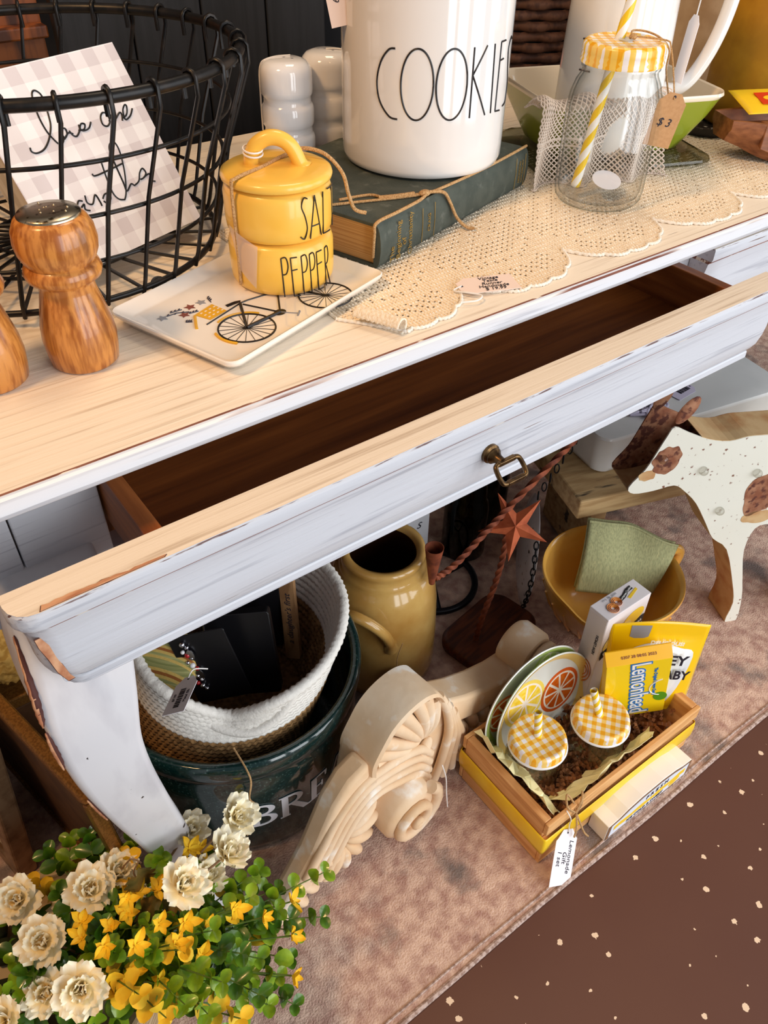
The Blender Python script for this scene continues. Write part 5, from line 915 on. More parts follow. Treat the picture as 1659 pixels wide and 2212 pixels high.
b = MB(); b.rings([[V(p.x + (ctr.x - p.x) * q, -d, p.y + (ctr.y - p.y) * q) for p in o2] for q, d in ((0.0, -0.05), (0.0, -0.004), (0.015, 0.003), (0.06, 0.005), (0.10, 0.001), (0.12, -0.010))], closed=False); b.build('shell_hood', MATS['plaster'], cb_, 50)
for k in range(8):
    p = o2[2 + int(k * (len(o2) - 5) / 7)]; e = ctr.lerp(V(p.x, p.y, 0), 0.84)
    b = MB(); b.tube([V(x.x, 0.010 - 0.006 * math.sin(PI * t_), x.y) for x, t_ in [(ctr.lerp(e, 0.12 + 0.88 * i / 8) + V(0.004, -0.002, 0) * math.sin(PI * i / 8), i / 8) for i in range(9)]], [0.0030 + 0.0066 * (i / 8) ** 0.8 for i in range(9)], 10); b.build('shell_flute', MATS['plaster'], cb_, 60)
b = MB(); b.sphere((ctr.x - 0.006, 0.004, ctr.y - 0.004), 0.020, 16, 10, (0.5, 0.4, 1.0), Matrix.Rotation(rad(40), 3, 'Y').to_4x4()); b.build('shell_boss', MATS['plaster'], cb_, 60)
for k in range(4):     # sweeping fillets above the volute
    q = k * 0.0125; ridge([(-0.150 + q * 0.7, 0.066 - q), (-0.124 + q * 0.7, 0.104 - q * 0.8), (-0.098 + q * 0.7, 0.142 - q * 0.9), (-0.060 + q * 0.5, 0.166 - q * 1.2), (-0.010, 0.158 - q * 1.3), (0.030, 0.138 - q * 1.4), (0.050, 0.110 - q * 1.5)], 0.0058, 0.0, 'scroll_fillet')
spir = [(0.004 + (0.044 * (1 - t / 13.0) ** 1.15) * math.cos(0.9 - t), 0.047 + (0.042 * (1 - t / 13.0) ** 1.15) * math.sin(0.9 - t)) for t in [0.45 * i for i in range(28)]]
MB().lathe([(0.0, 0.0), (0.043, 0.0), (0.043, 0.026), (0.036, 0.034), (0.0, 0.036)], 40).build('volute_disc', MATS['plaster'], cb_, 50, M=Matrix.Translation((0.004, 0.012, 0.047)) @ Matrix.Rotation(PI / 2, 4, 'X'))
b = MB(); b.tube([V(x, -0.022 - 0.012 * i / len(spir), z) for i, (x, z) in enumerate(spir)], [0.0085 - 0.004 * i / len(spir) for i in range(len(spir))], 10); b.build('volute_spiral', MATS['plaster'], cb_, 60)
for k in range(4): ridge([(0.062 + 0.010 * k, 0.212 - 0.020 * k), (0.080 + 0.007 * k, 0.165 - 0.014 * k), (0.088 + 0.009 * k, 0.110 - 0.010 * k), (0.078 + 0.012 * k, 0.050), (0.066 + 0.018 * k, 0.016)], 0.0062, -0.004, 'drape_fold')
crest([(0.060, 0.215), (0.085, 0.176), (0.120, 0.152), (0.165, 0.128), (0.205, 0.112), (0.243, 0.104), (0.262, 0.080), (0.236, 0.058), (0.198, 0.070), (0.150, 0.086), (0.104, 0.110), (0.086, 0.140)], -0.050, -0.006, 'right_arm', 0.010)
MB().lathe([(0.0, -0.002), (0.032, -0.002), (0.036, 0.004), (0.036, 0.036), (0.031, 0.042), (0.0, 0.042)], 40).build('curl_disc', MATS['plaster'], cb_, 50, M=Matrix.Translation((0.262, 0.046, 0.110)) @ Matrix.Rotation(PI / 2, 4, 'X'))
spir = [(0.262 + (0.035 * (1 - t / 12.0) ** 1.1) * math.cos(-1.9 + t), 0.110 + (0.035 * (1 - t / 12.0) ** 1.1) * math.sin(-1.9 + t)) for t in [0.45 * i for i in range(24)]]
b = MB(); b.tube([V(x, -0.002 - 0.006 * i / len(spir), z) for i, (x, z) in enumerate(spir)], [0.0060 - 0.003 * i / len(spir) for i in range(len(spir))], 10); b.build('curl_spiral', MATS['plaster'], cb_, 60)
def lobe(s_, z, ln, wd, ang, name='acanthus_lobe', d=-0.006):
    b = MB(); b.sphere((0, 0, 0), 1.0, 12, 8, (wd, 0.011, ln)); M = Matrix.Translation((s_, -d, z)) @ Matrix.Rotation(ang, 4, 'Y'); b.v = [M @ v for v in b.v]; b.build(name, MATS['plaster'], cb_, 60)
for i in range(6): a = rad(-10 + 28 * i); lobe(-0.088 + 0.030 * math.cos(a - 1.9), 0.072 + 0.046 * math.sin(a - 1.9), 0.026, 0.0090, -(a - 1.9) + PI / 2)
for i in range(4): lobe(-0.158 + 0.016 * i, 0.016 + 0.012 * i, 0.018, 0.0075, rad(150 - 8 * i))
for i in range(5): lobe(0.124 + 0.023 * i, 0.076 - 0.006 * i, 0.023, 0.0095, rad(150 + 14 * i), d=-0.014)
for i in range(4): lobe(0.108 + 0.012 * i, 0.048 - 0.012 * i, 0.022, 0.008, rad(130 + 15 * i), d=-0.010)
for i in range(3): lobe(0.190 + 0.020 * i, 0.060 - 0.004 * i, 0.016, 0.0085, rad(165), d=-0.016)
b = MB(); b.tube(spl([(0.385, 0.378, 0.118), (0.388, 0.372, 0.095), (0.386, 0.366, 0.070), (0.387, 0.362, 0.040)], 6), 0.0008, 6)
tag(b.build('tag_string', MATS['string_white'], None, 60), 'white plastic tag string hanging from the carved crest', 'string')
# ---- yellow batter bowl with towel
mat('bowl_yellow', (238, 180, 84), 0.22, c2=(226, 160, 62), scale=10, coat=0.4)
bw_ = thing('batter_bowl', 'yellow ceramic batter bowl with spout and loop handle', 'bowl', (0.806, 0.478, 0.006))
NB = 72
def bowl_ring(r, z, lip=0.0):
    out = []
    for j in range(NB):
        a = 2 * PI * j / NB; f = math.exp(-(((a - rad(208) + PI) % (2 * PI) - PI) / 0.30) ** 2); rr = r * (1 + 0.0) + 0.020 * f * lip; zz = z + 0.004 * f * lip - 0.010 * lip * math.exp(-((((a - rad(208) + PI) % (2 * PI) - PI) - 0.0) / 0.62) ** 2) * 0
        out.append(V(rr * math.cos(a), rr * math.sin(a), zz))
    return out
b = MB(); b.rings([bowl_ring(*q) for q in ((0.052, 0.0), (0.055, 0.002), (0.056, 0.008), (0.074, 0.026), (0.090, 0.052), (0.101, 0.082, 0.5), (0.105, 0.104, 1), (0.1075, 0.110, 1), (0.1065, 0.1135, 1), (0.1025, 0.1120, 1), (0.100, 0.104, 1), (0.096, 0.082, 0.5), (0.085, 0.054), (0.068, 0.030), (0.045, 0.014))]); b.build('bowl_body', MATS['bowl_yellow'], bw_, 60)
for k in range(24):
    a = 2 * PI * k / 24; MB().tube([V(r * math.cos(a), r * math.sin(a), z) for r, z in ((0.078, 0.030), (0.0915, 0.054), (0.1005, 0.080))], 0.0022, 6).build('fluted_rib', MATS['bowl_yellow'], bw_, 60)
ha = rad(-8); hdv = V(math.cos(ha), math.sin(ha), 0)
b = MB(); b.tube(spl([hdv * 0.100 + V(0, 0, 0.098), hdv * 0.126 + V(0, 0, 0.104), hdv * 0.142 + V(0, 0, 0.092), hdv * 0.138 + V(0, 0, 0.068), hdv * 0.118 + V(0, 0, 0.052), hdv * 0.092 + V(0, 0, 0.054)], 7), 0.0085, 12); b.build('bowl_handle', MATS['bowl_yellow'], bw_, 60)
mat('sage_linen', (172, 172, 128), 0.95, c2=(152, 154, 114), scale=1, stretch=(500, 500, 40), c3=(186, 182, 134), scale3=1, stretch3=(300, 300, 16), lo3=0.62, hi3=0.70, bump=0.3, bscale=1, spec=0.1)
A_, B_, C_, D_ = V(0.770, 0.512, 0.070), V(0.866, 0.440, 0.056), V(0.912, 0.449, 0.146), V(0.800, 0.536, 0.182)
def towel(off):
    def f(u, v):
        p = A_.lerp(B_, u).lerp(D_.lerp(C_, u), v); n_ = V(-0.6, -0.75, 0.25)
        return p + n_ * (off + 0.006 * math.sin(u * 5 + v * 3) * v + 0.004 * math.sin(u * 11 - 1) * v * v + 0.006 * math.sin(v * PI)) + V(0, 0, 0.006 * math.sin(u * 4.2) * v)
    return f
tw_ = MB().grid(towel(0.0), 26, 20).build('linen_towel', MATS['sage_linen'], None, 60, solid=0.004); tag(tw_, 'folded sage green linen towel standing in the yellow bowl', 'towel')
MB().grid(towel(-0.012), 26, 20).build('towel_fold', MATS['sage_linen'], tw_, 60, solid=0.003)
b = MB(); b.tube([towel(0.001)(i / 20, 1.0) for i in range(21)], 0.0022, 6); b.build('towel_hem', MATS['sage_linen'], tw_, 60)
# ---- rustic riser with enamel box
mat('old_paint', (196, 164, 116), 0.8, c2=(172, 138, 92), scale=1, stretch=(12, 90, 90), c3=(70, 58, 46), scale3=1, stretch3=(8, 40, 40), lo3=0.60, hi3=0.66, bump=0.5, bscale=1, detail=7)
ri = thing('wooden_riser', 'rustic tan painted wooden riser under the white enamel box', 'riser', (0.804, 0.563, 0.006), rad(-18))
MB().box(0, 0.50, 0, 0.20, 0.158, 0.194).build('riser_top', MATS['old_paint'], ri, 0, bevel=0.003)
for x in (0.06, 0.42): MB().box(x, x + 0.03, 0.045, 0.185, 0, 0.158).build('riser_leg', MATS['old_paint'], ri, 0, bevel=0.002)
mat('enamel_white', (226, 226, 224), 0.2, c2=(214, 216, 214), scale=8, coat=0.4); mat('tag_lilac', (206, 200, 222), 0.7)
en = thing('enamel_box', 'white enamel box on the wooden riser behind the metal cow', 'box', (0.868, 0.590, 0.2005), rad(-11))
EW, ED, EH = 0.38, 0.27, 0.070
b = MB(); b.rings([[V(x + EW / 2, y + ED / 2, z) for x, y in rrect(EW + a, ED + a, 0.022, 6)] for a, z in ((-0.016, 0.0), (-0.008, 0.002), (-0.004, 0.010), (0.0, 0.062), (0.003, 0.066), (0.0, 0.070), (-0.012, 0.0712), (-0.05, 0.0715))]); b.build('box_shell', MATS['enamel_white'], en, 50)
MB().bar((0.205, -0.0005, 0.012), (0.222, -0.0022, 0.034), 0.004, 0.004).build('black_mark', MATS['black'], en, 0)
tg = thing('tag_bundle', 'bundle of pale hang tags and strings on the enamel box', 'tags', (1.01, 0.60, 0.272))
rnd = random.Random(12)
for i in range(9):
    b = MB(); x0, y0 = 0.962 + rnd.uniform(0, 0.05), 0.585 + rnd.uniform(0, 0.03); b.tube(spl([(x0 + rnd.uniform(-0.02, 0.02), y0 + rnd.uniform(-0.014, 0.014), 0.2745 + rnd.uniform(0, 0.006)) for k in range(6)], 6), 0.0022, 6); b.build('tag_loop', MATS['tag_lilac'], tg, 60, world=True)
M_ = frame((1.075, 0.610, 0.2735), V(-0.97, -0.05, 0), V(0.05, -0.97, 0)); price_tag('price_tag', '', M_, 0.052, 0.030, MATS['tag_lilac'], parent=tg, extra=barcode(0.026, 0.010, -0.004, 0.0))
# ---- metal cow with marquee bulbs
specks('cow_enamel', (236, 236, 224), (230, 228, 212), (120, 66, 42), 120, 0.26, 0.32, 0.2, 10); mat('cow_rust', (132, 78, 52), 0.8, c2=(176, 128, 96), scale=60, lo=0.4, hi=0.7, c3=(90, 46, 34), scale3=90, lo3=0.52, hi3=0.6, detail=8); mat('cow_tan', (206, 172, 124), 0.6, c2=(182, 130, 80), scale=30, lo=0.45, hi=0.7); thin_glass('bulb', (190, 186, 172), 0.3)
CA = rad(-25); co = thing('metal_cow', 'white and rust metal cow with small bulbs standing on the rug', 'cow figure', (0.977, 0.356, 0.006), CA)
cow = [(-0.247, 0.318), (-0.230, 0.345), (-0.221, 0.371), (-0.213, 0.396), (-0.206, 0.410), (-0.184, 0.399), (-0.152, 0.384), (-0.121, 0.377), (-0.095, 0.381), (-0.065, 0.380), (0.0, 0.378), (0.08, 0.382), (0.13, 0.370), (0.150, 0.330), (0.148, 0.22), (0.138, 0.12), (0.140, 0.0), (0.108, 0.0), (0.106, 0.10), (0.092, 0.17), (0.060, 0.205), (0.0, 0.213), (-0.025, 0.208), (-0.028, 0.165), (-0.010, 0.105), (0.006, 0.054), (0.014, 0.0), (-0.006, 0.0), (-0.006, 0.045), (-0.024, 0.096), (-0.058, 0.171), (-0.089, 0.199), (-0.109, 0.230), (-0.137, 0.273), (-0.163, 0.300), (-0.181, 0.312), (-0.209, 0.307), (-0.237, 0.306)]
cs = [(p.x, p.y) for p in spl([V(x, z, 0) for x, z in cow], 3, closed=True)]
CX = Matrix(((1, 0, 0, 0), (0, 0, -1, 0), (0, 1, 0, 0), (0, 0, 0, 1)))
MB().prism(cs, -0.001, 0.001, CX).build('front_panel', MATS['cow_enamel'], co, 0)
MB().prism(cs, -0.053, -0.051, CX).build('back_panel', MATS['cow_rust'], co, 0)
b = MB(); nc = len(cs)
for i in range(nc):
    (xa, za), (xb, zb_) = cs[i], cs[(i + 1) % nc]
    if xa < -0.165 and za > 0.312: continue     # the head and throat are left open between the two panels
    b.add([(xa, 0.0, za), (xb, 0.0, zb_), (xb, 0.052, zb_), (xa, 0.052, za)], [(0, 1, 2, 3)])
b.build('edge_strip', MATS['cow_tan'], co, 0, solid=0.001)
# rust-painted patches (own wear shapes)
def patch(cx, cz, rx, rz_, seed, m='cow_rust', k=18):
    r_ = random.Random(seed); MB().prism([(p.x, p.y) for p in spl([V(cx + rx * math.cos(2 * PI * i / k) * r_.uniform(0.86, 1.1), cz + rz_ * math.sin(2 * PI * i / k) * r_.uniform(0.86, 1.1), 0) for i in range(k)], 4, closed=True)], 0.001, 0.0014, CX).build('rust_patch', MATS[m], co, 0)
patch(-0.203, 0.357, 0.020, 0.024, 1); patch(-0.225, 0.335, 0.012, 0.009, 4, 'cow_tan'); patch(-0.040, 0.275, 0.026, 0.040, 2); patch(-0.03, 0.232, 0.026, 0.012, 3, 'cow_tan'); patch(0.08, 0.30, 0.04, 0.035, 6)
for s_, z in ((-0.211, 0.362), (-0.146, 0.334), (-0.098, 0.256), (-0.062, 0.318), (0.02, 0.33), (0.09, 0.26)):
    MB().sphere((s_, -0.0045, z), 0.0062, 14, 10).build('bulb', MATS['bulb'], co, 60)
for s_, d, an in ((-0.192, 0.004, 0.5), (-0.206, 0.040, 0.35)):
    b = MB(); b.sphere((0, 0, 0), 1.0, 12, 8, (0.011, 0.003, 0.022)); M = Matrix.Translation((s_, d, 0.430)) @ Matrix.Rotation(an, 4, 'Y'); b.v = [M @ v for v in b.v]; b.build('ear', MATS['cow_rust'], co, 60)
# ---- lemonade gift crate
mat('pine', (232, 180, 118), 0.6, c2=(212, 152, 90), scale=1, stretch=(14, 120, 120), detail=6); mat('pine_end', (226, 172, 112), 0.6, c2=(206, 146, 88), scale=1, stretch=(120, 14, 120), detail=6); mat('satin', (250, 210, 44), 0.28, c2=(244, 196, 26), scale=20); mat('tissue', (255, 246, 190), 0.7); mat('crinkle', (158, 104, 64), 0.9, c2=(120, 76, 44), scale=80)
ct = thing('wooden_crate', 'small pine crate with yellow satin ribbon holding lemonade gifts', 'crate', (0.584, 0.326, 0.006))
x0, x1, y0, y1 = 0.443, 0.727, 0.250, 0.402
for xa, xb in ((x0, x0 + 0.011), (x1 - 0.011, x1)): MB().box(xa, xb, y0 + 0.006, y1 - 0.006, 0.006, 0.099).build('end_panel', MATS['pine_end'], ct, 0, bevel=0.0012, world=True)
for ya, yb in ((y0, y0 + 0.0058), (y1 - 0.0058, y1)):
    for za, zb_ in ((0.008, 0.031), (0.042, 0.065), (0.076, 0.099)): MB().box(x0 - 0.0004, x1 + 0.0004, ya, yb, za, zb_).build('slat', MATS['pine'], ct, 0, bevel=0.001, world=True)
for k in range(4): MB().box(x0 + 0.0115, x1 - 0.0115, y0 + 0.008 + 0.035 * k, y0 + 0.037 + 0.035 * k, 0.0065, 0.0115).build('floor_slat', MATS['pine'], ct, 0, world=True)
b = MB(); R = []
for z, off in ((0.030, 0.0012), (0.038, 0.0024), (0.052, 0.0028), (0.062, 0.0020), (0.066, 0.0012)):
    R.append([V(x, y, z + 0.004 * math.sin(x * 30)) for x, y in rrect(x1 - x0 + 2 * off, y1 - y0 + 2 * off, 0.003, 3, (x0 + x1) / 2, (y0 + y1) / 2)])
b.rings(R, caps=False); b.build('satin_ribbon', MATS['satin'], ct, 50, world=True, solid=0.0006)
rnd = random.Random(21)
def crumple(P0, P1, Q0, Q1, nu, nv, amp, seed):
    r_ = random.Random(seed); off = [[V(r_.uniform(-1, 1), r_.uniform(-1, 1), r_.uniform(-1, 1)) * amp for i in range(nu + 1)] for j in range(nv + 1)]
    return MB().grid(lambda u, v: Vector(P0).lerp(Vector(P1), u).lerp(Vector(Q0).lerp(Vector(Q1), u), v) + off[round(v * nv)][round(u * nu)], nu, nv)
ts = crumple((0.486, 0.385, 0.064), (0.488, 0.268, 0.066), (0.4535, 0.395, 0.112), (0.4555, 0.2605, 0.108), 11, 5, 0.0062, 1).build('tissue_paper', MATS['tissue'], None, 0, solid=0.0004); tag(ts, 'pale yellow tissue paper folded over the left end of the crate', 'tissue paper')
ts = crumple((0.480, 0.285, 0.066), (0.67, 0.276, 0.066), (0.500, 0.2605, 0.094), (0.64, 0.2600, 0.106), 14, 4, 0.0042, 2).build('tissue_paper', MATS['tissue'], None, 0, solid=0.0004); tag(ts, 'pale yellow tissue paper along the front inside edge of the crate', 'tissue paper')
cr_ = MB()
for i in range(700):
    p = V(rnd.uniform(0.462, 0.708), rnd.uniform(0.268, 0.386), rnd.uniform(0.030, 0.072)); d = V(rnd.uniform(-1, 1), rnd.uniform(-1, 1), rnd.uniform(-0.35, 0.35)).normalized(); s_ = d.orthogonal().normalized() * 0.0022; n_ = d.cross(s_).normalized(); k0 = len(cr_.v)
    for q in range(8): c_ = p + d * 0.003 * q + n_ * (0.0016 if q % 2 else -0.0016); cr_.v += [c_ - s_, c_ + s_]
    for q in range(7): cr_.f.append((k0 + 2 * q, k0 + 2 * q + 1, k0 + 2 * q + 3, k0 + 2 * q + 2)); cr_.m.append(0)
o = cr_.build('crinkle_paper', MATS['crinkle'], None, 0); tag(o, 'brown crinkle paper shreds filling the pine crate', 'shredded paper', kind='stuff')
def mini(x, y, z, label, sa, rz):
    t = thing('drinking_jar', label, 'jar', (x, y, z), rz, 'gingham lidded drinking jars in the crate')
    op = [(0.0, 0.0), (0.030, 0.0), (0.034, 0.003), (0.0355, 0.010), (0.0355, 0.062), (0.0335, 0.071), (0.0325, 0.076)]; ip = [(r - 0.0025 if r > 0.004 else 0, q + (0.003 if q < 0.02 else 0)) for r, q in reversed(op)]
    MB().lathe(op + ip, 44).build('jar_glass', MATS['jar_glass'], t, 60)
    ld = MB().lathe([(0.0, 0.0745), (0.0338, 0.0745), (0.0362, 0.0752), (0.0366, 0.0775), (0.0355, 0.0800), (0.0358, 0.0850), (0.0345, 0.0890), (0.0320, 0.0902), (0.0300, 0.0900), (0.0290, 0.0893), (0.0, 0.0893)], 56).build('lid', GLS, t, 60)
    MB().lathe([(0.0342, 0.0735), (0.0376, 0.0742), (0.0380, 0.0762), (0.0366, 0.0776)], 56, caps=False).build('lid_rim', MATS['lid_white'], ld, 60)
    straw(t, V(0, 0, 0.080), V(*sa), 0.0046, 2)
    for k in range(2): MB().lathe([(0.0352, 0.026 + 0.012 * k), (0.0362, 0.028 + 0.012 * k), (0.0352, 0.030 + 0.012 * k)], 44, caps=False).build('glass_ridge', MATS['jar_glass'], t, 60)
mini(0.5025, 0.3330, 0.040, 'gingham lidded drinking jar nearest the left end of the crate', (0.004, 0.010, 0.128), 0.2)
mini(0.5890, 0.3075, 0.041, 'gingham lidded drinking jar next to the lemon candy box', (0.010, 0.016, 0.130), 1.0)
# citrus plates
mat('plate_cream', (240, 240, 230), 0.18, coat=0.4); mat('rim_lemon', (240, 206, 120), 0.2); mat('rim_lime', (196, 214, 120), 0.2); mat('orange_peel', (222, 96, 34), 0.3); mat('orange_flesh', (208, 84, 14), 0.3, c2=(226, 112, 30), scale=120); mat('lemon_peel', (244, 214, 96), 0.3); mat('lemon_flesh', (246, 204, 44), 0.3, c2=(250, 222, 100), scale=120); mat('pith', (250, 238, 220), 0.3); mat('lime_flesh', (206, 222, 130), 0.3)
def slice_(parent, M, cx, cy, r, peel, flesh, rot=0.0):
    pe = MB().prism([(cx + r * math.cos(2 * PI * i / 36), cy + r * math.sin(2 * PI * i / 36)) for i in range(36)], 0.0016, 0.0019, M).build('printed_slice', MATS[peel], parent, 0)
    MB().prism([(cx + r * 0.86 * math.cos(2 * PI * i / 36), cy + r * 0.86 * math.sin(2 * PI * i / 36)) for i in range(36)], 0.0019, 0.0021, M).build('printed_pith', MATS['pith'], pe, 0)
    for k in range(9):
        a0, a1 = rot + 2 * PI * k / 9 + 0.07, rot + 2 * PI * (k + 1) / 9 - 0.07; am_ = (a0 + a1) / 2
        MB().prism([(cx + r * 0.14 * math.cos(am_), cy + r * 0.14 * math.sin(am_))] + [(cx + r * 0.78 * math.cos(a0 + (a1 - a0) * q / 5), cy + r * 0.78 * math.sin(a0 + (a1 - a0) * q / 5)) for q in range(6)], 0.0021, 0.0024, M).build('printed_segment', MATS[flesh], pe, 0)
def plate(loc, tilt, label, rim, slices):
    t = thing('citrus_plate', label, 'plate', loc, 0, 'citrus plates in the crate'); M = Matrix.Rotation(PI / 2 - tilt, 4, 'X')
    b = MB(); b.lathe([(0.0, -0.004), (0.050, -0.004), (0.078, 0.003), (0.0845, 0.0065), (0.0858, 0.0085), (0.0845, 0.0095), (0.0815, 0.0085), (0.076, 0.0055), (0.070, 0.0015), (0.0, 0.0015)], 72); b.v = [M @ v for v in b.v]; b.build('plate_body', MATS['plate_cream'], t, 60)
    b = MB(); b.lathe([(0.0720, 0.0031), (0.0762, 0.0062), (0.0818, 0.0091), (0.0838, 0.0099)], 72, caps=False); b.v = [M @ v for v in b.v]; b.build('rim_band', MATS[rim], t, 60)
    for s_ in slices: slice_(t, M, *s_)
plate((0.5560, 0.3790, 0.0990), rad(10), 'citrus plate with lemon and orange slices, the front one in the crate', 'rim_lemon', [(-0.030, 0.024, 0.036, 'lemon_peel', 'lemon_flesh'), (0.034, 0.006, 0.035, 'orange_peel', 'orange_flesh', 0.2), (-0.03, -0.045, 0.022, 'rim_lime', 'lime_flesh')])
plate((0.5480, 0.3935, 0.1080), rad(6), 'citrus plate with green rim standing behind the other plate', 'rim_lime', [(-0.046, 0.002, 0.030, 'orange_peel', 'orange_flesh'), (0.028, 0.040, 0.028, 'rim_lime', 'lime_flesh'), (0.02, -0.03, 0.03, 'lemon_peel', 'lemon_flesh')])
# cookie box
mat('carton', (234, 226, 226), 0.45, coat=0.2); mat('carton_side', (206, 196, 192), 0.5); mat('cookie', (222, 142, 62), 0.6, c2=(196, 112, 40), scale=120); mat('lemon_print', (250, 206, 40), 0.4); mat('lemon_pale', (250, 222, 120), 0.4)
bx0, bx1, by0, by1, bz0, bz1 = 0.632, 0.714, 0.3620, 0.3930, 0.062, 0.232
cbx = thing('cookie_box', 'white carton of European cookies with lemons in the crate', 'box', ((bx0 + bx1) / 2, (by0 + by1) / 2, bz0))
MB().box(bx0, bx1, by0, by1, bz0, bz1).build('carton', MATS['carton'], cbx, 0, bevel=0.0008, world=True)
MB().box(bx0 - 0.0004, bx0 + 0.0, by0 + 0.001, by1 - 0.001, bz0, bz1 - 0.004).build('side_flap', MATS['carton'], cbx, 0, world=True)
FF = frame((bx0, by0 - 0.0003, bz0), (1, 0, 0), (0, 0, 1)); TF = frame((bx0, by0, bz1 + 0.0003), (1, 0, 0), (0, 1, 0)); LF = frame((bx0 - 0.0006, by1, bz0), (0, -1, 0), (0, 0, 1))
def pr(pts, M, m, name, h=0.0003, z=0.0): return MB().prism(pts, z, z + h, M).build(name, MATS[m], cbx, 0, world=True)
def ell(cx, cy, a, b_, rot=0.0, n=24): return [(cx + a * math.cos(t) * math.cos(rot) - b_ * math.sin(t) * math.sin(rot), cy + a * math.cos(t) * math.sin(rot) + b_ * math.sin(t) * math.cos(rot)) for t in [2 * PI * i / n for i in range(n)]]
pr(ell(0.056, 0.140, 0.020, 0.014, 0.3), FF, 'lemon_print', 'printed_lemon'); pr(ell(0.036, 0.128, 0.018, 0.013, 0.5), FF, 'lemon_pale', 'printed_lemon', z=0.0002); pr(ell(0.020, 0.118, 0.018, 0.012, 0.9), FF, 'lemon_pale', 'printed_lemon', z=0.0004)
pr([(0.004, 0.088), (0.022, 0.096), (0.050, 0.108), (0.079, 0.118), (0.079, 0.134), (0.050, 0.123), (0.022, 0.111), (0.004, 0.104)], FF, 'black', 'printed_band', z=0.0007)
text('lettering', 'European Cookies', 0.0098, MATS['straw_white'], cbx, FF @ Matrix.Translation((0.0415, 0.1115, 0.0012)) @ Matrix.Rotation(0.40, 4, 'Z'))
pr([(0.044, 0.102), (0.079, 0.115), (0.079, 0.105), (0.046, 0.094)], FF, 'lemon_print', 'printed_panel', z=0.0005)
def cookie(cx, cy, r, M, sq=1.0):
    for k in range(3):
        b = MB(); b.tube([M @ V(cx + r * (0.85 - 0.25 * k) * math.cos(2 * PI * i / 24), cy + sq * r * (0.85 - 0.25 * k) * math.sin(2 * PI * i / 24), 0.0004) for i in range(24)], r * 0.14, 6, closed=True, sq=0.3); b.build('printed_cookie', MATS['cookie'], cbx, 60, world=True)
cookie(0.020, 0.0105, 0.0085, TF); cookie(0.032, 0.0155, 0.0080, TF); cookie(0.016, 0.058, 0.013, LF, 1.9)
pr([(0.038, 0.018), (0.048, 0.020), (0.058, 0.0245), (0.068, 0.0255), (0.068, 0.0195), (0.058, 0.0185), (0.048, 0.014), (0.040, 0.0125)], TF, 'black', 'printed_band'); pr([(0.050, 0.0125), (0.072, 0.0185), (0.072, 0.015), (0.052, 0.009)], TF, 'lemon_print', 'printed_panel')
text('lettering', 'European Cookies', 0.0042, MATS['straw_white'], cbx, TF @ Matrix.Translation((0.0535, 0.0188, 0.0006)) @ Matrix.Rotation(0.28, 4, 'Z')); text('lettering', '19 5  98  2024', 0.0045, MATS['print_grey'], cbx, TF @ Matrix.Translation((0.030, 0.026, 0.0006)))
text('lettering', 'NEW LEMON', 0.0062, MATS['ink'], cbx, LF @ Matrix.Translation((0.023, 0.115, 0.0004)) @ Matrix.Rotation(PI / 2, 4, 'Z'))
# lemon candy box
mat('candy_yellow', (252, 214, 20), 0.3, coat=0.3); mat('candy_gold', (250, 188, 10), 0.3, coat=0.3); mat('candy_blue', (34, 120, 200), 0.3); mat('candy_green', (84, 150, 30), 0.35)
cu_, cw_ = V(0.0750, -0.0480, 0.0165).normalized(), V(-0.046, 0.010, 0.163).normalized(); cT = V(0.590, 0.336, 0.2065); cO = cT - cw_ * 0.150
CM = frame(cO, cu_, cw_); cy_ = thing('candy_box', 'bright yellow lemon candy box tilted in the crate', 'box', CM.translation)
MB().prism([(0, 0), (0.082, 0), (0.082, 0.134), (0, 0.134)], -0.016, 0.0, CM).build('carton', MATS['candy_yellow'], cy_, 0, bevel=0.0008, world=True)
MB().add([CM @ V(*p) for p in ((0, 0.134, 0), (0.082, 0.134, 0), (0.082, 0.1505, -0.011), (0, 0.1505, -0.011), (0, 0.134, -0.016), (0.082, 0.134, -0.016), (0.082, 0.1505, -0.0125), (0, 0.1505, -0.0125))], [(0, 1, 2, 3), (4, 7, 6, 5), (0, 4, 5, 1), (3, 2, 6, 7), (0, 3, 7, 4), (1, 5, 6, 2)]).build('top_flap', MATS['candy_gold'], cy_, 0, world=True)
tm = CM @ Matrix.Translation((0.044, 0.070, 0.0004)) @ Matrix.Rotation(-PI / 2 + 0.03, 4, 'Z')
text('lettering_outline', 'Lemonhead', 0.034, MATS['candy_blue'], cy_, tm, bold=0.0022, sx=0.80); text('lettering', 'Lemonhead', 0.034, MATS['straw_white'], cy_, tm @ Matrix.Translation((0, 0, 0.0005)), bold=0.0002, sx=0.80)
text('lettering', 'The Original Lemon Candy', 0.0062, MATS['candy_blue'], cy_, CM @ Matrix.Translation((0.064, 0.082, 0.0004)) @ Matrix.Rotation(-PI / 2 + 0.03, 4, 'Z'), bold=0.0002)
MB().prism(ell(0.074, 0.042, 0.009, 0.011, 0.3), 0.0003, 0.0006, CM).build('green_badge', MATS['candy_green'], cy_, 0, world=True)
b = MB(); b.tube([CM @ V(0.078 + 0.020 * math.cos(t), 0.066 + 0.020 * math.sin(t), 0.0003) for t in [1.8 + 2.6 * i / 16 for i in range(17)]], 0.0009, 5); b.build('printed_rind', MATS['straw_white'], cy_, 60, world=True)
text('lettering', '0307 28 08:05 2023', 0.0055, MATS['print_red'], cy_, frame(CM @ V(0.041, 0.1425, -0.0050), cu_, CM.to_3x3() @ V(0, 0.0165, -0.011)), world=True)
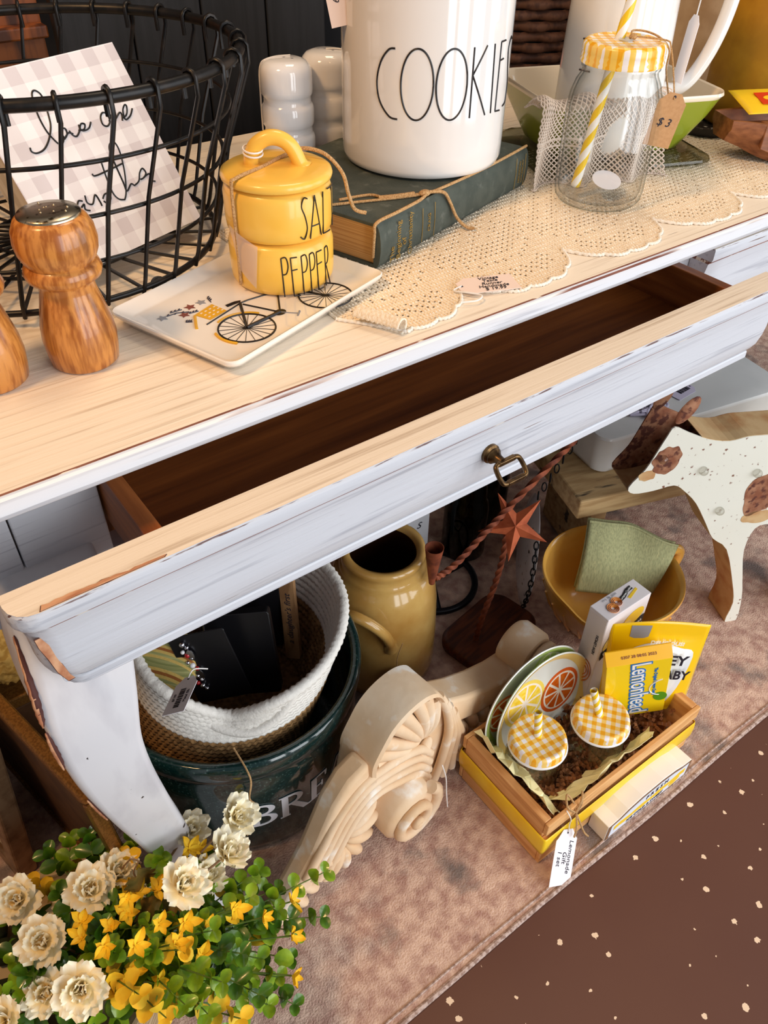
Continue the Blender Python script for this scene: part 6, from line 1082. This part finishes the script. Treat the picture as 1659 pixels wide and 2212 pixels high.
# licorice pouch
pu_, pw_ = V(0.100, -0.075, 0.002).normalized(), V(0.010, 0.012, 0.16).normalized(); PM = frame(V(0.640, 0.3470, 0.055), pu_, pw_)
po = thing('licorice_pouch', 'yellow and white candy pouch at the right end of the crate', 'pouch', PM.translation)
PWd, PHt = 0.118, 0.162
mat('pouch_yellow', (254, 204, 10), 0.22, coat=0.4); mat('pouch_white', (234, 234, 232), 0.25, coat=0.3)
def pouch(u, v): return PM @ V((u - 0.0) * PWd + 0.008 * (u - 0.5) * v, v * PHt + 0.006 * math.sin(u * PI) * (v > 0.95), 0.013 * math.sin(PI * u) ** 0.6 * math.sin(PI * min(1, v / 0.86)) ** 0.6 if v < 0.86 else 0.0006)
MB().grid(pouch, 24, 30).build('pouch_front', MATS['pouch_yellow'], po, 60, world=True, solid=0.001)
def lift(pts, dz): return [pouch(u, v) + PM.to_3x3() @ V(0, 0, dz) for u, v in pts]
b = MB(); hexo = [(0.20, 0.30), (0.42, 0.10), (0.72, 0.14), (0.90, 0.68), (0.74, 0.78), (0.48, 0.83), (0.22, 0.76), (0.12, 0.58)]; ring = [(p.x, p.y) for p in spl([V(u, v, 0) for u, v in hexo], 5, closed=True)]; cc_ = V(0.5, 0.47)
b.rings([lift([(cc_.x + (u - cc_.x) * q, cc_.y + (v - cc_.y) * q) for u, v in ring], 0.0012) for q in (1.0, 0.7, 0.4, 0.05)], caps=False); b.build('white_panel', MATS['pouch_white'], po, 60, world=True, solid=0.0006)
text('lettering', 'WILEY', 0.024, MATS['ink'], po, PM @ Matrix.Translation((0.066, 0.112, 0.0150)) @ Matrix.Rotation(-0.06, 4, 'Z'), bold=0.0006, sx=0.95); text('lettering', 'WALLABY', 0.022, MATS['ink'], po, PM @ Matrix.Translation((0.066, 0.086, 0.0156)) @ Matrix.Rotation(-0.06, 4, 'Z'), bold=0.0006, sx=0.8)
text('lettering', 'DELICIOUS!', 0.0085, MATS['straw_white'], po, PM @ Matrix.Translation((0.070, 0.136, 0.0080)) @ Matrix.Rotation(-0.08, 4, 'Z'), bold=0.0003); text('lettering', 'TWIST', 0.008, MATS['candy_gold'], po, PM @ Matrix.Translation((0.012, 0.10, 0.0095)) @ Matrix.Rotation(PI / 2, 4, 'Z'))
MB().prism([(0.022, 0.161), (0.048, 0.161), (0.046, 0.142), (0.034, 0.136), (0.022, 0.142)], 0.0012, 0.0016, PM).build('silver_badge', MATS['print_grey'], po, 0, world=True)
# wooden FRESH sign leaning on the crate front
mat('sign_white', (244, 240, 234), 0.6); mat('sign_brown', (128, 92, 62), 0.7); mat('sign_paper', (226, 230, 240), 0.5)
fs = thing('lemonade_sign', 'white wooden block sign reading FRESH standing in front of the crate', 'sign', (0.616, 0.233, 0.006))
FSM = frame((0.532, 0.2215, 0.0058), (1, 0, 0), (0, 0, 1))
wave = [(0, 0), (0.025, 0.0), (0.055, -0.0), (0.164, 0.0), (0.164, 0.034), (0.146, 0.036), (0.128, 0.043), (0.100, 0.0475), (0.060, 0.0475), (0.034, 0.043), (0.018, 0.036), (0, 0.034)]
MB().prism(wave, -0.0275, 0.0, FSM).build('sign_block', MATS['sign_white'], fs, 0, bevel=0.0008, world=True)
MB().prism([(0.082 + (x - 0.082) * 0.992, 0.0225 + (z - 0.0225) * 0.97) for x, z in wave], 0.0, 0.0006, FSM).build('brown_border', MATS['sign_brown'], fs, 0, world=True)
MB().prism([(0.082 + (x - 0.082) * 0.93, 0.0225 + (z - 0.0225) * 0.82) for x, z in wave], 0.0006, 0.0009, FSM).build('sign_face', MATS['sign_paper'], fs, 0, world=True)
MB().prism([(0.012 + 0.0108 * i, 0.0165 + 0.0014 * math.sin(i * 2.2)) for i in range(14)] + [(0.152 - 0.0108 * i, 0.0262 + 0.0016 * math.sin(i * 1.7)) for i in range(14)], 0.0009, 0.0012, FSM).build('yellow_band', MATS['lemon_print'], fs, 0, world=True)
text('lettering', 'F R E S H', 0.0115, MATS['print_navy'], fs, FSM @ Matrix.Translation((0.092, 0.0335, 0.0012)), bold=0.0002); text('lettering', 'ICE COLD & SWEET', 0.0082, MATS['print_navy'], fs, FSM @ Matrix.Translation((0.074, 0.0105, 0.0012)), bold=0.0001)
MB().prism(ell(0.133, 0.0125, 0.011, 0.0055, 0.2), 0.0009, 0.0013, FSM).build('printed_lemon', MATS['lemon_print'], fs, 0, world=True)
# crate tag with twine bow
M_ = frame((0.4620, 0.2300, 0.034), V(-0.42, -0.36, -0.62), V(0.74, -0.20, -0.40))
price_tag('gift_tag', 'white handwritten tag lettered Lemonade Gift tied to the crate', M_, 0.070, 0.036, MATS['paper_white'], lines='Lemonade\nGift\n1 set', size=0.010, clip=0.36, string=[M_ @ V(-0.032, 0, 0.001), (0.480, 0.2460, 0.070), (0.476, 0.2445, 0.090), (0.474, 0.2520, 0.1005)])
bo_ = thing('twine_bow', 'jute twine bow tied on the front of the crate', 'twine', (0.4880, 0.248, 0.088))
for P in ([(0.486, 0.2475, 0.090), (0.474, 0.252, 0.108), (0.482, 0.262, 0.114), (0.489, 0.253, 0.098), (0.487, 0.2465, 0.090)], [(0.487, 0.2465, 0.090), (0.497, 0.250, 0.106), (0.503, 0.256, 0.108), (0.498, 0.249, 0.096), (0.487, 0.2465, 0.088)], [(0.487, 0.2455, 0.088), (0.492, 0.2400, 0.070), (0.500, 0.2350, 0.045), (0.508, 0.2320, 0.030)], [(0.487, 0.2455, 0.088), (0.484, 0.2380, 0.070), (0.482, 0.2360, 0.052)]):
    b = MB(); b.tube(spl(P, 6), 0.0013, 6); b.build('cord', MATS['jute'], bo_, 60, world=True)
# ---- frames and cushion at the left, behind the leg
mat('frame_gold', (150, 104, 50), 0.35, 0.5, c2=(120, 80, 36), scale=400); mat('frame_board', (96, 62, 34), 0.7, c2=(78, 48, 26), scale=30); mat('frame_pewter', (150, 122, 92), 0.35, 0.4, c2=(112, 84, 58), scale=40); mat('frame_mat', (206, 180, 140), 0.7)
def picture(name, label, near_top, near_bot, far_dir, ln, wid, thick, mr, mb_, beads=False):
    nt_, nb_ = Vector(near_top), Vector(near_bot); fd = Vector(far_dir).normalized(); t = thing(name, label, 'picture frame', nb_); upv = (nt_ - nb_); h = upv.length; M = frame(nb_, fd, upv)
    for P in ([(0, 0), (wid, wid), (wid, h - wid), (0, h)], [(0, h), (wid, h - wid), (ln - wid, h - wid), (ln, h)], [(ln, h), (ln - wid, h - wid), (ln - wid, wid), (ln, 0)], [(ln, 0), (ln - wid, wid), (wid, wid), (0, 0)]):
        MB().prism(P, -thick / 2, thick / 2, M).build('frame_rail', mr, t, 0, bevel=0.003, world=True)
        a, c_ = V(*P[1]), V(*P[2]); b = MB(); b.tube([M @ V(a.x, a.y, thick / 2), M @ V(c_.x, c_.y, thick / 2)], 0.003, 6); b.build('frame_bead', mr, t, 60, world=True)
    MB().prism([(wid, wid), (ln - wid, wid), (ln - wid, h - wid), (wid, h - wid)], -thick / 4, thick / 6, M).build('picture_panel', mb_, t, 0, world=True)
picture('picture_frame', 'large gold beaded picture frame standing behind the table leg', (0.0205, 0.456, 0.302), (0.0305, 0.462, 0.006), (-0.036, 0.158, 0), 0.42, 0.015, 0.014, MATS['frame_gold'], MATS['frame_board'])
picture('picture_frame', 'small pewter picture frame at the left edge above the flowers', (-0.030, 0.556, 0.262), (-0.070, 0.606, 0.006), (-0.036, 0.16, 0.0), 0.26, 0.024, 0.024, MATS['frame_pewter'], MATS['frame_mat'])
mat('chenille', (206, 160, 84), 0.95, c2=(176, 128, 58), scale=120, spec=0.1)
b = MB(); R = []
for i in range(49):
    th = PI * i / 48; r_ = []
    for j in range(96):
        ph = 2 * PI * j / 96; q = V(math.sin(th) * math.cos(ph), math.sin(th) * math.sin(ph), -math.cos(th)); e = V(*(math.copysign(abs(c_) ** 0.62, c_) for c_ in q)); p = V(e.x * 0.066, e.y * 0.060, e.z * 0.13)
        r_.append(p + q * 0.007 * noise.noise(p * 150) + q * 0.004 * noise.noise(p * 60))
    R.append(r_)
b.rings(R); cu2 = b.build('chenille_cushion', MATS['chenille'], None, 60); cu2.location = (0.024, 0.745, 0.3445); tag(cu2, 'tufted mustard chenille cushion behind the white table leg', 'cushion')
bxs = thing('wooden_box', 'dark wooden box under the chenille cushion', 'box', (0.035, 0.745, 0.006)); MB().box(-0.060, 0.060, -0.048, 0.048, 0, 0.186).build('box_body', MATS['frame_board'], bxs, 0, bevel=0.003); MB().box(-0.062, 0.062, -0.050, 0.050, 0.186, 0.204).build('box_lid', MATS['frame_gold'], bxs, 0, bevel=0.002)
# ================================================================ flower basket at lower left
mat('petal_cream', (255, 238, 190), 0.7, c2=(255, 248, 226), scale=60); mat('leaf_green', (108, 144, 22), 0.3, c2=(146, 176, 40), scale=50, coat=0.3); mat('leaf_dark', (60, 100, 20), 0.3, c2=(90, 130, 28), scale=50, coat=0.3); mat('petal_yellow', (248, 208, 50), 0.6, c2=(242, 190, 34), scale=60); mat('stem_green', (96, 120, 48), 0.6); mat('twig', (146, 112, 78), 0.8); mat('leaf_brown', (124, 96, 40), 0.6, c2=(88, 78, 30), scale=50); mat('basket_wash', (206, 184, 146), 0.8, c2=(160, 132, 92), scale=1, stretch=(30, 30, 200)); mat('moss', (44, 52, 22), 1.0, c2=(30, 34, 14), scale=60)
FB = V(-0.080, 0.430, 0.006); fl = thing('flower_basket', 'basket of cream and yellow artificial flowers with green leaves', 'flower arrangement', FB)
def fw_(p): return Vector(p) - FB
MB().lathe([(0.0, 0.0), (0.092, 0.0), (0.096, 0.004), (0.102, 0.100), (0.106, 0.112), (0.109, 0.116), (0.106, 0.119), (0.098, 0.117), (0.094, 0.10), (0.0, 0.095)], 56).build('basket_bowl', MATS['basket_wash'], fl, 50)
rnd = random.Random(33)
b = MB()
for i in range(40): a, r = rnd.uniform(0, 6.28), 0.080 * math.sqrt(rnd.random()); b.sphere((r * math.cos(a), r * math.sin(a), 0.10 + rnd.uniform(0, 0.02)), rnd.uniform(0.012, 0.02), 8, 6)
o = b.build('moss_filling', MATS['moss'], fl, 60); o['kind'] = 'stuff'
# shared meshes
def petal_mesh():
    b = MB(); b.grid(lambda u, v: V((u - 0.5) * 0.0135 * math.sin(PI * min(0.92, 0.12 + 0.80 * v)) ** 0.7, 0.0175 * v, 0.0052 * v * v - 0.010 * ((u - 0.5) ** 2) * v + 0.0012 * math.sin(u * 9) * v), 4, 4); return b.mesh('petal', MATS['petal_cream'], 60)
def leaf_mesh(m, nm):
    b = MB(); b.grid(lambda u, v: V((u - 0.5) * 0.0150 * math.sin(PI * (0.04 + 0.92 * v)) ** 0.62, 0.0165 * v, 0.006 * abs(u - 0.5) * 2 * math.sin(PI * v) * 0.5 + 0.002 * v), 4, 5); return b.mesh(nm, m, 60)
def ypetal_mesh():
    b = MB(); b.grid(lambda u, v: V((u - 0.5) * 0.0070 * math.sin(PI * (0.06 + 0.90 * v)), 0.0130 * v, 0.003 * v + 0.004 * abs(u - 0.5)), 2, 4); return b.mesh('yellow_petal', MATS['petal_yellow'], 60)
PMs = petal_mesh(); LMs = [leaf_mesh(MATS['leaf_green'], 'leaf'), leaf_mesh(MATS['leaf_dark'], 'leaf'), leaf_mesh(MATS['petal_yellow'], 'leaf')]; YMs = ypetal_mesh()
def inst(me, name, parent, M): o = bpy.data.objects.new(name, me); COL.objects.link(o); o.parent = parent; o.matrix_local = M; return o
def orient(p, y_dir, z_hint):
    y = Vector(y_dir).normalized(); z = Vector(z_hint); z = (z - y * z.dot(y))
    if z.length < 1e-5: z = y.orthogonal()
    z.normalize(); x = y.cross(z); return Matrix(((x.x, y.x, z.x, p.x), (x.y, y.y, z.y, p.y), (x.z, y.z, z.z, p.z), (0, 0, 0, 1)))
FLW = [(-0.074, 0.476, 0.19, 1.15), (-0.014, 0.434, 0.208, 1.15), (0.013, 0.439, 0.2, 1.0), (0.058, 0.380, 0.22, 1.15), (0.108, 0.388, 0.21, 1.1), (0.136, 0.422, 0.2, 1.05), (0.093, 0.448, 0.18, 0.95), (-0.066, 0.413, 0.21, 1.1), (-0.051, 0.347, 0.23, 1.15), (-0.080, 0.380, 0.19, 1.0), (0.030, 0.416, 0.178, 0.8), (0.085, 0.399, 0.17, 1.0), (-0.116, 0.375, 0.2, 1.1), (-0.036, 0.450, 0.17, 0.95)]
core = V(-0.030, 0.400, 0.106)
for k, (x, y, z, s_) in enumerate(FLW):
    p = V(x, y, z); ax = ((p - core).normalized() * 0.55 + V(0.05, -0.55, 0.75).normalized() * 0.75 + V(rnd.uniform(-0.3, 0.3), rnd.uniform(-0.3, 0.3), 0)).normalized()
    b = MB(); b.tube(spl([fw_(core), fw_(core.lerp(p, 0.55) + V(0, 0, 0.015)), fw_(p - ax * 0.010)], 6), 0.0013, 6); b.sphere(fw_(p - ax * 0.003), 0.0042 * s_, 10, 8)
    f = b.build('flower', MATS['twig'], fl, 60)
    u = ax.orthogonal().normalized(); w_ = ax.cross(u)
    for lay, (n_, tl, sc) in enumerate(((9, 0.30, 1.0), (8, 0.72, 0.86), (6, 1.12, 0.66), (3, 1.38, 0.46))):
        for i in range(n_):
            a = 2 * PI * (i + 0.5 * lay) / n_ + rnd.uniform(-0.14, 0.14); rd = u * math.cos(a) + w_ * math.sin(a); tt = tl + rnd.uniform(-0.12, 0.12)
            yd = rd * math.cos(tt) + ax * math.sin(tt); M = orient(fw_(p) + rd * 0.0022 + ax * 0.0012 * lay, yd, ax * math.cos(tt) - rd * math.sin(tt)); inst(PMs, 'petal', f, M @ Matrix.Diagonal((1.22 * s_ * sc * rnd.uniform(0.92, 1.08),) * 3 + (1,)))
TIPS = [(0.192, 0.344, 0.14), (0.165, 0.307, 0.14), (0.139, 0.315, 0.13), (0.102, 0.262, 0.12), (0.1, 0.285, 0.14), (0.107, 0.334, 0.16), (0.136, 0.382, 0.15), (0.006, 0.494, 0.2), (-0.012, 0.512, 0.18), (-0.037, 0.518, 0.17), (0.040, 0.462, 0.2), (0.03, 0.448, 0.2), (0.056, 0.429, 0.2), (-0.039, 0.453, 0.2), (-0.094, 0.417, 0.2), (-0.086, 0.396, 0.21), (0.01, 0.337, 0.23), (0.035, 0.323, 0.23), (0.063, 0.327, 0.22), (0.076, 0.302, 0.2), (0.049, 0.284, 0.22), (0.074, 0.269, 0.18), (0.015, 0.283, 0.23), (-0.013, 0.309, 0.24), (-0.016, 0.356, 0.23), (-0.017, 0.391, 0.22), (0.02, 0.363, 0.22), (-0.088, 0.477, 0.17), (0.028, 0.272, 0.21), (-0.002, 0.283, 0.23), (0.11, 0.35, 0.18), (0.095, 0.420, 0.17), (0.013, 0.465, 0.19), (0.143, 0.358, 0.14), (-0.113, 0.397, 0.2), (0.051, 0.262, 0.18), (0.09, 0.30, 0.17), (0.12, 0.30, 0.12), (0.03, 0.39, 0.20), (-0.05, 0.43, 0.19), (0.06, 0.35, 0.20), (-0.03, 0.33, 0.22), (0.13, 0.335, 0.15), (0.00, 0.41, 0.21), (0.08, 0.27, 0.14), (-0.07, 0.35, 0.20), (0.04, 0.30, 0.20), (-0.06, 0.50, 0.16)]
cnt = 0; extra = MB()
for k, tp in enumerate(TIPS):
    p = V(*tp); base = core + V(rnd.uniform(-0.03, 0.03), rnd.uniform(-0.03, 0.03), 0); mid = base.lerp(p, 0.5) + V(0, 0, 0.022)
    cv = spl([fw_(base), fw_(mid), fw_(p)], 10); b = MB(); b.tube(cv, [0.0013 - 0.0007 * i / 20 for i in range(21)], 6); sp_ = b.build('sprig', MATS['stem_green'], fl, 60)
    kind = (0, 1, 0, 1, 0, 2)[k % 6] if k > 6 else k % 2
    npair = 6 if kind < 2 else 5
    for q in range(npair):
        i = 20 - int(q * 2.3); c_ = cv[max(i, 0)]; d = (cv[min(i + 1, 20)] - cv[max(i - 1, 0)]).normalized(); side = d.cross(V(0, 0, 1)); side = side.normalized() if side.length > 1e-3 else V(1, 0, 0); upv = side.cross(d)
        an = (q % 2) * PI / 2 + rnd.uniform(-0.3, 0.3); s2 = side * math.cos(an) + upv * math.sin(an)
        for sg in (-1, 1):
            sc = 1.2 * (0.62 + 0.085 * q if q < 5 else 1.0) * rnd.uniform(0.9, 1.15); yd = s2 * sg + d * 0.55; M = orient(c_, yd, upv * 0.8 + V(0.1, -0.3, 0.7)) @ Matrix.Diagonal((sc, sc, sc, 1))
            me = LMs[kind]
            if cnt < 296: inst(me, 'leaf', sp_, M); cnt += 1
            else:
                extra.add([M @ v.co for v in me.vertices], [tuple(pl_.vertices) for pl_ in me.polygons], kind)
o = extra.build('leaf_mass', [MATS['leaf_green'], MATS['leaf_dark'], MATS['petal_yellow']], fl, 60); o['kind'] = 'stuff'
# dense lower foliage hiding the basket
ex = MB()
for i in range(420):
    a, el = rnd.uniform(0, 2 * PI), rnd.uniform(0.05, 1.35); r = rnd.uniform(0.085, 0.125); q = V(math.cos(a) * math.cos(el) * 1.15, math.sin(a) * math.cos(el) * 1.15, math.sin(el) * 0.75) * r + V(0.077, -0.055, 0.095)
    if q.x < 0.03 and q.y > 0.035: continue
    if (FB + q - V(0.078, 0.46, 0.12)).length < 0.06: continue
    me = LMs[rnd.choice((0, 1, 1, 1, 0, 2))]; M = orient(q, V(rnd.uniform(-1, 1), rnd.uniform(-1, 1), rnd.uniform(-0.4, 0.8)), q.normalized() + V(0, 0, 0.5)) @ Matrix.Diagonal((rnd.uniform(0.8, 1.3),) * 3 + (1,))
    ex.add([M @ v.co for v in me.vertices], [tuple(pl_.vertices) for pl_ in me.polygons], LMs.index(me))
o = ex.build('under_foliage', [MATS['leaf_green'], MATS['leaf_dark'], MATS['petal_yellow']], fl, 60); o['kind'] = 'stuff'
for k in range(26):
    if k < 14: t = (( -0.035, 0.385, 0.232), (-0.01, 0.375, 0.24), (0.01, 0.392, 0.235), (-0.022, 0.36, 0.245), (0.026, 0.352, 0.24), (0.045, 0.342, 0.235), (0.00, 0.345, 0.245), (0.13, 0.31, 0.14), (0.11, 0.275, 0.15), (0.145, 0.335, 0.15), (0.118, 0.40, 0.18), (0.082, 0.425, 0.19), (-0.03, 0.40, 0.23), (0.03, 0.33, 0.235))[k]
    else: a, r = rnd.uniform(0, 6.28), rnd.uniform(0.02, 0.11); t = (0.015 + r * math.cos(a), 0.365 + r * math.sin(a), 0.235 - r * 0.55)
    p = V(*t); ax = ((p - core).normalized() + V(0.0, -0.5, 0.5) + V(rnd.uniform(-0.4, 0.4), rnd.uniform(-0.4, 0.4), 0)).normalized(); u = ax.orthogonal().normalized(); w_ = ax.cross(u)
    b = MB(); b.tube(spl([fw_(core), fw_(core.lerp(p, 0.6) + V(0, 0, 0.01)), fw_(p)], 5), 0.0009, 5); f = b.build('yellow_blossom', MATS['stem_green'], fl, 60); n_ = 5
    for i in range(n_):
        a = 2 * PI * i / n_; rd = u * math.cos(a) + w_ * math.sin(a); tt = rnd.uniform(0.2, 0.7); sc = rnd.uniform(0.75, 1.35); inst(YMs, 'petal', f, orient(fw_(p), rd * math.cos(tt) + ax * math.sin(tt), ax) @ Matrix.Diagonal((sc, sc, sc, 1)))
for k, P in enumerate(([(0.030, 0.412, 0.200), (0.026, 0.420, 0.218), (0.034, 0.424, 0.226), (0.028, 0.428, 0.232)], [(0.018, 0.435, 0.210), (0.030, 0.432, 0.222), (0.036, 0.426, 0.216)])):
    b = MB(); b.tube(spl([fw_(q) for q in P], 6), 0.0009, 5); b.build('tendril', MATS['twig'], fl, 60)
for k, (p, d) in enumerate((((0.020, 0.395, 0.205), (0.1, -0.4, 0.2)), ((0.034, 0.388, 0.208), (0.5, -0.3, 0.1)), ((0.028, 0.405, 0.21), (0.0, 0.1, 0.6)))):
    b = MB(); b.grid(lambda u, v: V((u - 0.5) * 0.030 * math.sin(PI * (0.06 + 0.88 * v)) ** 0.7 * (1 + 0.18 * math.sin(v * 26)), 0.030 * v, 0.004 * math.sin(u * 6) + 0.003 * v), 8, 12); M = orient(fw_(p), d, V(0, -0.4, 1)); b.v = [M @ v for v in b.v]; b.build('dried_leaf', MATS['leaf_brown'], fl, 60)
